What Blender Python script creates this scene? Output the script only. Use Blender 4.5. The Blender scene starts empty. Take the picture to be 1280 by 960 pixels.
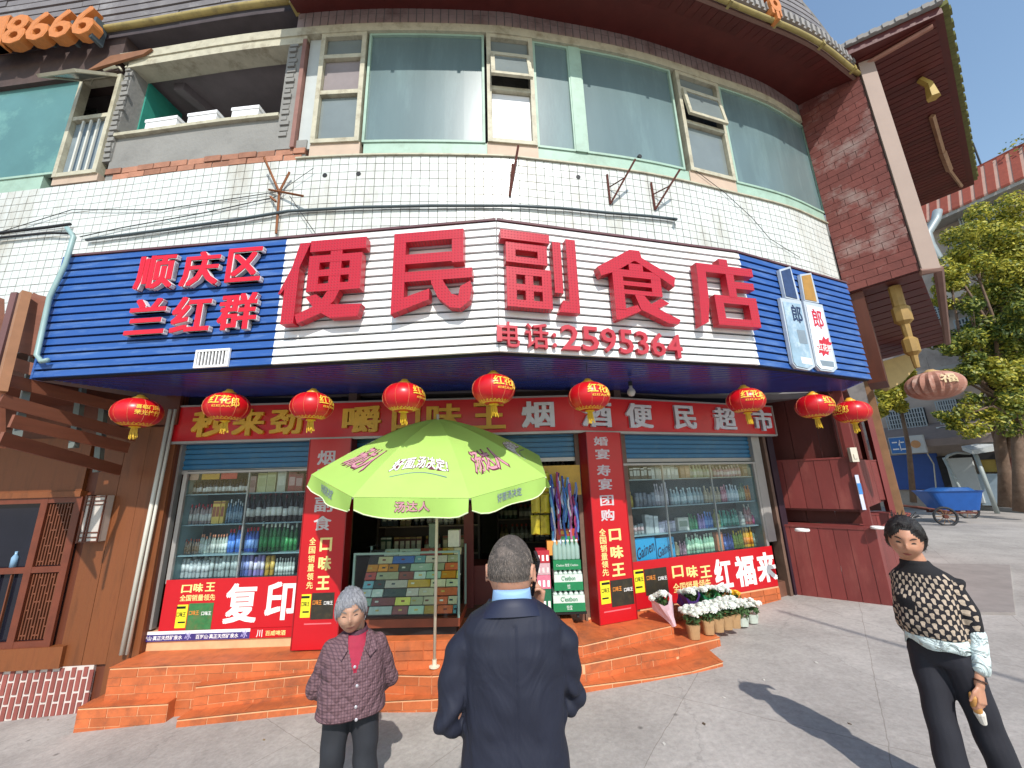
import bpy, bmesh, math, random
from mathutils import Vector, Matrix, noise
random.seed(7)
R = math.radians
SC = bpy.context.scene
COL = SC.collection
# ---------------------------------------------------------------- camera
F_PX, PITCH, ROLL, EYE = 495.0, R(14.0), R(1.7), 1.84
cam_d = bpy.data.cameras.new('camera'); cam = bpy.data.objects.new('camera', cam_d); COL.objects.link(cam)
cam_d.sensor_width = 36.0; cam_d.lens = F_PX/1280*36.0; cam_d.clip_start = 0.05; cam_d.clip_end = 3000
CR = Vector((1,0,0)); CF = Vector((0,math.cos(PITCH),math.sin(PITCH))); CU = Vector((0,-math.sin(PITCH),math.cos(PITCH)))
c_, s_ = math.cos(ROLL), math.sin(ROLL)
ix = CR*c_ - CU*s_; iy = CR*s_ + CU*c_
mw = Matrix((ix, iy, -CF)).transposed().to_4x4(); mw.translation = Vector((0,0,EYE))
cam.matrix_world = mw
SC.camera = cam
# ---------------------------------------------------------------- light
SUN_DIR = Vector((-0.20, 1.0, -0.98)).normalized()      # the way the light travels
w = bpy.data.worlds.new('World'); SC.world = w; w.use_nodes = True
wn = w.node_tree.nodes; wl = w.node_tree.links
bg = wn['Background']; sky = wn.new('ShaderNodeTexSky'); sky.sky_type = 'NISHITA'; sky.sun_disc = False
back = -SUN_DIR
sky.sun_elevation = math.asin(back.z); sky.sun_rotation = math.atan2(back.x, back.y)
sky.air_density = 1.6; sky.dust_density = 0.35; sky.ozone_density = 2.2
wl.new(sky.outputs[0], bg.inputs[0]); bg.inputs[1].default_value = 0.15
sd = bpy.data.lights.new('sun', 'SUN'); sd.energy = 3.7; sd.angle = R(0.55); sd.color = (1.0, 0.955, 0.89)
so = bpy.data.objects.new('sun', sd); COL.objects.link(so)
so.rotation_euler = SUN_DIR.to_track_quat('-Z', 'Y').to_euler()
SC.view_settings.view_transform = 'Standard'; SC.view_settings.look = 'None'
SC.view_settings.exposure = 0.32; SC.view_settings.gamma = 1.0
SC.render.engine = 'CYCLES'
SC.cycles.max_bounces = 8; SC.cycles.diffuse_bounces = 5; SC.cycles.transparent_max_bounces = 16
SC.cycles.use_denoising = True
# ---------------------------------------------------------------- pixel -> place
def ray(x, y):
    a = (x-640)/F_PX; b = (480-y)/F_PX
    return ix*a + iy*b + CF
def hitz(x, y, z):
    r = ray(x, y); t = (z-EYE)/r.z; return Vector((r.x*t, r.y*t, z))
def hitd(x, y, D):
    r = ray(x, y); t = D/r.y; return Vector((r.x*t, D, EYE+r.z*t))
def ground_z(x, y): return 0.45*math.tanh(0.16*x)
def hitg(x, y):
    z = 0
    for _ in range(12):
        p = hitz(x, y, z); z = ground_z(p.x, p.y)
    return p
class Path:
    """a wall line in plan; s runs along it, n points out to the street"""
    def __init__(self, pts, smooth=False, n=24):
        pts = [Vector((p[0], p[1])) for p in pts]
        if smooth:
            q = [pts[0]*2-pts[1]] + pts + [pts[-1]*2-pts[-2]]; out = []
            for i in range(1, len(q)-2):
                for k in range(n):
                    t = k/n; a, b, c, d = q[i-1], q[i], q[i+1], q[i+2]
                    out.append(0.5*((2*b)+(c-a)*t+(2*a-5*b+4*c-d)*t*t+(3*b-3*c+d-a)*t**3))
            out.append(pts[-1]); pts = out
        self.p = pts; self.smooth = smooth
        self.s = [0.0]
        for a, b in zip(pts, pts[1:]): self.s.append(self.s[-1]+(b-a).length)
        self.L = self.s[-1]
    def seg(self, s):
        lo = 0
        for i in range(len(self.p)-1):
            if s >= self.s[i]: lo = i
        return lo
    def at(self, s):
        i = self.seg(s); a, b = self.p[i], self.p[i+1]; d = (b-a).normalized()
        p = a + d*(s-self.s[i])
        if self.smooth and 0 < i < len(self.p)-2:
            t = (s-self.s[i])/(self.s[i+1]-self.s[i])
            d0 = (self.p[i+1]-self.p[i-1]).normalized(); d1 = (self.p[i+2]-self.p[i]).normalized()
            d = d0.lerp(d1, t).normalized()
        return p, d
    def pos(self, s, n, z):
        p, d = self.at(s); return Vector((p.x+d.y*n, p.y-d.x*n, z))
    def hit(self, x, y, n=0.0):
        r = ray(x, y); best = None; N = len(self.p)-1
        for i in range(N):
            a, b = self.p[i], self.p[i+1]; d = b-a; L = d.length; d = d/L
            o = Vector((a.x+d.y*n, a.y-d.x*n))
            det = r.x*(-d.y) + d.x*r.y
            if abs(det) < 1e-9: continue
            t = (o.x*(-d.y)+d.x*o.y)/det
            u = (r.x*o.y - r.y*o.x)/det*-1
            u = ((r.x*t-o.x)*d.x + (r.y*t-o.y)*d.y)
            if t <= 0: continue
            lo = -99 if i == 0 else -1e-4; hi = 99 if i == N-1 else L+1e-4
            viol = round(max(lo-u, u-hi, 0), 4)
            if best is None or (viol, t) < best[0]: best = ((viol, t), self.s[i]+u, EYE+r.z*t)
        return best[1], best[2]
# ---------------------------------------------------------------- meshes
class MB:
    def __init__(self): self.v = []; self.f = []; self.m = []; self.cur = 0; self.smooth = False; self.sm = []
    def add(self, vs, fs):
        o = len(self.v); self.v += [Vector(v) for v in vs]
        for f in fs: self.f.append([i+o for i in f]); self.m.append(self.cur); self.sm.append(self.smooth)
        return self
    def quad(self, a, b, c, d): return self.add([a,b,c,d], [(0,1,2,3)])
    def hexa(self, c):      # 4 bottom (ccw from above), 4 top
        return self.add(c, [(3,2,1,0),(4,5,6,7),(0,1,5,4),(1,2,6,5),(2,3,7,6),(3,0,4,7)])
    def box(self, lo, hi):
        x0,y0,z0 = lo; x1,y1,z1 = hi
        return self.hexa([(x0,y0,z0),(x1,y0,z0),(x1,y1,z0),(x0,y1,z0),(x0,y0,z1),(x1,y0,z1),(x1,y1,z1),(x0,y1,z1)])
    def wbox(self, P, s0, s1, n0, n1, z0, z1, seg=1):
        for k in range(seg):
            a = s0+(s1-s0)*k/seg; b = s0+(s1-s0)*(k+1)/seg
            c = [P.pos(a,n1,z0),P.pos(b,n1,z0),P.pos(b,n0,z0),P.pos(a,n0,z0),P.pos(a,n1,z1),P.pos(b,n1,z1),P.pos(b,n0,z1),P.pos(a,n0,z1)]
            fs = [(3,2,1,0),(4,5,6,7),(0,1,5,4),(2,3,7,6)]
            if k == seg-1: fs.append((1,2,6,5))
            if k == 0: fs.append((3,0,4,7))
            self.add(c, fs)
        return self
    def prism(self, poly, z0, z1):      # plan polygon
        n = len(poly)
        vs = [(p[0],p[1],z0) for p in poly]+[(p[0],p[1],z1) for p in poly]
        return self.add(vs, [tuple(reversed(range(n))), tuple(range(n,2*n))]+[(i,(i+1)%n,n+(i+1)%n,n+i) for i in range(n)])
    def slab(self, front, back):        # two matching rings of points
        n = len(front)
        return self.add(list(front)+list(back), [tuple(range(n)), tuple(reversed(range(n,2*n)))]+[(i,n+i,n+(i+1)%n,(i+1)%n) for i in range(n)])
    def tube(self, pts, r, n=8, cap=True):
        pts = [Vector(p) for p in pts]; rs = r if isinstance(r,(list,tuple)) else [r]*len(pts)
        d = (pts[1]-pts[0]).normalized(); up = Vector((0,0,1)) if abs(d.z) < .9 else Vector((1,0,0))
        x = d.cross(up).normalized(); vs = []
        for i, p in enumerate(pts):
            if 0 < i < len(pts)-1: dd = (pts[i+1]-pts[i-1]).normalized()
            elif i == 0: dd = d
            else: dd = (pts[-1]-pts[-2]).normalized()
            x = (x-dd*x.dot(dd)).normalized(); y = dd.cross(x)
            vs += [p+(x*math.cos(2*math.pi*k/n)+y*math.sin(2*math.pi*k/n))*rs[i] for k in range(n)]
        m = len(pts)
        fs = [(i*n+k, i*n+(k+1)%n, (i+1)*n+(k+1)%n, (i+1)*n+k) for i in range(m-1) for k in range(n)]
        if cap: fs += [tuple(reversed(range(n))), tuple(range((m-1)*n, m*n))]
        return self.add(vs, fs)
    def lathe(self, c, prof, n=16, ax=None):    # prof (r,z) about vertical
        c = Vector(c); vs = []
        for r, z in prof:
            vs += [c+Vector((r*math.cos(2*math.pi*k/n), r*math.sin(2*math.pi*k/n), z)) for k in range(n)]
        m = len(prof)
        fs = [(i*n+k, i*n+(k+1)%n, (i+1)*n+(k+1)%n, (i+1)*n+k) for i in range(m-1) for k in range(n)]
        fs += [tuple(reversed(range(n))), tuple(range((m-1)*n, m*n))]
        return self.add(vs, fs)
    def loft(self, rings, n=20):        # (centre, ax, ay, expo)
        vs = []
        for c, ax, ay, e in rings:
            c = Vector(c); ax = Vector(ax); ay = Vector(ay)
            for k in range(n):
                t = 2*math.pi*k/n; cx, sy = math.cos(t), math.sin(t)
                vs.append(c + ax*math.copysign(abs(cx)**(2/e), cx) + ay*math.copysign(abs(sy)**(2/e), sy))
        m = len(rings)
        fs = [(i*n+k, i*n+(k+1)%n, (i+1)*n+(k+1)%n, (i+1)*n+k) for i in range(m-1) for k in range(n)]
        fs += [tuple(reversed(range(n))), tuple(range((m-1)*n, m*n))]
        return self.add(vs, fs)
    def mesh(self, name, mats, origin=(0,0,0)):
        me = bpy.data.meshes.new(name); o = Vector(origin)
        me.from_pydata([v-o for v in self.v], [], self.f)
        for m in (mats if isinstance(mats,(list,tuple)) else [mats]): me.materials.append(m)
        me.polygons.foreach_set('material_index', self.m)
        me.polygons.foreach_set('use_smooth', self.sm)
        me.update(); return me
def wloc(o):
    p = Vector((0,0,0))
    while o is not None: p += o.location; o = o.parent
    return p
def link(name, me, parent=None, loc=(0,0,0)):
    o = bpy.data.objects.new(name, me); COL.objects.link(o); o.location = loc
    if parent is not None: o.parent = parent
    return o
def part(name, mb, mats, parent, kind=None, label=None, rec=True):
    """a part built in world space under a thing whose empty is unrotated"""
    bm = bmesh.new(); me = mb.mesh(name, mats, wloc(parent))
    if rec:
        bm.from_mesh(me); bmesh.ops.recalc_face_normals(bm, faces=bm.faces); bm.to_mesh(me)
    bm.free()
    o = link(name, me, parent)
    if kind: o['kind'] = kind
    if label: o['label'] = label
    return o
def tag(o, label, cat, group=None):
    o['label'] = label; o['category'] = cat
    if group: o['group'] = group
    return o
def thing(name, label, cat, loc, group=None, rz=0):
    o = bpy.data.objects.new(name, None); COL.objects.link(o); o.location = loc; o.rotation_euler[2] = rz
    o.empty_display_size = .1
    return tag(o, label, cat, group)
def solo(name, mb, mats, label, cat, group=None, loc=None, kind=None):
    if loc is None:
        xs = [v.x for v in mb.v]; ys = [v.y for v in mb.v]; zs = [v.z for v in mb.v]
        loc = ((min(xs)+max(xs))/2, (min(ys)+max(ys))/2, min(zs))
    me = mb.mesh(name, mats, loc); bm = bmesh.new(); bm.from_mesh(me); bmesh.ops.recalc_face_normals(bm, faces=bm.faces); bm.to_mesh(me); bm.free()
    o = link(name, me, None, loc)
    if kind: o['kind'] = kind
    if label: tag(o, label, cat, group)
    return o
def copy_tree(o, parent=None):
    c = o.copy(); COL.objects.link(c); c.parent = parent
    for ch in list(o.children): copy_tree(ch, c)
    return c
# ---------------------------------------------------------------- materials
def srgb(h):
    h = h.lstrip('#'); v = [int(h[i:i+2],16)/255 for i in (0,2,4)]
    return tuple(((c+.055)/1.055)**2.4 if c > .04045 else c/12.92 for c in v)
MC = {}
def mat(name, col, rough=.6, var=.12, scale=6.0, bump=0.0, bscale=60.0, metal=0.0, spec=.5, dirt=None, dirt_amt=0.0, dscale=2.0, stretch=None, rnd=0.0, emit=0.0, coat=0.0, alpha=1.0, sss=0.0):
    if name in MC: return MC[name]
    if isinstance(col, str): col = srgb(col)
    m = bpy.data.materials.new(name); m.use_nodes = True; nt = m.node_tree; N = nt.nodes; L = nt.links
    b = N['Principled BSDF']; b.inputs['Roughness'].default_value = rough; b.inputs['Metallic'].default_value = metal
    b.inputs['Specular IOR Level'].default_value = spec; b.inputs['Coat Weight'].default_value = coat
    if sss: b.inputs['Subsurface Weight'].default_value = sss; b.inputs['Subsurface Scale'].default_value = .01
    geo = N.new('ShaderNodeNewGeometry'); src = geo.outputs['Position']
    if stretch:
        mp = N.new('ShaderNodeMapping'); mp.inputs['Scale'].default_value = stretch; L.new(src, mp.inputs[0]); src = mp.outputs[0]
    nz = N.new('ShaderNodeTexNoise'); nz.inputs['Scale'].default_value = scale; nz.inputs['Detail'].default_value = 6; nz.inputs['Roughness'].default_value = .62
    L.new(src, nz.inputs['Vector'])
    mr = N.new('ShaderNodeMapRange'); mr.inputs[1].default_value = .28; mr.inputs[2].default_value = .72
    mr.inputs[3].default_value = 1-var; mr.inputs[4].default_value = 1+var; L.new(nz.outputs[0], mr.inputs[0])
    val = mr.outputs[0]
    if rnd:
        oi = N.new('ShaderNodeObjectInfo'); r2 = N.new('ShaderNodeMapRange'); r2.inputs[3].default_value = 1-rnd; r2.inputs[4].default_value = 1+rnd
        L.new(oi.outputs['Random'], r2.inputs[0]); mm = N.new('ShaderNodeMath'); mm.operation = 'MULTIPLY'
        L.new(val, mm.inputs[0]); L.new(r2.outputs[0], mm.inputs[1]); val = mm.outputs[0]
    vm = N.new('ShaderNodeVectorMath'); vm.operation = 'SCALE'; vm.inputs[0].default_value = col; L.new(val, vm.inputs['Scale'])
    out = vm.outputs[0]
    if dirt:
        if isinstance(dirt, str): dirt = srgb(dirt)
        n2 = N.new('ShaderNodeTexNoise'); n2.inputs['Scale'].default_value = dscale; n2.inputs['Detail'].default_value = 8; n2.inputs['Roughness'].default_value = .7
        L.new(src, n2.inputs['Vector'])
        cr = N.new('ShaderNodeMapRange'); cr.inputs[1].default_value = .5; cr.inputs[2].default_value = .68; cr.inputs[3].default_value = 0; cr.inputs[4].default_value = dirt_amt
        L.new(n2.outputs[0], cr.inputs[0]); mx = N.new('ShaderNodeMix'); mx.data_type = 'RGBA'
        L.new(cr.outputs[0], mx.inputs[0]); L.new(out, mx.inputs[6]); mx.inputs[7].default_value = (*dirt,1); out = mx.outputs[2]
    L.new(out, b.inputs['Base Color'])
    if emit: L.new(out, b.inputs['Emission Color']); b.inputs['Emission Strength'].default_value = emit
    if bump:
        n3 = N.new('ShaderNodeTexNoise'); n3.inputs['Scale'].default_value = bscale; n3.inputs['Detail'].default_value = 5; L.new(src, n3.inputs['Vector'])
        bp = N.new('ShaderNodeBump'); bp.inputs['Strength'].default_value = bump; bp.inputs['Distance'].default_value = .01; L.new(n3.outputs[0], bp.inputs['Height']); L.new(bp.outputs[0], b.inputs['Normal'])
    MC[name] = m; return m
def glass_mat(name, tint=(1,1,1), refl=.10, rough=.03):
    if name in MC: return MC[name]
    m = bpy.data.materials.new(name); m.use_nodes = True; N = m.node_tree.nodes; L = m.node_tree.links
    N.remove(N['Principled BSDF']); out = N['Material Output']
    t = N.new('ShaderNodeBsdfTransparent'); t.inputs[0].default_value = (*tint,1)
    g = N.new('ShaderNodeBsdfGlossy'); g.inputs['Roughness'].default_value = rough
    lw = N.new('ShaderNodeLayerWeight'); lw.inputs[0].default_value = .35
    mr = N.new('ShaderNodeMapRange'); mr.inputs[3].default_value = refl*.6; mr.inputs[4].default_value = min(1,refl*4); L.new(lw.outputs['Fresnel'], mr.inputs[0])
    mx = N.new('ShaderNodeMixShader'); L.new(mr.outputs[0], mx.inputs[0]); L.new(t.outputs[0], mx.inputs[1]); L.new(g.outputs[0], mx.inputs[2]); L.new(mx.outputs[0], out.inputs[0])
    MC[name] = m; return m
# ---------------------------------------------------------------- lettering
GC = {}
def glyph(body, bold=.018, ext=True):
    k = (body, bold)
    if k in GC: return GC[k]
    cu = bpy.data.curves.new('g', 'FONT'); cu.body = body; cu.offset = bold; cu.extrude = .5; cu.resolution_u = 2; cu.size = 1
    o = bpy.data.objects.new('g', cu); COL.objects.link(o)
    dg = bpy.context.evaluated_depsgraph_get(); ev = o.evaluated_get(dg); me = ev.to_mesh()
    vs = [v.co.copy() for v in me.vertices]; fs = [tuple(p.vertices) for p in me.polygons]
    ev.to_mesh_clear(); bpy.data.objects.remove(o); bpy.data.curves.remove(cu)
    if vs:
        x0 = min(v.x for v in vs); x1 = max(v.x for v in vs); y0 = min(v.y for v in vs); y1 = max(v.y for v in vs)
        vs = [((v.x-x0)/(x1-x0), (v.y-y0)/(y1-y0), v.z+.5) for v in vs]
    GC[k] = (vs, fs); return GC[k]
def wtext(mb, P, body, s0, s1, z0, z1, n0, n1, bold=.018, shear=0.0, dz=0.0):
    heavy = bold > .024 and len(body) == 1; e = (bold-.006)*(.95 if heavy else 0)
    vs, fs = glyph(body, 0.0 if heavy else min(bold,.012))
    sh = [(0,0)] if not heavy else [(-e,-e*.7),(e,-e*.7),(-e,e*.7),(e,e*.7),(0,0)]
    for k, (a, b) in enumerate(sh):
        L = []; q = (n1-n0)*.012*k+.0002*k
        for u, v, h in vs:
            u = e+(1-2*e)*u+a; v = e*.7+(1-1.4*e)*v+b
            L.append(P.pos(s0+(s1-s0)*u+shear*(v-.5)*(z1-z0), n0+(n1-n0)*h-q+.0002, z0+(z1-z0)*v+dz*(u-.5)))
        mb.add(L, fs)
    return mb
def ftext(mb, body, fn, bold=.018):     # fn(u,v,h) -> point
    vs, fs = glyph(body, bold); mb.add([fn(*p) for p in vs], fs); return mb
# ================================================================ materials of the place
def std():
    m = mat
    m('tile', '#d6d9d3', .32, .06, 3, rnd=.06, dirt='#9c8f78', dirt_amt=.6, dscale=1.6, stretch=(1,1,.3))
    m('grout', '#6d6c68', .9, .2)
    m('tile_dirty', '#93807a', .6, .15, 4, dirt='#5e4038', dirt_amt=.6, dscale=3)
    m('frame_old', '#b9b39c', .6, .14, 9, dirt='#77684f', dirt_amt=.6, dscale=5)
    m('frame_green', '#9db8a6', .55, .10, 5, dirt='#7d8f7a', dirt_amt=.5, dscale=3)
    m('plaster', '#8b8984', .92, .16, 4, bump=.4, bscale=30, dirt='#5f5d59', dirt_amt=.5)
    m('brick_old', '#a4735c', .9, .2, 8, bump=.5, bscale=40, rnd=.25)
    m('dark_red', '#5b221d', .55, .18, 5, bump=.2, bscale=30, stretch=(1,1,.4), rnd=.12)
    m('red_wood', '#7a3330', .5, .16, 5, bump=.15, bscale=30, stretch=(1,1,.3), rnd=.12, dirt='#9c5a50', dirt_amt=.4, dscale=4)
    m('siding', '#784038', .75, .2, 5, bump=.3, bscale=30, rnd=.05, dirt='#a8938b', dirt_amt=.95, dscale=1.15)
    m('beige', '#a38d80', .7, .06, 3)
    m('tan_dark', '#7c5c50', .7, .12, 3)
    m('blue_slat', '#2b5599', .38, .08, 4, dirt='#7f9cc4', dirt_amt=.35, dscale=7, stretch=(.3,.3,2))
    m('white_slat', '#e4e4e2', .4, .03, 4, dirt='#b9a88c', dirt_amt=.3, dscale=2.5)
    m('blue_under', '#3d4a9c', .22, .2, 3, dirt='#583a70', dirt_amt=.8, dscale=.8, spec=.7)
    m('groove', '#0c1124', .8)
    m('black', '#0b0b0d', .6)
    m('red_letter', '#b5182a', .38, .05, 5)
    m('red_letter_small', '#d3122a', .35, .05, 5)
    m('white_edge', '#d8d2d2', .5)
    m('red_sign', '#cf1620', .3, .06, 3, dirt='#9a1018', dirt_amt=.3, dscale=2)
    m('red_banner', '#bd111d', .3, .05, 3, spec=.5)
    m('gold_letter', '#e0ac38', .45, .12, 6)
    m('silver_letter', '#cfcfd6', .45, .06)
    m('white_print', '#ece9e6', .5, .02)
    m('yellow_print', '#ecd98a', .45, .1, 12)
    m('alu', '#a5a19d', .4, .1, 4, metal=.4)
    m('shutter', '#2a6c95', .4, .08, 6, dirt='#5b8193', dirt_amt=.4, dscale=5)
    m('orange_tile', '#bd6438', .5, .16, 9, rnd=.12, dirt='#7d4a34', dirt_amt=.7, dscale=4, bump=.1)
    m('tile_joint', '#d8a67c', .9, .15)
    m('wood', '#77421f', .55, .28, 5, stretch=(3,3,.35), rnd=.16, dirt='#5e2f16', dirt_amt=.6, dscale=5, bump=.15)
    m('wood_dark', '#5d2e1b', .55, .2, 5, stretch=(3,3,.4), rnd=.12)
    m('wood_canopy', '#7d4a35', .6, .16, 5, stretch=(.5,.5,3), rnd=.1)
    m('grey_slat', '#76706f', .6, .12, 4, rnd=.12, dirt='#a9a6a4', dirt_amt=.5, dscale=3)
    m('orange_letter', '#c67a3c', .5, .14, 20)
    m('gutter', '#a59257', .5, .15, 4, dirt='#5f5233', dirt_amt=.6, dscale=6)
    m('concrete', '#8e8a86', .9, .15, 2)
    m('pipe_grey', '#4a5458', .5, .1)
    m('pvc', '#8fa9a6', .45, .1)
    m('pvc_white', '#cfccc0', .45, .06)
    m('rust', '#5a2d22', .8, .3, 20)
    m('foam', '#f0f0f0', .8, .02)
    m('cable', '#25262a', .7)
    m('ceiling_old', '#857c7c', .9, .2, 2)
    m('teal_paint', '#2f8f7d', .7, .15)
    m('pale_wall', '#b6bbb8', .8, .06)
std()
def G(n): return MC[n]
# ================================================================ ground
def make_ground():
    mb = MB(); xs = [-400,-120,-50,-25,-14,-9] + [i*.5 for i in range(-14,31)] + [17,20,25,35,60,120,400]
    ys = [-400,-60,-20,-8,-4,-2] + [i*.5 for i in range(-2,17)] + [9,10,12,14,18,25,40,100,400]
    nx = len(xs); vs = [(x,y,ground_z(x,y)) for y in ys for x in xs]
    fs = [(j*nx+i, j*nx+i+1, (j+1)*nx+i+1, (j+1)*nx+i) for j in range(len(ys)-1) for i in range(nx-1)]
    mb.smooth = True; mb.add(vs, fs)
    m = bpy.data.materials.new('paving'); m.use_nodes = True; N = m.node_tree.nodes; L = m.node_tree.links; b = N['Principled BSDF']
    geo = N.new('ShaderNodeNewGeometry'); b.inputs['Roughness'].default_value = .85
    def noise_(sc, det=6, rg=.6):
        n = N.new('ShaderNodeTexNoise'); n.inputs['Scale'].default_value = sc; n.inputs['Detail'].default_value = det; n.inputs['Roughness'].default_value = rg; L.new(geo.outputs['Position'], n.inputs['Vector']); return n
    n1 = noise_(1.1, 9, .68); cr = N.new('ShaderNodeValToRGB'); L.new(n1.outputs[0], cr.inputs[0])
    cr.color_ramp.elements[0].position = .32; cr.color_ramp.elements[0].color = (.31,.282,.258,1)
    cr.color_ramp.elements[1].position = .70; cr.color_ramp.elements[1].color = (.48,.44,.405,1)
    n2 = noise_(26, 8, .75); c2 = N.new('ShaderNodeMapRange'); c2.inputs[1].default_value = .3; c2.inputs[2].default_value = .7; c2.inputs[3].default_value = .78; c2.inputs[4].default_value = 1.15; L.new(n2.outputs[0], c2.inputs[0])
    vm = N.new('ShaderNodeVectorMath'); vm.operation = 'SCALE'; L.new(cr.outputs[0], vm.inputs[0]); L.new(c2.outputs[0], vm.inputs['Scale'])
    # dark spots
    vo = N.new('ShaderNodeTexVoronoi'); vo.inputs['Scale'].default_value = 2.3; vo.inputs['Randomness'].default_value = 1; L.new(geo.outputs['Position'], vo.inputs['Vector'])
    sp = N.new('ShaderNodeMapRange'); sp.inputs[1].default_value = .02; sp.inputs[2].default_value = .06; sp.inputs[3].default_value = .45; sp.inputs[4].default_value = 1; L.new(vo.outputs['Distance'], sp.inputs[0])
    # joints of the cast slabs, turned with the kerb
    mp = N.new('ShaderNodeMapping'); mp.inputs['Rotation'].default_value = (0,0,R(38)); L.new(geo.outputs['Position'], mp.inputs[0])
    n3 = noise_(2.5, 4); wv = N.new('ShaderNodeVectorMath'); wv.operation = 'MULTIPLY_ADD'; L.new(n3.outputs['Color'], wv.inputs[0]); wv.inputs[1].default_value = (.05,.05,0); L.new(mp.outputs[0], wv.inputs[2])
    br = N.new('ShaderNodeTexBrick'); br.offset = 0; L.new(wv.outputs[0], br.inputs['Vector']); br.inputs['Scale'].default_value = 1
    br.inputs['Brick Width'].default_value = 1.25; br.inputs['Row Height'].default_value = 1.9; br.inputs['Mortar Size'].default_value = .004; br.inputs['Mortar Smooth'].default_value = .6
    br.inputs['Color1'].default_value = (1,1,1,1); br.inputs['Color2'].default_value = (.93,.93,.93,1); br.inputs['Mortar'].default_value = (.66,.64,.62,1)
    v2 = N.new('ShaderNodeVectorMath'); v2.operation = 'MULTIPLY'; L.new(vm.outputs[0], v2.inputs[0]); L.new(br.outputs['Color'], v2.inputs[1])
    v3 = N.new('ShaderNodeVectorMath'); v3.operation = 'SCALE'; L.new(v2.outputs[0], v3.inputs[0]); L.new(sp.outputs[0], v3.inputs['Scale'])
    vc = N.new('ShaderNodeTexVoronoi'); vc.feature = 'DISTANCE_TO_EDGE'; vc.inputs['Scale'].default_value = .55
    n5 = noise_(3.5, 8, .7); wv2 = N.new('ShaderNodeVectorMath'); wv2.operation = 'MULTIPLY_ADD'; L.new(n5.outputs['Color'], wv2.inputs[0]); wv2.inputs[1].default_value = (.35,.35,0); L.new(geo.outputs['Position'], wv2.inputs[2]); L.new(wv2.outputs[0], vc.inputs['Vector'])
    ck = N.new('ShaderNodeMapRange'); ck.inputs[1].default_value = .0015; ck.inputs[2].default_value = .006; ck.inputs[3].default_value = .84; ck.inputs[4].default_value = 1; L.new(vc.outputs['Distance'], ck.inputs[0])
    n6 = noise_(.5, 10, .72); st_ = N.new('ShaderNodeMapRange'); st_.inputs[1].default_value = .52; st_.inputs[2].default_value = .66; st_.inputs[3].default_value = 1; st_.inputs[4].default_value = .80; L.new(n6.outputs[0], st_.inputs[0])
    pm_ = N.new('ShaderNodeMath'); pm_.operation = 'MULTIPLY'; L.new(ck.outputs[0], pm_.inputs[0]); L.new(st_.outputs[0], pm_.inputs[1])
    v4 = N.new('ShaderNodeVectorMath'); v4.operation = 'SCALE'; L.new(v3.outputs[0], v4.inputs[0]); L.new(pm_.outputs[0], v4.inputs['Scale'])
    L.new(v4.outputs[0], b.inputs['Base Color'])
    bp = N.new('ShaderNodeBump'); bp.inputs['Strength'].default_value = .35; bp.inputs['Distance'].default_value = .01; L.new(n2.outputs[0], bp.inputs['Height']); L.new(bp.outputs[0], b.inputs['Normal'])
    MC['paving'] = m
    o = link('ground', mb.mesh('ground', m)); o['kind'] = 'structure'
    # worn dark slab set into the pavement behind the woman
    q = [hitz(x, y, .405) for x, y in ((1150,702),(1262,706),(1266,757),(1136,752))]
    s = MB(); s.slab([(p.x,p.y,ground_z(p.x,p.y)+.03) for p in q], [(p.x,p.y,ground_z(p.x,p.y)-.05) for p in q])
    bm_ = mat('slab', '#8f8782', .85, .15, 4, bump=.2); o = link('paving_slab', s.mesh('paving_slab', bm_)); o['kind'] = 'structure'
make_ground()
# ================================================================ wall lines
UP = Path([(-9.5,4.55),(-8,4.40),(-6.4,4.25),(-4.9,4.10),(-3.2,3.92),(-1.7,3.85),(-.21,3.91),(.44,4.0),(1.8,4.27),(3.09,4.66),(4.1,5.0),(4.97,5.42)], True, 10)
SG = Path([(-4.35,3.47),(-.10,3.11),(2.38,3.74),(4.18,4.52)])
FA = Path([(-3.98,4.74),(.78,4.80),(3.5,5.85)])
SZ0, SZ1 = 2.88, 4.12
ZT, ZW, ZC, ZS = 5.60, 7.50, 7.63, 7.95
def us(x, y=120): return UP.hit(x, y)[0]
building = thing('corner_building', 'white tiled corner building with a curved upper floor of green glass above the corner shop', 'building', (0,6,0))
B = building
# --- tiled band: backing and tiles
sL, sR = .6, UP.L
mb = MB(); mb.wbox(UP, sL, sR, -.25, 0, 3.4, ZT, 40); part('tile_backing', mb, G('grout'), B)
tw, th = .1045, .1045
rows = int((ZT-3.72)/th); cols = int((sR-sL)/tw)
def px_of(p):
    d = p-Vector((0,0,EYE)); f = d.dot(CF); return 640+F_PX*d.dot(ix)/f, 480-F_PX*d.dot(iy)/f
cand = []
for r in range(rows):
    for c in range(cols):
        s = sL+c*tw; z = ZT-(r+1)*th; p = UP.pos(s+tw/2, 0, z+th/2); x, y = px_of(p)
        if x < -20: continue
        cand.append(((p-Vector((0,0,EYE))).length, s, z, x, y))
cand.sort()
holes = [(406,219),(448,217),(723,221),(800,195)]
stuff = MB(); count = 0
for d, s, z, x, y in cand:
    # hidden behind the signboard: leave to the joined part
    vis = True
    try: sx, sz = SG.hit(x, y); vis = not (-.05 < sx < SG.L and sz < SZ1-.02)
    except Exception: pass
    g = .0038
    if vis and count < 300 and -10 < x:
        t = MB(); k = random.uniform(.004,.007); t.wbox(UP, s+g, s+tw-g, 0, k, z+g, z+th-g); me = t.mesh('tile', G('tile'), tuple(building.location))
        link('tile', me, B); count += 1
    else: stuff.wbox(UP, s+g, s+tw-g, 0, random.uniform(.004,.007), z+g, z+th-g)
part('tile_field', stuff, G('tile'), B, kind='stuff', rec=False)
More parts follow.
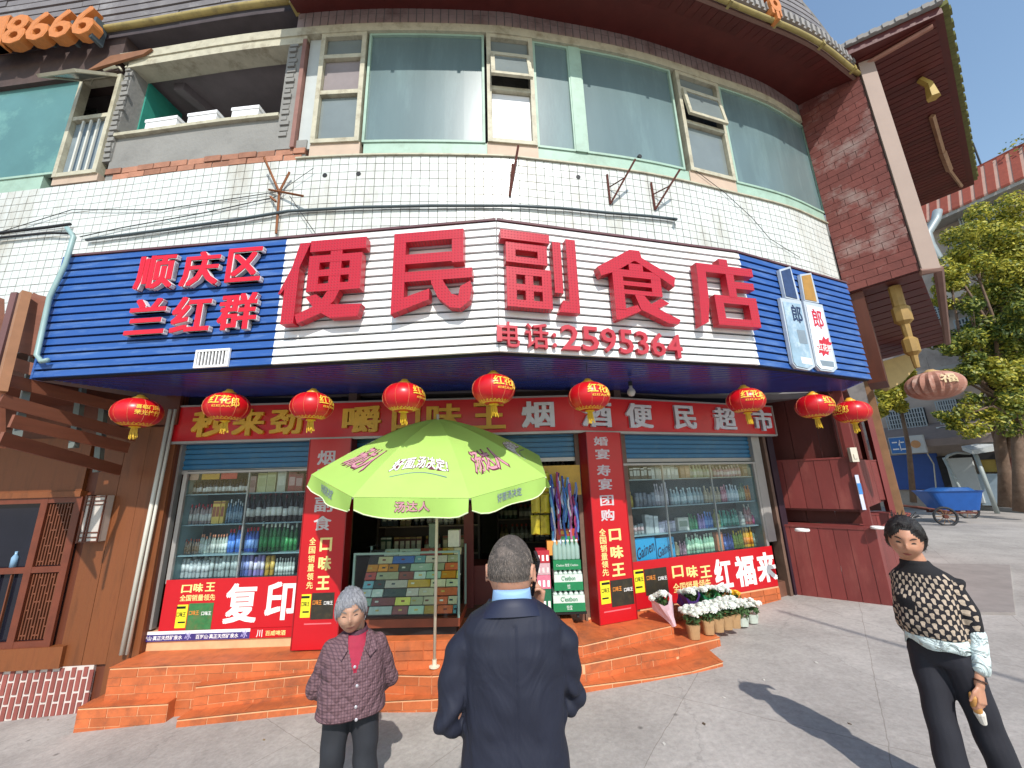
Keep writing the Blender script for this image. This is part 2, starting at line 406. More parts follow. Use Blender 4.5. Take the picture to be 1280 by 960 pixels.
for hx, hy in holes:
    s, z = UP.hit(hx, hy, .01); t = MB(); p = UP.pos(s, .012, z); q = UP.pos(s, -.05, z); t.tube([q, p], .028, 10); part('vent_hole', t, G('black'), B)
# metal drip edge at the top of the tiles
mb = MB(); mb.wbox(UP, us(372,190), sR, 0, .03, ZT, ZT+.018, 30); part('ledge', mb, G('frame_old'), B)
# --- brick course on the left above the tiles
s = us(132,215); s1 = us(380,200); r = 0
mb = MB(); mb.wbox(UP, s, s1, -.22, -.012, ZT, ZT+.30, 10); part('mortar_bed', mb, G('plaster'), B)
for r in range(2):
    x = s + (.0 if r else .11)
    while x < s1-.1:
        L_ = .225; t = MB(); t.wbox(UP, x+.006, min(x+L_-.006, s1), -.1, random.uniform(-.006,.012), ZT+.008+r*.085, ZT+.083+r*.085); part('brick', t, G('brick_old'), B, rec=False); x += L_
# --- window strip
def frame_rect(mb, s0, s1, z0, z1, wd=.05, n0=-.03, n1=.03, seg=1):
    mb.wbox(UP, s0, s0+wd, n0, n1, z0, z1); mb.wbox(UP, s1-wd, s1, n0, n1, z0, z1)
    mb.wbox(UP, s0+wd, s1-wd, n0, n1-.002, z0, z0+wd, seg); mb.wbox(UP, s0+wd, s1-wd, n0, n1-.002, z1-wd, z1, seg)
glass_teal = mat('teal_glass', '#66797a', .26, .16, .7, spec=.5, dirt='#86a09f', dirt_amt=.3, dscale=1.6, stretch=(1.6,1.6,.3), bump=.06, bscale=2.5)
glass_teal2 = mat('teal_glass_left', '#58827e', .26, .16, .8, spec=.6, dirt='#86b7a6', dirt_amt=.5, dscale=1.5)
glass_grey = mat('grey_glass', '#77807f', .25, .12, 2, spec=.6)
def pane(s0, s1, z0, z1, m=glass_teal, seg=6):
    w_ = thing_part('window', B); t = MB(); t.wbox(UP, s0+.02, s1-.02, -.035, -.02, z0+.03, z1-.03, seg); part('pane', t, m, w_)
    t = MB(); frame_rect(t, s0, s1, z0, z1, .03, -.05, .012, seg); part('window_frame', t, G('frame_green'), w_); return w_
def thing_part(name, parent, loc=None):
    o = bpy.data.objects.new(name, None); COL.objects.link(o); o.parent = parent; o.empty_display_size = .05
    if loc is not None: o.location = Vector(loc)-wloc(parent)
    return o
SB = ZT+.20     # top of the sill band
mb = MB(); mb.wbox(UP, us(454,185), sR, -.12, -.005, ZT+.018, SB, 30); part('sill_band', mb, G('frame_green'), B)
mb = MB(); mb.wbox(UP, sL, us(60,200), -.12, -.005, ZT, SB, 8); part('sill_band', mb, G('frame_green'), B)
mb = MB(); mb.wbox(UP, us(160,50), sR-.05, -.14, .045, ZW, ZC, 40); part('cornice', mb, G('frame_old'), B)
# frieze of narrow tiles under the eave
s = us(372,40); mb = MB(); mb.wbox(UP, s, sR, -.2, .02, ZC, ZS, 36); part('frieze_backing', mb, G('grout'), B)
k = 0
while s < sR-.1:
    t = MB(); t.wbox(UP, s+.004, s+.096, .02, .026, ZC+.01, ZS-.14); t.wbox(UP, s+.004, s+.096, .02, .025, ZS-.132, ZS-.02)
    part('frieze_tile', t, G('tile_dirty'), B, rec=False); s += .104
S = lambda x, y=130: us(x, y)
pane(sL, S(92,150), SB, ZW-.02, glass_teal2)
pane(S(456), S(606), SB, ZW); 
pane(S(669), S(716), SB, ZW, seg=2); pane(S(728), S(848,160), SB, ZW); pane(S(907,160), S(1018,215)+.02, SB, ZW)
mb = MB(); mb.wbox(UP, S(715), S(729), -.07, .02, SB, ZW); part('mullion', mb, G('frame_green'), B)
def casement(x0, x1, yref, zs, open_=None, mats=None, ztop=ZW, sill=True, zb=SB):
    s0, s1 = S(x0, yref), S(x1, yref); w_ = thing_part('window', B)
    t = MB(); frame_rect(t, s0, s1, zb, ztop, .055, -.06, .035)
    for z in zs: t.wbox(UP, s0+.055, s1-.055, -.06, .03, z-.03, z+.03)
    part('window_frame', t, G('frame_old'), w_)
    lv = [zb]+list(zs)+[ztop]
    for i in range(len(lv)-1):
        z0, z1 = lv[i]+.04, lv[i+1]-.04; m = (mats or {}).get(i, glass_grey)
        if open_ and i == open_[0]:
            a = open_[1]; H_ = z1-z0
            def tf(s, d, n): return UP.pos(s, .03+math.sin(a)*d+math.cos(a)*n, z1-math.cos(a)*d+math.sin(a)*n)
            def bx(m_, sa, sb, da, db, n0, n1): m_.hexa([tf(sa,db,n1),tf(sb,db,n1),tf(sb,db,n0),tf(sa,db,n0),tf(sa,da,n1),tf(sb,da,n1),tf(sb,da,n0),tf(sa,da,n0)])
            t = MB(); e = .05; bx(t, s0+.05, s0+.05+e, 0, H_, 0, .035); bx(t, s1-.05-e, s1-.05, 0, H_, 0, .035); bx(t, s0+.05+e, s1-.05-e, 0, e, .001, .034); bx(t, s0+.05+e, s1-.05-e, H_-e, H_, .001, .034)
            sa = part('sash', t, G('frame_old'), w_); t = MB(); bx(t, s0+.1, s1-.1, e, H_-e, .012, .02); part('pane', t, m, w_)
        else:
            t = MB(); t.wbox(UP, s0+.06, s1-.06, -.035, -.02, z0, z1); part('pane', t, m, w_)
    if sill:
        t = MB(); t.wbox(UP, s0-.01, s1+.01, -.1, .01, ZT+.02, zb); part('sill_panel', t, mat('panel_beige', '#bfa893', .7, .12, 3), w_)
    return w_
white_blind = mat('white_blind', '#dedede', .5, .02)
casement(609, 668, 120, [6.62,7.18], (1, .22), {0: white_blind})
casement(853, 905, 160, [6.62,7.20], (1, .12), {0: glass_grey})
casement(396, 454, 120, [6.55,7.12], None, {1: G('ceiling_old')})
casement(90, 141, 150, [6.62], (1, .75), {0: mat('pane_dim', '#7d8a90', .3, .15)}, ztop=7.28, zb=ZT+.12)
# white window bars in the left casement
s0, s1 = S(96,175), S(134,175); t = MB()
for i in range(4): t.wbox(UP, s0+(s1-s0)*(i+.3)/4, s0+(s1-s0)*(i+.3)/4+.025, .0, .02, ZT+.14, 6.58)
part('window_bar', t, G('pvc_white'), B)
# piers beside the open room and the room itself
a0, a1, b0, b1 = S(141,150), S(158,120), S(353,120), S(372,120)
t = MB(); t.wbox(UP, a0, a1, -.22, 0, ZT+.30, ZC, 2); part('pier', t, G('plaster'), B)
t = MB(); t.wbox(UP, b0, b1, -.22, .005, ZT+.17, ZC, 2); part('pier', t, G('plaster'), B)
for s_ in (a0+.02, b0+.03):
    z = ZT+.35
    while z < 7.4:
        t = MB(); w2 = random.uniform(.07,.12); t.wbox(UP, s_, s_+w2, 0, random.uniform(.012,.03), z, z+.055); part('broken_brick', t, G('plaster'), B, rec=False); z += .082
t = MB(); t.wbox(UP, b1+.0, b1+.05, -.1, .03, ZT+.17, 7.45); part('timber_post', t, mat('post_pink', '#8a6257', .7, .2), B)
t = MB(); t.wbox(UP, b1+.06, S(396,120)-.02, -.1, -.03, ZT+.18, ZW); part('wall_panel', t, G('pale_wall'), B)
zsill = UP.hit(255,157)[1]
t = MB(); t.wbox(UP, a1, b0, -.18, -.02, ZT+.17, zsill, 6); part('sill_wall', t, G('plaster'), B)
t = MB(); t.wbox(UP, a1, b0, -.22, .03, zsill, zsill+.045, 6); part('window_sill', t, G('frame_old'), B)
t = MB(); t.wbox(UP, a1-.05, b1+.05, -.2, .03, 7.38, ZW+.01, 6); part('lintel', t, G('frame_old'), B)
t = MB(); t.wbox(UP, a1, a1+.02, -.7, -.2, zsill, 7.4); part('reveal', t, G('teal_paint'), B)
# room: floor, ceiling, walls
c0, c1 = UP.pos(a1-.3,-.22,0), UP.pos(b1+.05,-.22,0)
t = MB(); t.box((c0.x-1.2, c0.y+.02, 7.55), (c1.x+.6, c0.y+4.5, 7.7)); t.box((c0.x-1.2, c0.y+4.4, 5.2), (c1.x+.6, c0.y+4.5, 7.549)); t.box((c0.x-1.3, c0.y+.02, 5.2),(c0.x-1.2,c0.y+4.4,7.549)); t.box((c1.x+.6,c0.y-.1,5.2),(c1.x+.7,c0.y+4.4,7.549)); t.box((c0.x-1.2,c0.y+.02,5.1),(c1.x+.6,c0.y+4.4,5.19))
part('room', t, G('ceiling_old'), B)
t = MB(); q0, q1 = UP.pos(a1-.05,-.12,0), UP.pos(b1+.05,-.12,0); t.prism([(q0.x,q0.y),(q1.x,q1.y),(q1.x+.3,q1.y+2),(q0.x-.3,q0.y+2)], 7.505, 7.545); part('ceiling', t, G('ceiling_old'), B)
for (xa, ya, xb, yb) in ((-4.6,4.4,-3.4,8.2),(-5.4,4.5,-4.9,8.3)):
    t = MB(); t.hexa([(xa-.07,ya,7.38),(xa+.07,ya,7.38),(xb+.07,yb,7.38),(xb-.07,yb,7.38),(xa-.07,ya,7.549),(xa+.07,ya,7.549),(xb+.07,yb,7.549),(xb-.07,yb,7.549)]); part('ceiling_beam', t, G('ceiling_old'), B)
t = MB(); t.box((-6,6.1,7.3),(-2.2,6.26,7.549)); part('ceiling_beam', t, G('ceiling_old'), B)
t = MB(); t.tube([(-3.9,6.2,5.2),(-3.9,6.2,7.3)], .06, 8); part('room_column', t, G('ceiling_old'), B)
# solid body of the building behind everything
t = MB(); t.prism([(-9.4,4.9),(-6.2,4.8),(-6.2,9.3),(-2.0,9.3),(-2.0,4.35),(0,4.25),(2,4.7),(4.6,5.75),(9,9.6),(9,14),(-9.4,14)], 4.5, 8.2); part('upper_body', t, G('plaster'), B)
# --- eave over the curved corner
E0, E1 = us(374,20), UP.L+.15
EN = .72; ZO = ZS-.22
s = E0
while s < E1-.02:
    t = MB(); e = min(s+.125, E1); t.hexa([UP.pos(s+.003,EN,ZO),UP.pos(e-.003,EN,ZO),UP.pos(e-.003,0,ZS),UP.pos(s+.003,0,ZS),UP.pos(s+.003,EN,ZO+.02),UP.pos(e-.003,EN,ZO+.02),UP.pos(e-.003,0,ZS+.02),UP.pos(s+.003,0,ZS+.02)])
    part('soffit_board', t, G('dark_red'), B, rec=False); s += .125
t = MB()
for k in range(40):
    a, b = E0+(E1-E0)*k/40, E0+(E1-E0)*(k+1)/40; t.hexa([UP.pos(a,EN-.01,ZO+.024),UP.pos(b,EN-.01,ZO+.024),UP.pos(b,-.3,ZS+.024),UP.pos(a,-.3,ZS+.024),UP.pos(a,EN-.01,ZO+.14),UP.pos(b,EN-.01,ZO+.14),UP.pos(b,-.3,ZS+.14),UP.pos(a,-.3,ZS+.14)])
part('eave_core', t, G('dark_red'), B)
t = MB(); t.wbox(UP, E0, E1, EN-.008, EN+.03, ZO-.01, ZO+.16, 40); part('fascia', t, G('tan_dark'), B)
gl = [UP.pos(E0+(E1-E0)*k/40, EN+.07, ZO+.03) for k in range(41)]
t = MB(); t.smooth = True; t.tube(gl, .034, 8); part('gutter_pipe', t, G('gutter'), B)
for k in range(3, 40, 4):
    t = MB(); a = UP.pos(E0+(E1-E0)*k/40, 0, 0); s = E0+(E1-E0)*k/40; t.wbox(UP, s, s+.04, EN+.02, EN+.115, ZO-.012, ZO-.002); t.wbox(UP, s, s+.04, EN+.105, EN+.115, ZO-.002, ZO+.06); part('gutter_clip', t, G('gutter'), B)
# corrugated strip and slatted parapet
s = E0
while s < E1-.05:
    t = MB(); t.wbox(UP, s, s+.05, EN+.03, EN+.10, ZO+.17, ZO+.30); t.wbox(UP, s+.05, s+.10, EN+.03, EN+.075, ZO+.17, ZO+.30); part('corrugated_sheet', t, G('concrete'), B, rec=False); s += .10
for r in range(9):
    z = ZO+.34+r*.10; e = E1-.25-r*.16
    t = MB(); t.wbox(UP, E0, e, EN-.02, EN+.02, z, z+.075, 40); part('parapet_slat', t, G('grey_slat'), B)
t = MB(); t.wbox(UP, E0, E1-.9, EN-.06, EN-.03, ZO+.3, ZO+1.3, 40); part('parapet_backing', t, G('tan_dark'), B)
t = MB(); pts = [UP.pos(E1-.1, EN, ZO+.33)]+[UP.pos(E1-.25-r*.16+.02, EN, ZO+.40+r*.10) for r in range(9)]; t.tube(pts, .025, 6); part('parapet_trim', t, G('concrete'), B)
# left slatted parapet with pipe, flush with the wall
PL = E0
t = MB(); t.wbox(UP, sL-.5, PL, -.2, .05, ZS-.02, ZS+2.2, 24); part('parapet_backing', t, mat('parapet_dark', '#4c4447', .8, .2), B)
for r in range(14):
    z = ZS+.10+r*.125; x = sL-.5
    while x < PL-.05:
        L_ = min(random.choice([1.6,1.9,2.2]), PL-.02-x); t = MB(); t.wbox(UP, x+.006, x+L_-.006, .07, .10+random.uniform(0,.01), z, z+.092, 5); part('parapet_slat', t, G('grey_slat'), B, rec=False); x += L_
t = MB(); t.smooth = True; t.tube([UP.pos(sL-.5+(PL-sL+.5)*k/20, .14, ZS+.02-.0*k) for k in range(21)], .042, 8); part('gutter_pipe', t, G('gutter'), B)
t = MB(); t.wbox(UP, PL-.04, PL+.03, .0, .16, ZS-.05, ZS+2.2); part('parapet_end', t, G('gutter'), B)
t = MB(); t.wbox(UP, sL-.5, S(160,60), -.25, .04, 7.34, ZS-.02, 10); part('head_board', t, mat('head_dark','#4a3a36',.8,.25,6), B)
for k in range(7):      # splintered boards hanging by the casement
    a = UP.pos(S(110+k*9,90), .06, 7.42-random.random()*.1); b = a+Vector((random.uniform(-.1,.35), random.uniform(-.06,.02), random.uniform(-.2,.05)))
    t = MB(); t.tube([a,b], .014, 4); part('broken_lath', t, G('frame_old'), B)
t = MB(); a = UP.hit(125,77,.1); t.slab([UP.pos(S(122,78),.05,7.36),UP.pos(S(190,60),.05,7.50),UP.pos(S(200,55),.05,7.58),UP.pos(S(150,62),.05,7.56)], [UP.pos(S(122,78),.08,7.36),UP.pos(S(190,60),.08,7.50),UP.pos(S(200,55),.08,7.58),UP.pos(S(150,62),.08,7.56)]); part('hanging_board', t, mat('board_brown','#83583c',.7,.2), B)
# digits standing on the left gutter
num = thing('phone_number_letters', 'orange bulb lined channel digits standing on the left gutter before grey slats', 'sign', UP.pos(2.5,.2,ZS+.1))
for ch, x0, x1, y0, y1 in (('1',3,22,28,62),('8',22,48,26,60),('6',50,76,23,56),('6',78,103,20,53),('6',106,131,16,49)):
    s0_, z1_ = UP.hit(x0, y0, .22); s1_, _ = UP.hit(x1, y0, .22); z0_ = UP.hit((x0+x1)/2, y1, .22)[1]; z1_ = UP.hit((x0+x1)/2, y0, .22)[1]
    t = MB(); wtext(t, UP, ch, s0_, s1_, z0_, z1_, .18, .30, .045); part('digit', t, G('orange_letter'), num)
t = MB(); wtext(t, UP, '5', UP.hit(-24,32,.22)[0], UP.hit(1,32,.22)[0], UP.hit(-10,65,.22)[1], UP.hit(-10,32,.22)[1], .18, .30, .045); part('digit', t, G('orange_letter'), num)
for x in (30,60,90,118):
    t = MB(); s_, z_ = UP.hit(x, 54, .2); t.wbox(UP, s_-.02, s_+.02, .12, .26, ZS+.06, z_+.03); part('bracket', t, G('pipe_grey'), num)
# orange letter fragment on the right parapet
pc = UP.hit(966, 8, EN+.1); ol = thing('roof_letter', 'orange channel letter with round hole on the right roof parapet', 'sign', UP.pos(pc[0], EN+.1, pc[1]-.2))
t = MB(); n = 14; s_, z_ = pc
for k in range(n):
    a, b = 2*math.pi*k/n, 2*math.pi*(k+1)/n
    f = lambda r_, th_, nn: UP.pos(s_+r_*.7*math.cos(th_), nn, z_+r_*math.sin(th_))
    t.hexa([f(.05,a,EN+.14),f(.14,a,EN+.14),f(.14,a,EN+.03),f(.05,a,EN+.03),f(.05,b,EN+.14),f(.14,b,EN+.14),f(.14,b,EN+.03),f(.05,b,EN+.03)])
t.wbox(UP, s_-.10, s_+.10, EN+.035, EN+.138, z_+.12, z_+.40); t.wbox(UP, s_-.02, s_+.03, EN+.035, EN+.138, z_-.27, z_-.13); t.wbox(UP, s_+.05, s_+.08, EN+.035, EN+.138, z_-.20, z_-.09); t.wbox(UP, s_-.09, s_-.05, EN+.035, EN+.138, z_-.20, z_-.09)
part('letter', t, G('orange_letter'), ol)
# ================================================================ projecting wing on the right
WZ = 4.41
W0, W1, W2, W3, W4 = Vector((4.99,5.42)), Vector((5.47,4.79)), Vector((5.63,4.71)), Vector((9.08,7.85)), Vector((8.74,9.04))
WP = Path([W0, W1])
t = MB(); t.prism([(W0.x+.03,W0.y+.02),(W1.x+.02,W1.y+.03),(9.0,7.87),W4], WZ+.03, ZS-.01); part('wing_body', t, G('tan_dark'), B)
t = MB(); t.wbox(WP, 0, WP.L, -.01, .008, WZ+.01, ZS-.01); part('joint_bed', t, mat('wing_joint','#4a2622',.9,.1), B)
z = WZ+.02; r = 0
while z < ZS-.05:
    h = min(.112, ZS-.02-z); x = -.12 if r % 2 else 0
    while x < WP.L-.02:
        a, b = max(x,0)+.003, min(x+.26,WP.L)-.003; k = random.uniform(0,.003)
        if b-a > .03: t = MB(); t.wbox(WP, a, b, .0, .013+k, z, z+h-.007); part('cladding_tile', t, G('siding'), B, rec=False)
        x += .26
    z += .112; r += 1
t = MB(); t.prism([(W1.x+.0,W1.y-.035),(W2.x,W2.y-.03),(W2.x+.04,W2.y+.05),(W1.x+.04,W1.y+.06)], WZ-.01, ZS-.005); part('corner_board', t, G('beige'), B)
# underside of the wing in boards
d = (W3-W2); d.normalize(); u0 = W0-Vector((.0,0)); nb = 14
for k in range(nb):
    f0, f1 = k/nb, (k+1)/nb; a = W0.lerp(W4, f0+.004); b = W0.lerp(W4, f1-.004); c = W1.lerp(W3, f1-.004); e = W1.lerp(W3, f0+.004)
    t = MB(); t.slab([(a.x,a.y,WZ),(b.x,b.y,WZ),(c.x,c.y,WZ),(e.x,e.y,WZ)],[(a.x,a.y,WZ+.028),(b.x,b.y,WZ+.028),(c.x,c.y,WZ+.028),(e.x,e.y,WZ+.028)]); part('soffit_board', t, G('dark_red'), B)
t = MB(); t.tube([(W1.x,W1.y,WZ-.01),(W2.x,W2.y,WZ-.01),(W3.x,W3.y,WZ-.01)], .05, 6); part('edge_beam', t, G('tan_dark'), B)
# wing roof with board soffit
RP = [Vector((5.25,4.91)), Vector((6.09,4.20)), Vector((10.3,7.58)), Vector((9.82,8.22)), Vector((5.2,5.95))]
A_, B_, C_, D_ = Vector((5.2,4.93)), Vector((6.09,4.20)), Vector((10.3,7.58)), Vector((9.4,8.7))
nb = 40
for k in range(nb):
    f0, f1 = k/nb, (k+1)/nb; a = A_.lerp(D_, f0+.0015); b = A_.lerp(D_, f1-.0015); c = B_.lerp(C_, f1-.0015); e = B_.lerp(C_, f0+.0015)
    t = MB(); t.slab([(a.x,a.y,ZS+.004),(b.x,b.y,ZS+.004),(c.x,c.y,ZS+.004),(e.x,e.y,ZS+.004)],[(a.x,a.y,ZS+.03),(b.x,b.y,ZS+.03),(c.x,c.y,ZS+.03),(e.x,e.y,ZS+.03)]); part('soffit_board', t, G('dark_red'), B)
def off(p, v, k): return (p.x+v[0]*k, p.y+v[1]*k)
t = MB(); t.prism([(5.0,4.8),(6.12,4.12),(10.42,7.55),(9.5,8.85),(5.0,5.6)], ZS+.034, ZS+.16); part('roof_slab', t, G('dark_red'), B)
Rp = Path([(4.95,4.86),(6.13,4.10)]); s = 0
while s < Rp.L-.02:       # corrugated front edge, then mossy tiled side edge
    t = MB(); t.wbox(Rp, s, min(s+.07,Rp.L), -.4, .06+.015*(int(s/.07)%2), ZS+.165, ZS+.235); part('roof_tile', t, G('concrete'), B, rec=False); s += .07
Rq = Path([(6.13,4.10),(10.46,7.56)]); s = 0; k = 0
moss = mat('moss_tile', '#6e7040', .9, .3, 12)
while s < Rq.L-.1:
    t = MB(); t.wbox(Rq, s, s+.13, -.3, .05+.02*(k%2), ZS+.13, ZS+.20); part('roof_tile', t, moss, B, rec=False); s += .135; k += 1
t = MB(); a, b = hitz(1060,93,ZS-.04), hitz(1166,33,ZS-.04); t.tube([a,b], .035, 8); part('soffit_pipe', t, mat('pipe_pink','#9a6a58',.6,.15), B)
for (xa,ya,xb,yb,wd) in ((1165,145,1178,190,.07),(1178,190,1187,213,.09),(1187,213,1202,233,.05)):
    a, b = hitz(xa,ya,ZS-.03), hitz(xb,yb,ZS-.03); t = MB(); t.tube([a,b], wd*.6, 4); part('hanging_batten', t, mat('batten','#9d7b5e',.7,.2), B)
a = hitz(1150,100,ZS-.02); t = MB(); t.tube([a, a+Vector((.05,-.05,-.16)), a+Vector((.05,-.05,-.42))], [.05,.055,.085], 6); part('bracket_block', t, mat('block_yellow','#b59a4e',.6,.15), B)
# post under the wing (carved pendant) that carries the old lantern
pz = hitz(1117,357,WZ); PX, PY = pz.x, pz.y
t = MB(); t.smooth = False; t.lathe((PX,PY,0), [(.07,WZ-.02),(.07,WZ-.32),(.10,WZ-.35),(.10,WZ-.55),(.05,WZ-.6),(.045,WZ-.78),(.085,WZ-.82),(.085,WZ-1.0),(.04,WZ-1.05),(.03,WZ-1.22)], 8); part('pendant_post', t, mat('pendant','#96763c',.6,.2,8), B)
# flank wall below the wing and rear arch
t = MB(); t.prism([(5.02,5.46),(5.14,5.30),(5.6,5.75),(5.45,5.9)], 3.05, WZ-.003); part('flank_wall', t, G('wood_dark'), B)
af = [hitd(x,y,7.9) for x,y in ((1102,452),(1150,438),(1143,462),(1128,478),(1112,486),(1104,482))]
t = MB(); t.slab(af, [p+Vector((.15,.25,0)) for p in af]); part('arch_bracket', t, mat('arch_yellow','#b49a66',.8,.1), B)
# ================================================================ big signboard
sign = thing('shop_signboard', 'long blue and white slatted signboard with big red characters over the shop', 'sign', (0,3.2,SZ0))
xb0 = SG.hit(351,380)[0]; xb1 = SG.hit(934,390)[0]
bends = [0, SG.s[1], SG.s[2], SG.L]
cuts = sorted([0, xb0, SG.s[1], xb1, SG.L])
NR = 16; hh = (SZ1-SZ0)/NR
def scol(a): return G('blue_slat') if (a < xb0-.01 or a >= xb1-.01) else G('white_slat')
for r in range(NR):
    z0 = SZ0+r*hh
    cs = cuts + [SG.s[2]] if abs(xb1-SG.s[2]) > .03 else cuts
    cs = sorted(set(cs))
    for a, b in zip(cs, cs[1:]):
        if b-a < .02: continue
        t = MB(); h0, h1 = z0+.010, z0+hh-.008
        c = [SG.pos(a+1e-4,0,0), SG.pos(b-1e-4,0,0)]
        p = lambda s_, n_, z_: SG.pos(min(max(s_, a+1e-4), b-1e-4), n_, z_)
        t.add([p(a,.03,h0),p(b,.03,h0),p(b,0,h0),p(a,0,h0),p(a,.022,h1),p(b,.022,h1),p(b,0,h1),p(a,0,h1)], [(3,2,1,0),(4,5,6,7),(0,1,5,4),(1,2,6,5),(2,3,7,6),(3,0,4,7)])
        part('slat', t, scol(a), sign, rec=False)
for a, b in zip(bends, bends[1:]):
    t = MB(); t.wbox(SG, a+1e-4, b-1e-4, -.06, 0, SZ0, SZ1); part('backboard', t, G('groove'), sign)
    t = MB(); t.wbox(SG, a+1e-4, b-1e-4, -.08, .035, SZ1, SZ1+.02); part('top_rail', t, mat('rail_purple','#5d3a40',.6,.2,9,dirt='#7d5a50',dirt_amt=.5), sign)
t = MB(); t.wbox(SG, -.02, 0, -.06, .03, SZ0, SZ1); part('end_cap', t, G('blue_slat'), sign)
# big block characters; strokes on a 100 x 100 grid
rc = lambda x0,y0,x1,y1: [(x0,y0),(x1,y0),(x1,y1),(x0,y1)]
BIG = {
 'bian': [[(20,97),(33,97),(22,66),(13,66)],[(13,67),(22,67),(22,0),(7,0),(7,48)],[(0,36),(3,36),(13,50),(13,67)],rc(33,85,100,99),rc(33,36,46,80),rc(82,36,96,80),rc(46,71,82,80),rc(46,54,82,62),rc(46,36,82,45),rc(58,45,72,85),
          [(58,36),(72,36),(67,24),(52,10),(26,0),(22,10),(42,18),(52,26)],[(33,30),(45,33),(60,20),(99,18),(95,4),(64,4),(46,14)]],
 'min': [rc(5,88,90,100),[(5,0),(50,15),(50,28),(20,19),(20,88),(5,88)],rc(76,58,90,88),rc(20,60,76,72),rc(20,38,100,50),
         [(50,50),(64,50),(66,36),(76,20),(84,17),(86,28),(98,34),(100,26),(97,10),(86,2),(74,4),(60,16),(52,34)]],
 'fu': [rc(0,88,62,100),rc(6,58,18,84),rc(46,58,58,84),rc(18,75,46,84),rc(18,58,46,66),rc(6,2,18,52),rc(50,2,62,52),rc(18,43,50,52),rc(18,23,50,31),rc(18,2,50,11),rc(29,11,39,43),
        rc(66,24,77,92),rc(84,0,97,98),[(70,0),(84,0),(84,14),(76,15)]],
 'shi': [[(43,100),(56,100),(58,90),(100,66),(97,52),(50,84),(44,84)],[(43,100),(0,70),(4,58),(22,66),(50,86)],rc(40,70,58,80),rc(18,60,80,70),rc(18,14,31,60),rc(67,36,80,60),rc(31,48,67,54),rc(31,36,67,42),
         [(18,0),(22,0),(50,14),(46,22),(31,16),(18,14)],[(44,36),(56,36),(66,22),(100,6),(97,0),(84,0),(50,16)],[(62,24),(78,34),(88,28),(70,18)]],
 'dian': [rc(44,90,58,100),rc(6,78,98,90),[(6,78),(20,78),(18,34),(12,6),(0,0),(4,40)],rc(52,44,65,78),rc(65,58,96,68),rc(28,4,41,46),rc(82,4,96,46),rc(41,35,82,46),rc(41,4,82,14)],
}
def red_dots():
    m = G('red_letter'); nt = m.node_tree; N = nt.nodes; L = nt.links; b = N['Principled BSDF']
    geo = N['Geometry'] if 'Geometry' in N else N.new('ShaderNodeNewGeometry')
    sp = N.new('ShaderNodeSeparateXYZ'); L.new(geo.outputs['Position'], sp.inputs[0])
    def sn(o_):
        q = N.new('ShaderNodeMath'); q.operation = 'MULTIPLY'; q.inputs[1].default_value = 2*math.pi/.027; L.new(o_, q.inputs[0]); s = N.new('ShaderNodeMath'); s.operation = 'SINE'; L.new(q.outputs[0], s.inputs[0]); return s.outputs[0]
    pr = N.new('ShaderNodeMath'); pr.operation = 'ADD'; L.new(sn(sp.outputs['X']), pr.inputs[0]); L.new(sn(sp.outputs['Z']), pr.inputs[1])
    mr = N.new('ShaderNodeMapRange'); mr.inputs[1].default_value = 1.1; mr.inputs[2].default_value = 1.7; mr.inputs[3].default_value = 0; mr.inputs[4].default_value = 1; L.new(pr.outputs[0], mr.inputs[0])
    old = b.inputs['Base Color'].links[0].from_socket; mx = N.new('ShaderNodeMix'); mx.data_type = 'RGBA'; L.new(mr.outputs[0], mx.inputs[0]); L.new(old, mx.inputs[6]); mx.inputs[7].default_value = (.26,.010,.022,1); L.new(mx.outputs[2], b.inputs['Base Color'])
    bp = N.new('ShaderNodeBump'); bp.inputs['Strength'].default_value = .6; bp.inputs['Distance'].default_value = .004; L.new(mr.outputs[0], bp.inputs['Height']); L.new(bp.outputs[0], b.inputs['Normal'])
red_dots()
def bigchar(key, tl, tr, br, bl, n0=.05, n1=.135):
    # corners in pixels on the letter's front plane
    q = [SG.hit(x, y, n1) for x, y in (bl, br, tr, tl)]
    seg = SG.seg((q[0][0]+q[1][0])/2); lo, hi = SG.s[seg], SG.s[seg+1]
    (sb0,zb0),(sb1,zb1),(st1,zt1),(st0,zt0) = q
    s0, s1 = (sb0+st0)/2, (sb1+st1)/2; z0, z1 = (zb0+zb1)/2, (zt0+zt1)/2
    a, b = SG.p[seg], SG.p[seg+1]; d = (b-a).normalized()
    t = MB()
    def P(u, v, n): s = s0+(s1-s0)*u/100; p = a+d*(s-SG.s[seg]); return Vector((p.x+d.y*n, p.y-d.x*n, z0+(z1-z0)*v/100))
    for i, poly in enumerate(BIG[key]):
        f = n1-i*.0006; k = n0+i*.0006
        t.slab([P(u,v,f) for u,v in poly], [P(u,v,k) for u,v in poly])
    return part('character', t, G('red_letter'), sign)
bigchar('bian', (352,300), (456,298), (453,402), (347,402))
bigchar('min', (487,290), (586,288), (594,388), (484,391))
bigchar('fu', (621,288), (722,296), (728,389), (626,386))
bigchar('shi', (747,306), (842,320), (850,404), (750,398))
bigchar('dian', (868,318), (944,332), (954,414), (872,406))
for ch, x0, x1, y0, y1 in (('顺',169,216,319,360),('庆',226,273,314,356),('区',283,326,309,351),('兰',158,206,373,417),('红',214,262,370,414),('群',272,320,366,411)):
    a = SG.hit((x0+x1)/2, y0, .09); b = SG.hit((x0+x1)/2, y1, .09); s0 = SG.hit(x0, (y0+y1)/2, .09)[0]; s1 = SG.hit(x1, (y0+y1)/2, .09)[0]
    t = MB(); wtext(t, SG, ch, s0, s1, b[1], a[1], .035, .085, .035); c = part('character', t, G('red_letter_small'), sign)
    t = MB(); wtext(t, SG, ch, s0+.004, s1+.004, b[1]-.003, a[1]-.003, .04, .078, .046); part('return_edge', t, G('white_edge'), c)
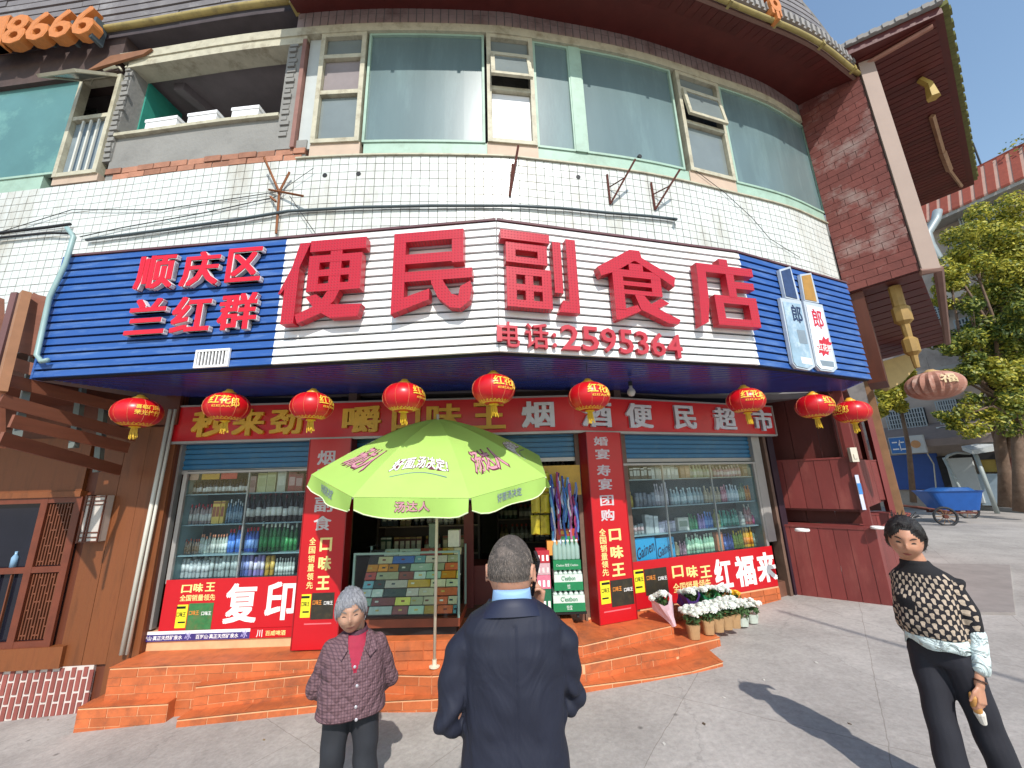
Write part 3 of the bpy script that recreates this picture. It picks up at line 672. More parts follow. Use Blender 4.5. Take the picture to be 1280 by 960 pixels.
tel = mat('red_letter_dull', '#b5313c', .4, .05)
for ch, x0, x1, y0, y1 in (('电',621,650,402,433),('话',657,686,404,435),(':',691,696,416,434),('2',702,725,406,437),('5',728,749,408,438),('9',752,771,410,440),('5',775,792,412,442),('3',796,811,414,443),('6',815,832,416,445),('4',835,853,418,447)):
    a = SG.hit((x0+x1)/2, y0, .07); b = SG.hit((x0+x1)/2, y1, .07); s0 = SG.hit(x0, (y0+y1)/2, .07)[0]; s1 = SG.hit(x1, (y0+y1)/2, .07)[0]
    t = MB(); wtext(t, SG, ch, s0, s1, b[1], a[1], .032, .07, .022); part('character', t, tel, sign)
# vent grille in the blue part
s0, z1 = SG.hit(246,438,.04); s1, z0 = SG.hit(285,458,.04)
vg = thing_part('vent_grille', sign, SG.pos(s0,.03,z0)); t = MB(); f = .018
t.wbox(SG,s0,s1,.03,.05,z0,z0+f); t.wbox(SG,s0,s1,.03,.05,z1-f,z1); t.wbox(SG,s0,s0+f,.03,.049,z0+f,z1-f); t.wbox(SG,s1-f,s1,.03,.049,z0+f,z1-f); part('grille_frame', t, G('white_print'), vg)
t = MB(); t.wbox(SG,s0+f,s1-f,.03,.034,z0+f,z1-f); part('grille_back', t, G('black'), vg)
t = MB()
for k in range(9): s = s0+f+(s1-s0-2*f)*(k+.5)/9; t.wbox(SG,s-.006,s+.006,.034,.046,z0+f,z1-f)
part('grille_slat', t, G('white_print'), vg)
# the two bottle cut-outs
def sprism(mb, poly, n0, n1):
    mb.slab([SG.pos(*SG.hit(x,y,n1)[:1], n1, SG.hit(x,y,n1)[1]) for x,y in poly], [SG.pos(SG.hit(x,y,n1)[0], n0, SG.hit(x,y,n1)[1]) for x,y in poly])
silver = mat('bottle_silver', '#9fb6c4', .15, .2, 7, dirt='#e0eaf0', dirt_amt=.7, dscale=5, metal=.3); 
mats_b = dict(edge=mat('clear_edge','#b6bec6',.2,.05), cap1=mat('cap_navy','#2c3c63',.25,.3,14), cap2=mat('cap_gold','#c08a34',.3,.15,9,metal=.3), face=mat('bottle_white','#dfe4ec',.3,.06,8), navy=mat('navy_print','#1c2a50',.4), redp=mat('flower_red','#c3162c',.4,.15,30), grey=mat('grey_print','#7f8b95',.4))
def cut_bottle(cap, body, capm, facem, label, flower):
    o = thing('bottle_cutout', label, 'sign', SG.pos(SG.hit(*body[3],.1)[0], .05, SG.hit(*body[3],.1)[1]))
    def shrink(poly, k):
        cx = sum(p[0] for p in poly)/len(poly); cy = sum(p[1] for p in poly)/len(poly); return [(cx+(x-cx)*(1-k), cy+(y-cy)*(1-k*.5)) for x,y in poly]
    t = MB(); sprism(t, cap, .035, .068); sprism(t, body, .035, .067); part('backing', t, mats_b['edge'], o)
    t = MB(); sprism(t, shrink(cap,.22), .069, .073); part('cap', t, capm, o)
    t = MB(); sprism(t, shrink(body,.16), .070, .074); part('bottle_body', t, facem, o)
    return o
b1 = cut_bottle([(974,337),(988,333),(1000,376),(982,372)], [(975,372),(1001,376),(1019,458),(1012,463),(996,460),(991,454)], mats_b['cap1'], silver, 'silver blue bottle cut-out on the blue right end of the signboard', 0)
b2 = cut_bottle([(1000,343),(1014,341),(1024,379),(1006,376)], [(1004,376),(1028,381),(1047,460),(1042,465),(1026,463),(1020,457)], mats_b['cap2'], mats_b['face'], 'white bottle cut-out with gold cap and red flower on the signboard', 1)
def stext(o, ch, x0, x1, y0, y1, m, n=.075, lean=0, bold=.02, nm='print'):
    a = SG.hit((x0+x1)/2, y0, n); b = SG.hit((x0+x1)/2, y1, n); s0 = SG.hit(x0, (y0+y1)/2, n)[0]; s1 = SG.hit(x1, (y0+y1)/2, n)[0]
    t = MB(); wtext(t, SG, ch, s0, s1, b[1], a[1], n-.001, n+.002, bold); part(nm, t, m, o)
stext(b1, '郎', 990, 1002, 382, 403, mats_b['navy']); stext(b2, '郎', 1016, 1028, 387, 410, mats_b['redp'])
t = MB(); sprism(t, [(996,412),(1006,413),(1010,430),(1000,429)], .0745, .0755); part('label_patch', t, mats_b['grey'], b1)
t = MB(); sprism(t, [(1001,446),(1014,448),(1016,456),(1003,454)], .0745, .0755); part('glass_base', t, G('white_print'), b1)
t = MB(); cx, cy = 1031, 433
sprism(t, [(cx+(9.5 if k%2 else 7)*math.cos(k*math.pi/9), cy+(13 if k%2 else 9)*math.sin(k*math.pi/9)) for k in range(18)], .0745, .076); part('flower_print', t, mats_b['redp'], b2)
stext(b2, '红花郎', 1023, 1039, 430, 439, G('white_print'), .077)
t = MB(); sprism(t, [(1025,450),(1042,452),(1043,459),(1028,457)], .0745, .0755); part('glass_base', t, mats_b['grey'], b2)
# ================================================================ underside of the signboard (dark blue slatted ceiling)
def lerp(a,b,t): return a+(b-a)*t
UB = [Vector((-4.35,3.47)),Vector((-.10,3.11)),Vector((2.38,3.74)),Vector((4.18,4.52))]
BK = [Vector((-4.1,4.86)),Vector((.0,4.88)),Vector((2.3,5.5)),Vector((4.75,5.6))]
nk = 22
t = MB()
for i in range(3):
    for k in range(nk):
        f0, f1 = k/nk, (k+1)/nk-.015
        a, b, c, d = UB[i].lerp(BK[i],f0), UB[i+1].lerp(BK[i+1],f0), UB[i+1].lerp(BK[i+1],f1), UB[i].lerp(BK[i],f1)
        za, zb = lerp(SZ0,2.97,f0)+.012, lerp(SZ0,2.97,f1)-.006
        t.slab([(a.x,a.y,za-.0),(b.x,b.y,za-.0),(c.x,c.y,zb+.018),(d.x,d.y,zb+.018)], [(a.x,a.y,za+.04),(b.x,b.y,za+.04),(c.x,c.y,zb+.04),(d.x,d.y,zb+.04)])
part('ceiling_slats', t, G('blue_under'), sign, kind='stuff')
for i in range(3):
    t = MB(); a,b,c,d = UB[i],UB[i+1],BK[i+1],BK[i]; t.slab([(p.x,p.y,3.02) for p in (a,b,c,d)],[(p.x,p.y,3.08) for p in (a,b,c,d)]); part('ceiling_core', t, G('groove'), sign)
# ================================================================ shop front
fs = lambda x, y=650, n=0: FA.hit(x, y, n)[0]
FL = FA.L
front = B
# interior shell
t = MB(); t.prism([(-4.1,4.95),(-.0,4.95),(.8,4.98),(3.65,6.1),(4.6,6.0),(4.6,9.3),(-4.1,9.3)], 2.975, 3.06); part('shop_ceiling', t, G('ceiling_old'), B)
t = MB(); t.prism([(-4.1,9.0),(4.6,9.0),(4.6,9.3),(-4.1,9.3)], .3, 2.97); t.prism([(-4.25,4.9),(-4.05,4.9),(-4.05,9.0),(-4.25,9.0)], .3, 2.97); t.prism([(4.4,6.3),(4.6,6.3),(4.6,9),(4.4,9)], .3, 2.97); part('shop_wall', t, mat('inner_wall','#6a645e',.9,.2), B)
t = MB(); t.prism([(-4.1,4.80),(.78,4.84),(3.55,5.92),(4.4,6.3),(4.4,9),(-4.1,9)], -.3, .42); part('shop_floor', t, mat('shop_floor','#6d4a3c',.4,.2), B)
# facade uprights and lower wall
zl0 = .40
t = MB(); t.wbox(FA, -.02, fs(205), -.12, .0, -.3, 2.97); part('jamb', t, mat('jamb_dark','#2c1a26',.5,.2), B)
for x in (430, 730, 787): 
    s = fs(x); t = MB(); t.wbox(FA, s-.05, s+.05, -.14, -.005, .3, 2.97); part('door_jamb', t, mat('jamb_brown','#6b5346',.6,.25,9), B)
s = fs(972); t = MB(); t.wbox(FA, s, s+.05, -.14, -.004, .2, 2.97); part('door_jamb', t, mat('jamb_brown','#6b5346'), B)
s = fs(977); t = MB(); t.wbox(FA, s, s+.12, -.16, -.0, .2, 2.97); part('jamb', t, mat('jamb_dark','#2c1a26'), B)
t = MB(); t.wbox(FA, 0, FL, -.16, .0, 2.40, 2.97, 1); part('lintel_beam', t, G('groove'), B)
s1 = fs(433); t = MB(); t.wbox(FA, -.05, s1, -.14, .0, .1, zl0); part('plinth', t, G('tile_joint'), B)
x = 0
while x < s1-.05:
    t = MB(); e = min(x+.27, s1); t.wbox(FA, x+.004, e-.004, 0, .012, zl0-.055, zl0-.005); part('tile', t, G('orange_tile'), B, rec=False); x += .27
sA, sB = fs(727), FL
t = MB(); t.wbox(FA, sA, sB, -.14, .0, .0, .39, 2); part('plinth', t, G('tile_joint'), B)
x = sA
while x < sB-.05:
    for r in range(3):
        t = MB(); e = min(x+.24, sB); t.wbox(FA, x+.004, e-.004, 0, .012, .17+r*.07, .233+r*.07); part('tile', t, G('orange_tile'), B, rec=False)
    x += .24
# long lintel sign
LS = Path([FA.pos(0.12,.10,0)[:2], FA.pos(FA.s[1]-.05,.10,0)[:2], FA.pos(FL+.05,.10,0)[:2]])
z0L, z1L = 2.42, 2.83
lint = thing('lintel_sign', 'long red lintel sign with gold and silver characters above the shop windows', 'sign', (0,4.7,z0L))
s0 = LS.hit(216,540)[0]; s1 = LS.hit(967,530)[0]
t = MB(); t.wbox(LS, s0, LS.s[1], -.1, 0, z0L, z1L); t.wbox(LS, LS.s[1], s1, -.1, 0, z0L, z1L); part('panel', t, G('red_sign'), lint)
t = MB()
for a, b in ((s0, LS.s[1]), (LS.s[1], s1)): t.wbox(LS, a, b, -.11, .018, z0L-.028, z0L); t.wbox(LS, a, b, -.11, .012, z1L, z1L+.02)
t.wbox(LS, s0-.02, s0, -.1, .017, z0L-.02, z1L+.02); t.wbox(LS, s1, s1+.02, -.1, .017, z0L-.02, z1L+.02); part('trim', t, G('alu'), lint)
for ch, x0, x1, y0, y1, g in (('秒',239,283,517,554,1),('来',290,330,514,552,1),('劲',337,377,510,551,1),('嚼',428,476,503,545,1),('口',490,525,502,540,1),('味',533,577,501,540,1),('王',590,632,502,538,1),
                           ('烟',652,693,497,540,0),('酒',727,765,502,538,0),('便',783,816,503,539,0),('民',843,870,504,541,0),('超',893,920,505,543,0),('市',942,966,508,545,0)):
    s0c = LS.hit(x0,(y0+y1)/2,.03)[0]; s1c = LS.hit(x1,(y0+y1)/2,.03)[0]
    t = MB(); wtext(t, LS, ch, s0c, s1c, z0L+.045, z1L-.05, .0, .035, .042); part('character', t, G('gold_letter' if g else 'silver_letter'), lint)
# rolled shutters
def shutter(xa, xb, yb, label=None, depth=-.06):
    o = thing_part('rolling_shutter', B); s0, s1 = fs(xa,570), fs(xb,570); zb = FA.hit((xa+xb)/2, yb, depth)[1]
    z = zb+.05; t = MB(); t.wbox(FA, s0, s1, depth-.03, depth+.012, zb, zb+.045); part('bottom_bar', t, G('alu'), o)
    while z < 2.42:
        t = MB(); t.wbox(FA, s0, s1, depth-.015, depth+.0, z, z+.056); t.wbox(FA, s0, s1, depth, depth+.012, z+.012, z+.04); part('slat', t, G('shutter'), o); z += .062
shutter(214, 384, 591); shutter(437, 722, 580); shutter(777, 955, 577)
for sa, sb, zq in ((207,213,.42),(956,966,zbR if 'zbR' in globals() else .95)):
    t = MB(); t.wbox(FA, fs(sa), fs(sb), -.06, .005, zq+.0, 2.42); part('shutter_track', t, G('alu'), B)
# glass windows with shelves
glass = glass_mat('clear_glass', (.92,.96,.97), .03)
def bay(xa, xb, za, zb, ysh, label, group, mullx):
    o = thing('display_window', label, 'window', FA.pos((fs(xa)+fs(xb))/2, -.1, za)); s0, s1 = fs(xa), fs(xb)
    dp = .42; m = mat('cabinet', '#33484c', .5, .2)
    t = MB(); t.wbox(FA, s0, s1, -dp-.03, -dp, za, zb); part('back_panel', t, m, o)
    t = MB(); t.wbox(FA, s0-.02, s0, -dp, -.03, za, zb); t.wbox(FA, s1, s1+.02, -dp, -.03, za, zb); part('side_panel', t, mat('cabinet_side','#7fa0a4',.4,.1), o)
    t = MB(); t.wbox(FA, s0, s1, -dp, -.03, zb, zb+.03); t.wbox(FA, s0, s1, -dp, -.03, za-.03, za); part('cabinet_board', t, m, o)
    zs = [za]+[FA.hit((xa+xb)/2, y, -.06)[1] for y in ysh]
    for z in zs[1:]:
        t = MB(); t.wbox(FA, s0, s1, -dp+.002, -.06, z-.014, z); part('shelf', t, mat('shelf_glass','#7d9aa0',.2,.05), o)
    for x in mullx:
        t = MB(); s = fs(x); t.wbox(FA, s-.008, s+.008, -.058, -.035, za, zb); part('mullion', t, G('alu'), o)
    t = MB(); t.wbox(FA, s0, s1, -.03, -.024, za, zb); part('glass_pane', t, glass, o)
    t = MB(); f = .025; t.wbox(FA, s0-.02, s0+f, -.034, .0, za-.02, zb+.02); t.wbox(FA, s1-f, s1+.02, -.034, .0, za-.02, zb+.02); t.wbox(FA, s0+f, s1-f, -.034, -.001, zb-.005, zb+.02); part('frame', t, G('alu'), o)
    return s0, s1, zs, dp
zbL = FA.hit(300,722)[1]; ztL = FA.hit(300,590)[1]
LBAY = bay(222, 382, zbL-.02, ztL, (692,654,616), 'glass display window of liquor bottles left of the door under blue shutter', None, (302,))
zbR = FA.hit(880,692)[1]; ztR = FA.hit(880,580)[1]
RBAY = bay(781, 955, zbR-.02, ztR, (663,630,597), 'glass display window of toiletries right of the door under blue shutter', None, (838,900))
# printed red banners below the windows, and standing banners
def fbox(mb, x0, x1, y0, y1, n0, n1, P=FA, yr=None):
    ym = (y0+y1)/2; s0 = P.hit(x0,ym,n1)[0]; s1 = P.hit(x1,ym,n1)[0]; xm = (x0+x1)/2; z1 = P.hit(xm,y0,n1)[1]; z0 = P.hit(xm,y1,n1)[1]
    mb.wbox(P, s0, s1, n0, n1, z0, z1)
def ftxt(o, ch, x0, x1, y0, y1, n, m, bold=.03, P=FA, nm='print', dep=.002):
    ym = (y0+y1)/2; s0 = P.hit(x0,ym,n)[0]; s1 = P.hit(x1,ym,n)[0]; xm = (x0+x1)/2; z1 = P.hit(xm,y0,n)[1]; z0 = P.hit(xm,y1,n)[1]
    t = MB(); wtext(t, P, ch, s0, s1, z0, z1, n, n+dep, bold); return part(nm, t, m, o)
YP, BKP, GRN = mat('pack_yellow','#e6dc2e',.4,.06), mat('pack_black','#2d2a22',.4,.25,14,dirt='#50442a',dirt_amt=.5,dscale=12), mat('pack_green','#33713f',.4,.3,12,dirt='#8a5a3c',dirt_amt=.4,dscale=9)
OR = mat('orange_print','#e28a35',.4)
def packs(o, x, y, n, w=1.0, second=BKP):     # yellow packet and dark packets print, lower left pixel x,y
    t = MB(); fbox(t, x, x+12*w, y-29, y, n, n+.003); part('yellow_packet', t, YP, o)
    t = MB(); fbox(t, x+13*w, x+41*w, y-31, y+2, n, n+.0035); part('dark_packet', t, second, o)
    ftxt(o, '口味王', x+1, x+11*w, y-20, y-14, n+.003, G('black'), .01); ftxt(o, '口味王', x+15*w, x+26*w, y-22, y-16, n+.0035, OR, .01); ftxt(o, '口味王', x+29*w, x+40*w, y-21, y-16, n+.0035, G('white_print'), .01)
    t = MB(); fbox(t, x+1, x+11*w, y-27, y-24, n+.003, n+.0045); fbox(t, x+2, x+10*w, y-8, y-6, n+.003, n+.0045); part('packet_mark', t, G('black'), o)
lb = thing('window_banner', 'red banner with white copying characters under the left display window', 'banner', FA.pos((fs(205)+fs(383))/2,.01,zl0))
t = MB(); s0, s1 = fs(203,760), fs(370,760); t.wbox(FA, s0, s1, .0, .006, zl0+.005, zbL); part('panel', t, G('red_banner'), lb)
ftxt(lb, '口', 227, 240, 731, 741, .006, G('yellow_print'), .04); ftxt(lb, '味', 242, 254, 729, 740, .006, G('yellow_print'), .04); ftxt(lb, '王', 257, 269, 728, 739, .006, G('yellow_print'), .04)
ftxt(lb, '全国销量领先', 225, 269, 743, 751, .006, G('yellow_print'), .02); packs(lb, 220, 785, .006, 1.1, GRN)
ftxt(lb, '复', 281, 322, 729, 779, .006, G('white_print'), .04); ftxt(lb, '印', 332, 371, 727, 775, .006, G('white_print'), .04)
rb = thing('window_banner', 'red banner with white characters under the right display window behind flowers', 'banner', FA.pos((fs(790)+fs(965))/2,.01,zl0))
t = MB(); s0, s1 = fs(788,730), fs(969,712); t.wbox(FA, s0, s1, .0, .006, .395, zbR); part('panel', t, G('red_banner'), rb)
packs(rb, 793, 741, .006, 1.02)
for ch, x in (('口',840),('味',858),('王',875)): ftxt(rb, ch, x, x+14, 707, 722, .006, G('yellow_print'), .04)
ftxt(rb, '全国销量领先', 841, 889, 726, 738, .006, G('yellow_print'), .02)
for ch, x0, x1, y0, y1 in (('红',893,915,698,736),('福',919,944,694,733),('来',946,970,690,728)): ftxt(rb, ch, x0, x1, y0, y1, .006, G('white_print'), .05)
def standing(label, xl, xr, ymid, yb, chars, kx0, kx1, ky, small, px_, n1=.17):
    s0 = FA.hit(xl, ymid, n1)[0]; s1 = FA.hit(xr, ymid, n1)[0]; z0 = max(FA.hit((xl+xr)/2, yb, n1)[1], .362 if xl > 600 else .222); 
    o = thing('standing_banner', label, 'banner', FA.pos((s0+s1)/2, n1-.08, z0))
    t = MB(); t.wbox(FA, s0, s1, -.0, n1, z0, 2.395); part('box_panel', t, G('red_banner'), o)
    t = MB(); t.wbox(FA, s0-.012, s0-.001, .0, n1+.004, z0, 2.395); t.wbox(FA, s1+.001, s1+.012, .0, n1+.004, z0, 2.395); part('edge_strip', t, mat('edge_red','#8d1018',.4), o)
    for ch, x0, x1, y0, y1 in chars: ftxt(o, ch, x0, x1, y0, y1, n1, mat('silver_print','#c4bcc0',.4), .03)
    for ch, x0, x1, y0, y1 in ky: ftxt(o, ch, x0, x1, y0, y1, n1, G('yellow_print'), .05)
    for ch, x0, x1, y0, y1 in small: ftxt(o, ch, x0, x1, y0, y1, n1, G('yellow_print'), .025)
    packs(o, px_[0], px_[1], n1)
    t = MB(); fbox(t, px_[0]+4, px_[0]+38, px_[1]+7, px_[1]+8.5, n1, n1+.002); part('small_print', t, mat('faint_print','#e06a70',.5), o)
    return o
standing('tall red standing banner left of the umbrella beside the copying sign', 376, 429, 685, 812,
    [('烟',397,419,563,581),('酒',395,418,586,606),('副',393,416,621,640),('食',392,414,645,663)], 0,0,
    [('口',400,415,672,689),('味',398,414,695,713),('王',396,412,720,737)],
    [(c,387-i*.8,395-i*.8,672+i*11,681+i*11) for i,c in enumerate('全国销量领先')], (376,772))
standing('tall red standing banner with wedding feast characters right of the door', 736, 786, 665, 787,
    [('婚',742,760,546,557),('宴',744,762,561,574),('寿',746,763,581,595),('宴',748,765,598,612),('团',750,767,619,632),('购',751,768,637,651)], 0,0,
    [('口',761,776,661,676),('味',763,779,682,698),('王',765,781,704,720)],
    [(c,749+i*.8,757+i*.8,661+i*10,670+i*10) for i,c in enumerate('全国销量领先')], (751,755))
# strip stickers below the left window
zs0, zs1 = zl0-.09, zl0-.015
st = thing('strip_sticker', 'narrow purple and white mineral water strip below the left window banner', 'sticker', FA.pos(.5,.02,zs0))
s0 = fs(173,800); sm = fs(313,797); s1 = fs(369,792)
t = MB(); t.wbox(FA, s0, sm, .013, .018, zs0, zs1+.02); part('white_strip', t, G('white_print'), st)
t = MB(); t.wbox(FA, s0, sm, .0185, .020, zs0, zs1-.01); part('purple_strip', t, mat('purple_print','#3c3376',.4), st)
t = MB(); t.wbox(FA, sm, s1, .013, .019, zs0, zs1+.02); part('red_strip', t, G('red_banner'), st)
L_ = sm-s0
for k in (0, .5):
    t = MB(); wtext(t, FA, '百岁山·真正天然矿泉水', s0+L_*(k+.02), s0+L_*(k+.40), zs0+.012, zs1-.02, .020, .0215, .02); part('print', t, G('white_print'), st)
    t = MB(); wtext(t, FA, '冰', s0+L_*(k+.42), s0+L_*(k+.48), zs0+.01, zs1+.01, .0205, .022, .02); part('print', t, mat('lilac','#a9a4d0',.4), st)
t = MB(); wtext(t, FA, '百威啤酒', sm+(s1-sm)*.35, sm+(s1-sm)*.8, zs0+.02, zs1-.005, .019, .0205, .02); part('print', t, G('yellow_print'), st)
t = MB(); wtext(t, FA, '川', sm+(s1-sm)*.15, sm+(s1-sm)*.28, zs0+.01, zs1+.005, .019, .0205, .02); part('print', t, G('white_print'), st)
# ================================================================ tiled steps
steps = thing('tiled_steps', 'orange tiled entrance steps with worn edges in front of the shop', 'steps', (-1.2,4.4,-.1))
def edge(pts, z): return [hitz(x, y, z) for x, y in pts]
def wallback(x): return 4.9 if x < .8 else 4.9+(x-.8)*.385
def tier(px, z, zb, name='step', tr=.2):
    zs_ = z if isinstance(z, (list, tuple)) else [z]*len(px)
    e = [Vector(hitz(x, y, q)[:2]) for (x, y), q in zip(px, zs_)]
    P = Path(e)
    def zf(s):
        i = P.seg(min(max(s, 0), P.L-1e-4)); f = (s-P.s[i])/(P.s[i+1]-P.s[i]); return zs_[i]+(zs_[i+1]-zs_[i])*f
    rear = [(e[-1].x, wallback(e[-1].x), zs_[-1])]
    if e[0].x < .8 < e[-1].x: rear.append((.8, 4.9, sum(zs_)/len(zs_)))
    rear.append((e[0].x, wallback(e[0].x), zs_[0]))
    ring = [(p.x, p.y, q) for p, q in zip(e, zs_)]+rear
    t = MB(); n = len(ring); t.add([(x, y, zb) for x, y, q in ring]+[(x, y, q-.003) for x, y, q in ring], [tuple(reversed(range(n)))]+[(k, (k+1)%n, n+(k+1)%n, n+k) for k in range(n)]+[tuple(range(n, 2*n))]); part(name, t, G('orange_tile'), steps)
    for i in range(len(e)-1):
        t = MB(); d = e[i+1]-e[i]; t.hexa([P.pos(P.s[i]+.002,.002,zb),P.pos(P.s[i+1]-.002,.002,zb),P.pos(P.s[i+1]-.002,-.004,zb),P.pos(P.s[i]+.002,-.004,zb),P.pos(P.s[i]+.002,.002,zs_[i]-.012),P.pos(P.s[i+1]-.002,.002,zs_[i+1]-.012),P.pos(P.s[i+1]-.002,-.004,zs_[i]-.012),P.pos(P.s[i]+.002,-.004,zs_[i]-.012)]); part('grout_bed', t, G('tile_joint'), steps)
    def blk(b0, b1, n0, n1, d0, d1):        # heights measured down from the sloping tread
        if b1-b0 < .025: return
        t = MB(); z0a, z1a, z0b, z1b = zf(b0)-d1, zf(b0)-d0, zf(b1)-d1, zf(b1)-d0
        t.hexa([P.pos(b0,n1,z0a),P.pos(b1,n1,z0b),P.pos(b1,n0,z0b),P.pos(b0,n0,z0a),P.pos(b0,n1,z1a),P.pos(b1,n1,z1b),P.pos(b1,n0,z1b),P.pos(b0,n0,z1a)]); part('tile', t, G('orange_tile'), steps, rec=False)
    for i in range(len(e)-1):
        a0, a1 = P.s[i], P.s[i+1]
        h = min(.62, max(zs_[i]-ground_z(e[i].x,e[i].y), zs_[i+1]-ground_z(e[i+1].x,e[i+1].y))+.02)
        nr = max(1, round(h/.075)); rh = h/nr
        for r in range(nr):
            x = a0-(.14 if r%2 else 0)
            while x < a1-.01:
                blk(max(x,a0)+.004, min(x+.27,a1)-.004, 0, random.uniform(.005,.010), .02+r*rh+.003, .02+(r+1)*rh-.003); x += .27
        x = a0
        while x < a1-.01:
            b0, b1 = x+.0012, min(x+.30,a1)-.0012; k = random.uniform(0,.0012)
            blk(b0, b1, -tr, .014, -k, .0025); x += .30
    return P
tier([(98,884),(211,878)], -.06, -.5, tr=.15)
tier([(222,898),(400,879),(540,872),(728,856),(817,845),(864,837),(903,826)], [-.14,-.06,.05,.10,.12,.14,.175], -.5, tr=.12)
tier([(245,857),(400,840),(540,843),(731,828),(800,815),(847,808),(899,796)], [.06,.11,.20,.25,.25,.24,.225], -.5)
tier([(138,834),(400,822),(470,824)], .22, -.5)
tier([(590,809),(728,805),(841,780)], .36, -.5)
# threshold under the counter and door
t = MB(); z_ = .42; a = hitz(440,803,z_); b = hitz(578,799,z_); c = hitz(722,790,z_)
t.prism([(a.x,a.y),(b.x,b.y),(c.x,c.y),(c.x,4.83),(a.x,4.83)], .1, z_); part('threshold', t, G('orange_tile'), steps)
P = Path([(a.x,a.y),(b.x,b.y),(c.x,c.y)])
for i in range(2):
    for r in range(3):
        x = P.s[i]-(.13 if r else 0)
        while x < P.s[i+1]-.02:
            b0, b1 = max(x,P.s[i])+.004, min(x+.27,P.s[i+1])-.004
            if b1-b0 > .03: t = MB(); t.wbox(P, b0, b1, 0, .008, .18+r*.08, .252+r*.08); part('tile', t, G('orange_tile'), steps, rec=False)
            x += .27
# ================================================================ red timber bays on the right
red = thing('red_timber_bay', 'dark red boarded timber bay with stepped plank fronts right of the shop', 'kiosk', (4.2,5.7,.3))
pF0, pF1 = hitz(983,736,.30), hitz(1114,748,.36)
def boards(P, s0, s1, z0, z1, n0, n1, m, w_, zg=None):
    s = s0
    while s < s1-.01:
        e = min(s+w_*random.uniform(.85,1.15), s1); 
        if s1-e < .05: e = s1
        t = MB(); zz = z0 if zg is None else zg
        t.wbox(P, s+.003, e-.003, n0, n1+random.uniform(0,.004), zz, z1); part('plank', t, m, red, rec=False); s = e
BP = Path([pF0[:2], pF1[:2]])
def bayfront(P, zg, L, side, scale=1.0):
    boards(P, 0, L, 0, 1.13, -.02, .0, G('red_wood'), .16, zg)                     # lower box
    t = MB(); t.wbox(P, -.01, L+.005, -.36, .012, 1.13, 1.155); part('ledge', t, G('red_wood'), red)
    boards(P, -.02, L-.12, 1.36, 2.03, -.30, -.28, G('red_wood'), .2)                # upper panel
    t = MB(); t.wbox(P, -.03, L-.11, -.5, -.27, 2.03, 2.055); part('ledge', t, G('red_wood'), red)
    t = MB(); t.wbox(P, -.02, L-.13, -.5, -.30, 1.33, 1.36); part('ledge', t, G('dark_red'), red)
    boards(P, -.03, L-.1, 1.157, 3.0, -.52, -.505, G('dark_red'), .3)
    t = MB(); t.wbox(P, L-.13, L-.04, -.36, -.25, 1.157, 2.99); part('post', t, G('red_wood'), red)
    sp = Path([P.pos(L,0,0)[:2], side[:2]])
    boards(sp, .002, sp.L, 0, 1.128, -.02, .0, G('red_wood'), .25, zg)
    sp2 = Path([P.pos(L-.1,-.32,0)[:2], (side[0]-.1, side[1]+.1)])
    boards(sp2, .0, sp2.L, 1.36, 2.03, -.02, .0, G('red_wood'), .25)
    boards(sp2, .0, sp2.L, 2.06, 2.99, -.12, -.10, G('dark_red'), .4)
sd1 = hitz(1137,712,.36); bayfront(BP, .22, BP.L, (sd1.x, sd1.y))
q0, q1 = Vector((sd1.x-.35, sd1.y+.25)), None
f = (Vector(pF1[:2])-Vector(pF0[:2])).normalized()
sB0 = Vector((sd1.x-.9, sd1.y+.65)); r_ = hitz(1141,700,.42); BP2 = Path([sB0, (r_.x+.15, r_.y)])
bayfront(BP2, .25, BP2.L, (r_.x+1.0, r_.y+1.1))
for (x, y) in ((1003,664),(1098,661)):
    p = hitz(x, y, 1.157); o = MB(); o.smooth = True
    o.lathe(p, [(.075,.0),(.08,.01),(.075,.028),(.06,.03),(.055,.012),(.0,.012)], 14)
    solo('plate', o, G('white_print'), 'white bowl on the red timber ledge '+('near the shop window' if x < 1050 else 'at the corner post'), 'bowl', loc=tuple(p))
p = BP.pos(BP.L-.085,-.235,1.98); t = MB(); t.box((p.x-.05,p.y-.06,p.z),(p.x+.04,p.y-.01,p.z+.19)); t.box((p.x-.025,p.y-.07,p.z+.04),(p.x+.02,p.y-.058,p.z+.1))
solo('meter_box', t, mat('meter','#c8bfae',.5,.1), 'small cream electric box on the red corner post under a lantern', 'box')
p = BP.pos(BP.L-.085,-.245,1.36); t = MB(); t.box((p.x-.03,p.y-.012,p.z),(p.x+.03,p.y-.004,p.z+.45)); o = solo('post_notice', t, mat('notice_white','#c3c7d8',.5,.1), 'narrow white and blue notice strip on the red corner post', 'notice')
t = MB(); t.box((p.x-.028,p.y-.016,p.z+.2),(p.x+.028,p.y-.013,p.z+.34)); part('blue_print', t, mat('notice_blue','#3f7fc0',.5), o)
t = MB(); t.prism([BP.pos(-.05,-.55,0)[:2],BP.pos(BP.L,-.55,0)[:2],(sd1.x,sd1.y+.3),(sd1.x-1,sd1.y+1.4)], 2.99, 3.05); part('head_board', t, G('dark_red'), red)
pp = hitz(1142,705,.40); t = MB(); t.tube([(pp.x,pp.y,.3),(pp.x,pp.y,3.6)], .07, 4); part('post', t, mat('post_ochre','#8f6a4a',.6,.2), red)
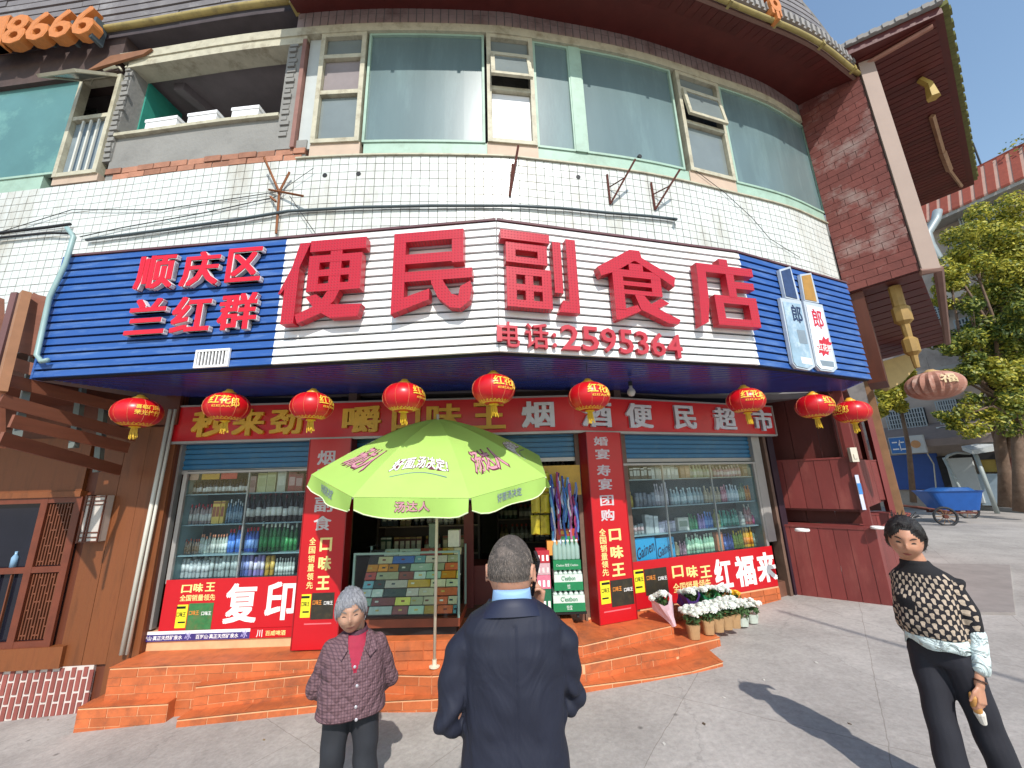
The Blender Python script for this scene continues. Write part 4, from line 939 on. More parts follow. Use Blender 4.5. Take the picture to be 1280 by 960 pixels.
# ================================================================ wooden neighbour on the left
nb_ = thing('timber_shop', 'brown timber fronted neighbouring shop with lattice window on the far left', 'building', (-5.5,4.9,0))
NP = Path([(-9.5,4.30),(-6.2,4.50),(-3.97,4.66)])
ns = lambda x, y=700: NP.hit(x, y)[0]
zg = -.35
t = MB(); t.wbox(NP, 0, NP.L, -.25, -.03, zg, 3.6, 2); part('wall_core', t, G('wood_dark'), nb_)
sWL, sWR = ns(0)-.6, ns(97,690)
s = ns(100,700)
while s < NP.L-.02:
    e = min(s+.235, NP.L); t = MB(); t.wbox(NP, s+.002, e-.002, -.03, random.uniform(0,.005), NP.hit(50,835)[1]+.002 if s < ns(108,850) else zg, 2.6); part('plank', t, G('wood'), nb_, rec=False); s = e
zA = NP.hit(60,615)[1]; zSill = NP.hit(50,808)[1]; zBr = NP.hit(50,835)[1]
t = MB(); t.wbox(NP, 0, ns(104,610), -.03, .012, zA, zA+.6, 2); part('head_panel', t, G('wood'), nb_)
t = MB(); t.wbox(NP, 0, ns(101,640), -.03, .05, zA-.06, zA, 2); part('head_rail', t, G('wood'), nb_)
t = MB(); t.wbox(NP, 0, ns(86,800), -.03, .045, zBr, zSill, 2); part('window_sill', t, G('wood'), nb_)
# brick base: upright bricks with pale joints
t = MB(); t.wbox(NP, 0, ns(112,860), -.03, .0, zg, zBr, 2); part('brick_mortar', t, mat('mortar_pale','#cfc2ba',.9), nb_)
br = mat('brick_red','#8a4a42',.85,.15,8,rnd=.15); s = ns(-20,850); k = 0
while s < ns(112,860)-.03:
    z = zg+(.06 if k%2 else -.02)
    while z < zBr-.02:
        a, b = max(z+.005, zg), min(z+.20, zBr); 
        if b-a > .02: t = MB(); t.wbox(NP, s+.008, s+.047, 0, .008, a, b-.012); part('brick', t, br, nb_, rec=False)
        z += .205
    s += .058; k += 1
# lattice window
s0, s1 = ns(0,700)-.5, ns(88,700); zt, zb = zA-.06, zSill
smid = ns(37,700); zmid = NP.hit(60,715)[1]
w_ = thing_part('lattice_window', nb_)
t = MB()
for s in (s0, smid, s1-.06): t.wbox(NP, s, s+.07, -.0, .03, zb, zt)
for z in (zb, zmid, zt-.06): t.wbox(NP, s0+.07, smid, .001, .028, z, z+.06); t.wbox(NP, smid+.07, s1-.06, .001, .028, z, z+.06)
part('window_frame', t, mat('frame_brown','#6a3320',.5,.2,6), w_)
t = MB(); t.wbox(NP, s0, s1, -.028, -.02, zb, zt); part('pane', t, mat('dark_pane','#191a24',.1,.2,3), w_)
lat = mat('lattice','#6b3a24',.5,.2,8); t = MB(); n_ = 9
for i in range(n_):
    s = smid+.09+(s1-.08-smid-.09)*i/(n_-1)
    for (za_, zb_) in ((zmid+.07, zt-.07),(zb+.07, zmid-.01)):
        t.wbox(NP, s-.006, s+.006, -.01, .012, za_, zb_)
        for j in range(3):
            z = za_+(zb_-za_)*((i*2+j*3)%8+.5)/8
            if i < n_-1: t.wbox(NP, s+.006, s+(s1-.08-smid-.09)/(n_-1)-.006, -.01, .011, z-.006, z+.006)
part('lattice', t, lat, w_, kind='stuff')
t = MB()
for i in range(5):
    s = s0+.1+(smid-s0-.1)*i/5; t.wbox(NP, s, s+.012, -.01, .012, zb+.07, zmid)
part('lattice', t, lat, w_)
p = NP.pos(ns(10,725), -.015, zmid+.06); t = MB(); t.smooth = True; t.lathe(p, [(.03,0),(.03,.1),(.012,.13),(.012,.16)], 10); solo('water_bottle', t, mat('bottle_pale','#7fa3c0',.2,.1), 'small pale bottle on the lattice window rail of the timber shop', 'bottle', loc=tuple(p))
# wall lamp
s0, z1 = NP.hit(114,620,.06); s1, z0 = NP.hit(138,676,.06)
s1 = s0+.20; lamp = thing('wall_lamp', 'square white lattice wall lamp on the brown timber wall', 'lamp', NP.pos(s0+.1,.04,z0))
t = MB(); t.wbox(NP, s0, s1, .005, .10, z0, z1); part('lamp_shade', t, mat('lamp_white','#bfb7ae',.6,.05), lamp)
t = MB(); f = .012
for s in (s0-.004, s0+.045, s0+.07, s1-.008): t.wbox(NP, s, s+f, .1, .112, z0, z1)
for z in (z0+.04, z0+.09, z1-.10, z1-.06, z1-.015, z0-.003): t.wbox(NP, s0-.004, s1+.004, .1, .110, z, z+f)
t.wbox(NP, s0-.012, s0-.001, .0, .11, z0-.01, z1+.01); part('lamp_grid', t, G('wood_dark'), lamp)
# white downpipe on the corner and mint one above
pt, pb = NP.pos(ns(205,575),.05,2.55), hitz(146,832,.25)
pb = Vector((pb.x, min(pb.y, NP.pos(NP.L-.3,.05,0).y), .25))
ptx = NP.pos(NP.hit(203,570,.05)[0], .05, 2.8); pbx = NP.pos(NP.hit(150,830,.05)[0], .05, .24)
t = MB(); t.smooth = True; t.tube([ptx, pbx], .022, 8); t.tube([ptx+Vector((.055,0,0)), pbx+Vector((.055,0,0))], .016, 8)
o = solo('downpipe', t, G('pvc_white'), 'pair of thin white pipes running down the timber corner beside the left window', 'pipe')
mp = [(0,295),(60,290),(84,285),(92,296),(82,330),(62,372),(46,444),(52,452),(60,450)]
def pathpt(P, x, y, n): s, z = P.hit(x, y, n); return P.pos(s, n, z)
LW = Path([(-9.5,4.0),(-4.35,3.44)])
t = MB(); t.smooth = True; t.tube([pathpt(LW,x,y,.04) for x,y in mp[2:]], .021, 10)
solo('mint_pipe', t, G('pvc'), 'pale mint drain pipe bending down past the left end of the signboard', 'pipe')
t = MB(); t.smooth = True; t.tube([pathpt(UP,x,y,.05) for x,y in ((-30,300),(0,291),(60,284),(88,280))], .018, 6); t.tube([pathpt(UP,x,y,.05) for x,y in ((-30,306),(0,297),(60,291),(92,292))], .014, 6)
solo('wall_cable', t, G('cable'), 'black cables along the tiles left of the mint pipe', 'cable')
# slatted canopy over the neighbour's door
cn = thing('slat_canopy', 'brown timber slat canopy with grey brackets hanging over the left shop', 'canopy', (-4.9,3.8,2.3))
def bar(pts, wd, ht, m, nm, par):
    a, b = Vector(pts[0]), Vector(pts[1]); d = (b-a).normalized(); u = Vector((0,0,1)); x = d.cross(u).normalized(); y = x.cross(d)
    t = MB(); c = []
    for p in (a, b): c.append([p-x*wd-y*ht, p+x*wd-y*ht, p+x*wd+y*ht, p-x*wd+y*ht])
    t.add(c[0]+c[1], [(0,1,2,3),(7,6,5,4),(0,4,5,1),(1,5,6,2),(2,6,7,3),(3,7,4,0)]); return part(nm, t, m, par)
CZ = [(30,272,108,300,3.55,3.85),(16,340,88,370,3.5,3.6),(10,352,80,388,3.5,3.6)]
m_c = G('wood_canopy')
segs = [((12,418),(52,446)),((0,478),(56,494))]
slats = [((38,372),(78,392),3.45,3.5),((20,424),(48,442),3.5,3.55),
         ((8,452),(62,468),3.4,3.55),((4,474),(160,512),3.35,4.3),((0,500),(170,546),3.3,4.4),((14,526),(160,560),3.3,4.4),((0,548),(150,588),3.2,4.5)]
for (a, b, da, db) in slats:
    bar((hitd(*a,da), hitd(*b,db)), .012, .055, m_c, 'slat', cn)
for k in range(6):
    y = 372+k*12; bar((hitd(32-k*3,y,3.42), hitd(70-k*3,y+8,3.5)), .012, .05, m_c, 'slat', cn)
bar((hitd(32,366,3.36), hitd(1,490,3.3)), .03, .04, mat('canopy_tan','#a0704e',.6,.15), 'end_post', cn)
bar((hitd(22,367,3.5), hitd(-8,480,3.5)), .03, .03, mat('canopy_purple','#6d4a48',.6,.15), 'end_post', cn)
for (a, b, da, db) in (((46,425),(18,560),3.62,3.5),((102,486),(92,560),4.0,4.0),((130,505),(122,590),4.3,4.3)):
    bar((hitd(*a,da), hitd(*b,db)), .025, .03, mat('bracket_grey','#6c7470',.6,.2), 'bracket', cn)
t = MB(); t.slab([hitd(x,y,d) for x,y,d in ((0,565,3.3),(165,600,4.5),(205,560,4.62),(200,520,4.6),(60,455,4.5),(-30,440,4.2))][::-1], [hitd(x,y,d)+Vector((0,0,.03)) for x,y,d in ((0,565,3.3),(165,600,4.5),(205,560,4.62),(200,520,4.6),(60,455,4.5),(-30,440,4.2))][::-1]) if False else None
t = MB(); t.slab([hitd(x,y,d) for x,y,d in ((-40,500,3.3),(0,560,3.3),(0,372,3.9),(-40,372,3.9))], [hitd(x,y,d)+Vector((0,.04,0)) for x,y,d in ((-40,500,3.3),(0,560,3.3),(0,372,3.9),(-40,372,3.9))]); part('end_panel', t, m_c, cn)
t = MB(); t.prism([(-9.2,3.3),(-4.62,3.62),(-4.30,4.62),(-9.2,4.3)], 2.86, 2.93); part('roof_board', t, G('wood_dark'), cn)
t = MB(); a = NP.pos(0,.0,2.62); t.wbox(NP, 0, NP.L, .0, .05, 2.62, 3.3, 2); part('back_board', t, G('wood_dark'), cn)
# ================================================================ fixings on the tiled band
def onwall(x, y, n): s, z = UP.hit(x, y, n); return UP.pos(s, n, z)
def sbar(mb, p, q, r=.014): mb.tube([p, q], r, 4)
for i, (base, mid, tips, lab) in enumerate([
    ((637,245),(641,205),[(648,182)], 'rusty purple angle bracket on the tiles above the sign centre'),
    ((763,255),(759,218),[(794,199)], 'rusty purple angle bracket left of its twin on the right tiles'),
    ((819,262),(814,228),[(850,212)], 'rusty purple angle bracket right of its twin on the right tiles')]):
    o = thing('angle_bracket', lab, 'bracket', onwall(*base,.02), 'angle brackets on the tiled wall')
    t = MB(); w0, w1 = onwall(*base,.02), onwall(*mid,.02); tp = onwall(*tips[0], .25) if i else onwall(*tips[0],.12)
    sbar(t, w0, w1); part('upright', t, G('rust'), o); t = MB(); sbar(t, w0, tp); part('arm', t, G('rust'), o)
    t = MB(); sbar(t, w0.lerp(w1,.55), w0.lerp(tp,.6), .010); part('brace', t, G('rust'), o)
o = thing('rusty_antenna_bracket', 'rusty orange bracket with crossed arms on the left tiles above blue slats', 'bracket', onwall(347,290,.03))
rs = mat('rust_orange','#85512f',.8,.3,14)
for a, b, n in (((345,292),(349,240),0),((349,240),(330,197),.1),((336,237),(379,245),.08),((349,240),(362,215),.04),((338,246),(345,252),.05)):
    t = MB(); sbar(t, onwall(*a,.03), onwall(*b,.03+n), .014); part('bar', t, rs, o)
for a, b in (((349,240),(392,210)),((362,245),(400,300))):
    t = MB(); sbar(t, onwall(*a,.05), onwall(*b,.05), .004); part('wire', t, G('cable'), o)
t = MB(); t.smooth = True; t.tube([onwall(x,y,.04) for x,y in ((108,300),(200,288),(300,274),(360,264),(450,259),(540,257),(640,257),(700,260),(760,266),(810,270),(845,274))], .017, 8); t.tube([onwall(845,274,.04), onwall(845,274,.09)], .02, 8)
solo('conduit', t, G('pipe_grey'), 'dark grey conduit running along the curved tiled band above the signboard', 'pipe')
t = MB(); t.smooth = True
t.tube([onwall(x,y,.03) for x,y in ((0,290),(90,262),(200,262),(345,240))], .005, 5); t.tube([onwall(x,y,.03) for x,y in ((100,296),(150,285),(260,265),(345,246))], .006, 5)
solo('loose_wires', t, G('cable'), 'thin loose wires strung over the left tiles to the rusty bracket', 'wire')
t = MB(); t.tube([onwall(x,y,.03) for x,y in ((868,212),(905,240),(940,272),(962,298),(1000,322))], .004, 5)
solo('hanging_wire', t, G('cable'), 'thin black wire running down the right tiles from the casement', 'wire')
for k, x in enumerate((255,385,520,640,765,905,1010)):      # stays between the sign and the wall
    s, z = SG.hit(x, 300); a = SG.pos(s,-.04,SZ1+.02); su, zu = UP.hit(x, 300); b = UP.pos(su, .0, SZ1+.12); t = MB(); t.tube([a, b], .012, 4); part('stay', t, G('rust'), sign)
for x0, x1, y0, y1, i in ((178,228,139,162,'leftmost'),(231,278,140,157,'middle'),(286,331,136,153,'rightmost')):
    s0, z0 = UP.hit(x0, y1, .02); s1, _ = UP.hit(x1-12, y1, .02); z0 = zsill+.045; z1 = z0+.17
    t = MB(); t.wbox(UP, s0, s1, -.22, .0, z0, z1*.0+z0+.125); o = solo('foam_box', t, G('foam'), i+' of three white foam boxes on the open upper window sill', 'box', 'foam boxes on the upper sill')
    t = MB(); t.wbox(UP, s0-.008, s1+.008, -.23, .01, z0+.127, z0+.17); part('lid', t, G('foam'), o)
# ================================================================ goods on the shelves
def cm(c, **k): return mat('c_'+(c if isinstance(c,str) else 'x'), c, k.get('rough',.35), .12, 30, rnd=.28)
BM = {}
def goods_mesh(kind, w_, h, body, cap, lab):
    key = (kind, round(w_,3), round(h,3), body, cap, lab)
    if key in BM: return BM[key]
    mb = MB(); r = w_/2; ms = [cm(body), cm(cap), cm(lab)]
    if kind == 'wine':
        mb.smooth = True; mb.lathe((0,0,0), [(r*.96,0),(r,.01),(r,h*.60),(r*.4,h*.72),(r*.36,h*.88)], 10); mb.cur = 1; mb.lathe((0,0,0), [(r*.42,h*.86),(r*.42,h)], 8); mb.cur = 2; mb.lathe((0,0,0), [(r*1.03,h*.2),(r*1.03,h*.48)], 10)
    elif kind == 'flask':
        mb.smooth = True; mb.lathe((0,0,0), [(r*.9,0),(r,.01),(r,h*.68),(r*.45,h*.8),(r*.4,h*.84)], 8); mb.cur = 1; mb.lathe((0,0,0), [(r*.5,h*.84),(r*.5,h)], 8); mb.cur = 2; mb.lathe((0,0,0), [(r*1.03,h*.15),(r*1.03,h*.5)], 8)
    elif kind == 'pump':
        mb.smooth = True; mb.lathe((0,0,0), [(r*.8,0),(r,.02),(r*.95,h*.6),(r*.5,h*.74),(r*.3,h*.78)], 8); mb.cur = 1; mb.smooth = False; mb.lathe((0,0,0), [(r*.4,h*.78),(r*.34,h*.9)], 6); mb.box((-r*.6,-r*.2,h*.9),(r*.3,r*.2,h)); mb.cur = 2; mb.lathe((0,0,0), [(r*1.03,h*.2),(r*1.0,h*.48)], 8)
    elif kind == 'can':
        mb.smooth = True; mb.lathe((0,0,0), [(r*.85,0),(r,.01),(r,h*.94),(r*.85,h)], 8); mb.cur = 2; mb.lathe((0,0,0), [(r*1.02,h*.3),(r*1.02,h*.7)], 8)
    else:
        mb.box((-r,-.03,0),(r,.03,h)); mb.cur = 2; mb.box((-r*.75,-.032,h*.3),(r*.75,-.0302,h*.75)); mb.cur = 1; mb.box((-r*1.0,-.0315,h*.88),(r,-.0303,h*.97))
    BM[key] = mb.mesh(kind, ms); return BM[key]
def row(P, n, z, x0, x1, y, cnt, kind, hpx, body, cap, lab, word, where, jit=.01, double=False, sc=1.0):
    if kind in ('pump','flask') and cnt > 1: cnt = int(cnt*1.3+.5)
    s0 = P.hit(x0, y, n)[0]; s1 = P.hit(x1, y, n)[0]; wd = (s1-s0)/cnt; h = hpx*.0105*sc
    for k in range(cnt):
        for dbl in ((0,1) if double else (0,)):
            s = s0+wd*(k+.5)+random.uniform(-.15,.15)*wd*.3; hh_ = round(h*random.choice((.88,.96,1,1,1.06)),3)
            me = goods_mesh(kind, min(wd*.93,.12) if kind != 'carton' else wd*.95, hh_, body, cap, lab); p = P.pos(s, n-dbl*.1+random.uniform(-jit,jit), z+.0005); _, d = P.at(s)
            o = link({'wine':'bottle','flask':'bottle','pump':'bottle','can':'can','carton':'carton'}[kind], me, None, p); o.rotation_euler[2] = math.atan2(d.y, d.x)
            tag(o, word+' '+where, 'box' if kind == 'carton' else ('can' if kind == 'can' else 'bottle'), word+' '+where)
s0_, s1_, zs, dp = LBAY; LWIN = ['bottom shelf of the left window','third shelf down in the left window','second shelf down in the left window','top shelf of the left window']
N1 = -.17
W = lambda i: 'on the '+LWIN[i]
row(FA,N1,zs[3],232,262,605,6,'flask',15,'202830','202830','e6e6e2','white labelled dark bottle',W(3)); row(FA,N1,zs[3],262,312,605,9,'flask',15,'252c38','30343c','dcdcd8','white labelled navy bottle',W(3))
row(FA,N1,zs[3],314,322,605,1,'carton',18,'a98a88','a98a88','8d6a6a','dusky pink gift box',W(3)); row(FA,N1,zs[3],323,346,605,2,'carton',22,'c4c79a','a9aa70','b3b888','pale green gift box',W(3)); row(FA,N1,zs[3],348,359,605,1,'carton',23,'a9ada0','999d90','b9bdb0','grey gift box',W(3)); row(FA,N1,zs[3],361,381,605,2,'carton',20,'8a3440','6d2530','b09090','dark red gift box',W(3))
row(FA,N1,zs[2],230,266,640,7,'flask',21,'9c8a86','b0353a','d9d4cc','clear small spirit bottle with red cap',W(2)); row(FA,N1,zs[2],267,282,640,3,'carton',24,'c9a94e','8a5a28','8a4a2a','yellow topped liquor carton',W(2)); row(FA,N1,zs[2],283,304,640,5,'flask',24,'4f6f86','b9c4ca','8aa0b0','slim blue glass bottle',W(2))
row(FA,N1,zs[2],306,380,640,11,'wine',33,'1c1418','5a1f26','d4d4cc','dark wine bottle with white label',W(2))
row(FA,N1,zs[1],224,250,675,7,'flask',15,'a9937e','c05a3a','a88a6a','short amber bottle with orange cap',W(1)); row(FA,N1,zs[1],250,285,675,8,'flask',20,'a6b0a6','d08a68','c9cfc6','clear bottle with salmon cap',W(1)); row(FA,N1,zs[1],285,304,675,3,'flask',28,'2a55a0','b02a3a','5a8ad0','blue spirit bottle with red cap',W(1))
row(FA,N1,zs[1],306,324,675,3,'flask',26,'2a4fa0','b02a3a','7aa0d8','red capped deep blue bottle',W(1)); row(FA,N1,zs[1],325,372,675,7,'flask',30,'1f6a36','cfe0d4','3f9a58','green glass bottle',W(1))
row(FA,N1,zs[0],222,262,708,8,'can',20,'b9c2c2','c9d0d0','d5dada','white drink can',W(0),double=True); row(FA,N1,zs[0],263,298,708,7,'can',22,'8f9c9a','a9b2b0','a4aeac','grey drink can',W(0)); row(FA,N1,zs[0],301,312,708,2,'can',22,'5a6aa8','8a9ad0','9aa6d8','blue drink can',W(0)); row(FA,N1,zs[0],312,331,708,4,'can',22,'8a7fb8','c05a78','d8d4e4','pink and lilac drink can',W(0)); row(FA,N1,zs[0],332,343,708,2,'can',23,'b8923a','c8a040','d8b860','golden drink can',W(0)); row(FA,N1,zs[0],344,368,708,5,'flask',17,'a0aaa4','d4dad4','c4ccc6','pale milk bottle',W(0))
s0_, s1_, zs, dp = RBAY; RW_ = ['bottom shelf of the right window','third shelf down in the right window','second shelf down in the right window','top shelf of the right window']
W = lambda i: 'on the '+RW_[i]
row(FA,N1,zs[3],784,812,590,6,'carton',14,'3c4446','c8ccca','a8b0ae','dark and white toiletry box',W(3)); row(FA,N1,zs[3],812,846,590,7,'carton',15,'a9b4b2','5a6a6c','c9d0ce','grey toiletry box',W(3)); row(FA,N1,zs[3],848,860,590,2,'carton',15,'a98a6c','8a6a50','b89a80','tan toiletry box',W(3)); row(FA,N1,zs[3],861,890,590,5,'pump',16,'b9c6a8','b9c6a8','c8ccc0','pale green lotion bottle',W(3)); row(FA,N1,zs[3],891,925,590,7,'pump',15,'bf98a0','c9c4c4','d4c8ca','pink lotion bottle',W(3)); row(FA,N1,zs[3],926,945,590,3,'carton',13,'8a7a68','b0a898','a09888','brown box',W(3))
row(FA,N1,zs[2],783,790,615,1,'flask',20,'c8a832','e0c85a','d0b84a','yellow bottle at the left end',W(2)); row(FA,N1,zs[2],792,817,615,5,'can',16,'7a7f88','9aa0a8','8a9098','grey jar',W(2)); row(FA,N1,zs[2],817,834,615,4,'pump',26,'a9a4ac','b9b4bc','c9c6cc','lilac grey shampoo bottle',W(2)); row(FA,N1,zs[2],836,877,615,8,'pump',20,'9fb6ba','b9ccce','c4d2d4','pale blue shampoo bottle',W(2)); row(FA,N1,zs[2],879,899,615,4,'pump',20,'b8a888','c4b898','c9bda4','beige shampoo bottle',W(2)); row(FA,N1,zs[2],900,908,615,2,'pump',22,'b06a78','c8909a','c89aa4','rose shampoo bottle',W(2)); row(FA,N1,zs[2],908,922,615,3,'pump',21,'a9bcc4','b9c8d0','ccd6da','ice blue shampoo bottle',W(2)); row(FA,N1,zs[2],923,930,615,2,'pump',22,'8a9a78','5a7a5a','a8b498','olive shampoo bottle',W(2)); row(FA,N1,zs[2],930,946,615,4,'flask',20,'c87a1e','d08a30','d8943a','orange bottle',W(2)); row(FA,N1,zs[2],947,952,615,1,'flask',23,'bfc4a8','c8ccb4','d0d4bc','cream bottle at the right end',W(2))
row(FA,N1,zs[1],786,803,650,4,'can',12,'9a9fa0','b4b8b8','b8a0a0','grey cosmetic jar',W(1)); row(FA,N1,zs[1],804,820,650,3,'carton',20,'aeb6b6','c8cece','bcc4c4','white cosmetic box',W(1)); row(FA,N1,zs[1],821,842,650,5,'carton',12,'a4a4b4','b4b0c8','c4c4d0','lilac cosmetic box',W(1)); row(FA,N1,zs[1],844,858,650,1,'carton',17,'c9ccc0','b9bcae','8a9a88','white box with plant print',W(1)); row(FA,N1,zs[1],860,871,650,2,'pump',18,'2f8a5a','2a7a50','5aa87a','green shampoo bottle',W(1)); row(FA,N1,zs[1],872,880,650,2,'pump',18,'8a7ab8','9a8ac8','a898cc','purple shampoo bottle',W(1)); row(FA,N1,zs[1],880,891,650,2,'pump',19,'3f7ac8','5a90d8','7aa8e0','blue shampoo bottle',W(1)); row(FA,N1,zs[1],892,899,650,1,'flask',22,'a8a868','b8b878','b4b480','olive bottle',W(1)); row(FA,N1,zs[1],900,923,650,6,'pump',20,'2f8a78','3f9a88','6ab0a0','teal shampoo bottle',W(1)); row(FA,N1,zs[1],924,930,650,1,'flask',19,'b4b8b0','c4c8c0','c0c4bc','grey bottle',W(1)); row(FA,N1,zs[1],931,940,650,2,'flask',26,'a06a68','c8ccc0','c4a4a0','tall russet bottle',W(1)); row(FA,N1,zs[1],940,957,650,4,'pump',15,'b04a78','d0d4c8','c87aa0','magenta bottle',W(1))
row(FA,N1,zs[0],842,848,680,1,'flask',17,'c9b890','e0d4b0','d4c8a0','cream bottle beside blue boxes',W(0)); row(FA,N1,zs[0],849,856,680,2,'flask',15,'b88a98','d8b8c0','d0a8b4','pink small bottle',W(0)); row(FA,N1,zs[0],857,893,680,8,'flask',22,'8ab89a','cfe0cc','b8d8b8','pale green spray bottle',W(0)); row(FA,N1,zs[0],894,902,680,1,'carton',23,'a86a48','8a5038','b87a58','brown box',W(0)); row(FA,N1,zs[0],904,916,680,3,'flask',20,'2a50a0','1f3f88','5a7ac0','deep blue bottle',W(0)); row(FA,N1,zs[0],917,929,680,3,'flask',22,'8aa832','d0b830','a8b848','lime bottle with yellow cap',W(0)); row(FA,N1,zs[0],930,941,680,3,'flask',25,'d8a020','f0e0a0','e08a28','yellow and orange bottle',W(0)); row(FA,N1,zs[0],942,958,680,4,'flask',20,'7a9888','a8b8a8','9ab0a0','grey green bottle',W(0))
blue = mat('box_blue','#2f9fd0',.35,.06,8)
for x0, x1, i in ((794,819,'left'),(820,843,'right')):
    t = MB(); s0, s1 = FA.hit(x0,680,-.1)[0], FA.hit(x1,680,-.1)[0]; z1 = FA.hit((x0+x1)/2,672,-.1)[1]; t.wbox(FA, s0+.002, s1-.002, -.3, -.1, zs[0]+.001, z1)
    o = solo('blue_box', t, blue, i+' of two bright blue boxes on the bottom shelf of the right window', 'box')
    t = MB(); wtext(t, FA, 'Gainen', s0+.01, s1-.02, zs[0]+.05, z1-.07, -.0995, -.098, .016, dz=.10); part('print', t, mat('navy_p','#17284a',.5), o)
# top stock in the left window: small paper signs
for x0, x1, c, wd in ((232,248,'c09a88','pink'),(252,274,'d0a030','yellow'),(276,296,'b03a30','red')):
    t = MB(); s0, s1 = FA.hit(x0,598,-.05)[0], FA.hit(x1,598,-.05)[0]; z = ztL-.005; t.wbox(FA, s0, s1, -.052, -.05, z-.07, z); solo('paper_notice', t, cm(c), wd+' paper notice at the top of the left display window', 'notice')
# ================================================================ glass counter
ca, cb = hitz(434,799,.42), hitz(574,796,.42); CP = Path([(ca.x,ca.y+.03),(cb.x,cb.y+.03)])
ctr = thing('glass_counter', 'glass display counter on a red wooden base left of the doorway', 'counter', CP.pos(CP.L/2,-.2,.42))
z1 = CP.hit(505,774)[1]; z2 = CP.hit(505,690)[1]
t = MB(); t.wbox(CP, .04, CP.L-.04, -.44, -.04, .421, .50); part('plinth', t, G('black'), ctr)
t = MB(); t.wbox(CP, 0, CP.L, -.48, .0, .50, z1); part('base', t, mat('counter_red','#7a3a24',.45,.2,6), ctr)
t = MB()
for s in (0, CP.L-.02): t.wbox(CP, s, s+.02, -.02, .0, z1+.001, z2); t.wbox(CP, s, s+.02, -.48, -.46, z1+.001, z2)
t.wbox(CP, .02, CP.L-.02, -.02, -.001, z2-.02, z2); part('frame', t, mat('counter_frame','#7f9890',.4,.1), ctr)
t = MB(); t.wbox(CP, .021, CP.L-.021, -.010, -.006, z1+.002, z2-.02); part('glass_pane', t, glass, ctr); t = MB(); t.wbox(CP, 0, CP.L, -.48, .0, z2+.001, z2+.008); part('glass_top', t, glass, ctr)
def inc(s, u, lift=0): 
    n = -.05-.36*u; z = z1+.02+(z2-z1-.05)*u; dn, dz = (z2-z1-.05), .36; l = math.hypot(dn,dz)
    return CP.pos(s, n+lift*dn/l, z+lift*dz/l)
t = MB(); t.slab([inc(.03,0),inc(CP.L-.03,0),inc(CP.L-.03,1),inc(.03,1)],[inc(.03,0,-.012),inc(CP.L-.03,0,-.012),inc(CP.L-.03,1,-.012),inc(.03,1,-.012)]); part('display_board', t, mat('board_dark','#2c2320',.6,.2), ctr)
cols_ = [('c89a3a','ochre'),('a9bfa4','pale green'),('bcb890','khaki'),('a8463c','red'),('d88a2a','orange'),('74a8ae','teal'),('c8603c','vermilion'),('d8c8a0','buff'),('b0bab4','grey'),('46524e','charcoal'),('ccbca8','cream'),('3f6ab4','blue'),('8a4a44','maroon'),('d8cc5a','yellow'),('bfc8b8','pale grey')]
rw = 8; L_ = CP.L-.08
for r in range(rw):
    x = .04+(.10 if r > 5 else 0)
    while x < CP.L-.07:
        wd = random.choice((.11,.12,.13,.16,.24)); rc_, cw = random.choice(cols_)
        if random.random() < .06: x += .05; continue
        e = min(x+wd, CP.L-.04); u0, u1 = (r+.06)/rw, (r+.92)/rw; lf = random.uniform(.014,.024)
        t = MB(); f = [inc(x+.004,u0,lf),inc(e-.004,u0,lf),inc(e-.004,u1,lf),inc(x+.004,u1,lf)]; b = [inc(x+.004,u0,.001),inc(e-.004,u0,.001),inc(e-.004,u1,.001),inc(x+.004,u1,.001)]; t.slab(f, b)
        t.cur = 1; um = u0+(u1-u0)*.4; ux = u0+(u1-u0)*.62; xa = x+(e-x)*random.choice((.3,.4,.15)); xb = xa+.035; t.slab([inc(xa,um,lf+.001),inc(xb,um,lf+.001),inc(xb,ux,lf+.001),inc(xa,ux,lf+.001)],[inc(xa,um,lf+.0002),inc(xb,um,lf+.0002),inc(xb,ux,lf+.0002),inc(xa,ux,lf+.0002)])
        solo('cigarette_packet', t, [cm(rc_), cm(random.choice(('d8d4c4','7a2a28','2f3a40','c8a850')))], cw+' cigarette packet laid out in the rows inside the glass counter', 'packet', cw+' packets in the glass counter'); x = e
for x0, x1, y0, y1, c, wd, lb_ in ((536,546,655,682,'5a6a5a','pale green carton','standing on the glass counter by the pole'),(560,574,663,680,'b8b4ac','white box on a dark tin','at the right end of the glass counter')):
    s0, s1 = CP.hit(x0,680,-.2)[0], CP.hit(x1,680,-.2)[0]; zt = CP.hit(x0,y0,-.2)[1]; t = MB(); t.wbox(CP, s0, s1, -.3, -.2, z2+.009, max(zt, z2+.15)); solo('carton', t, cm(c), wd+' '+lb_, 'box')
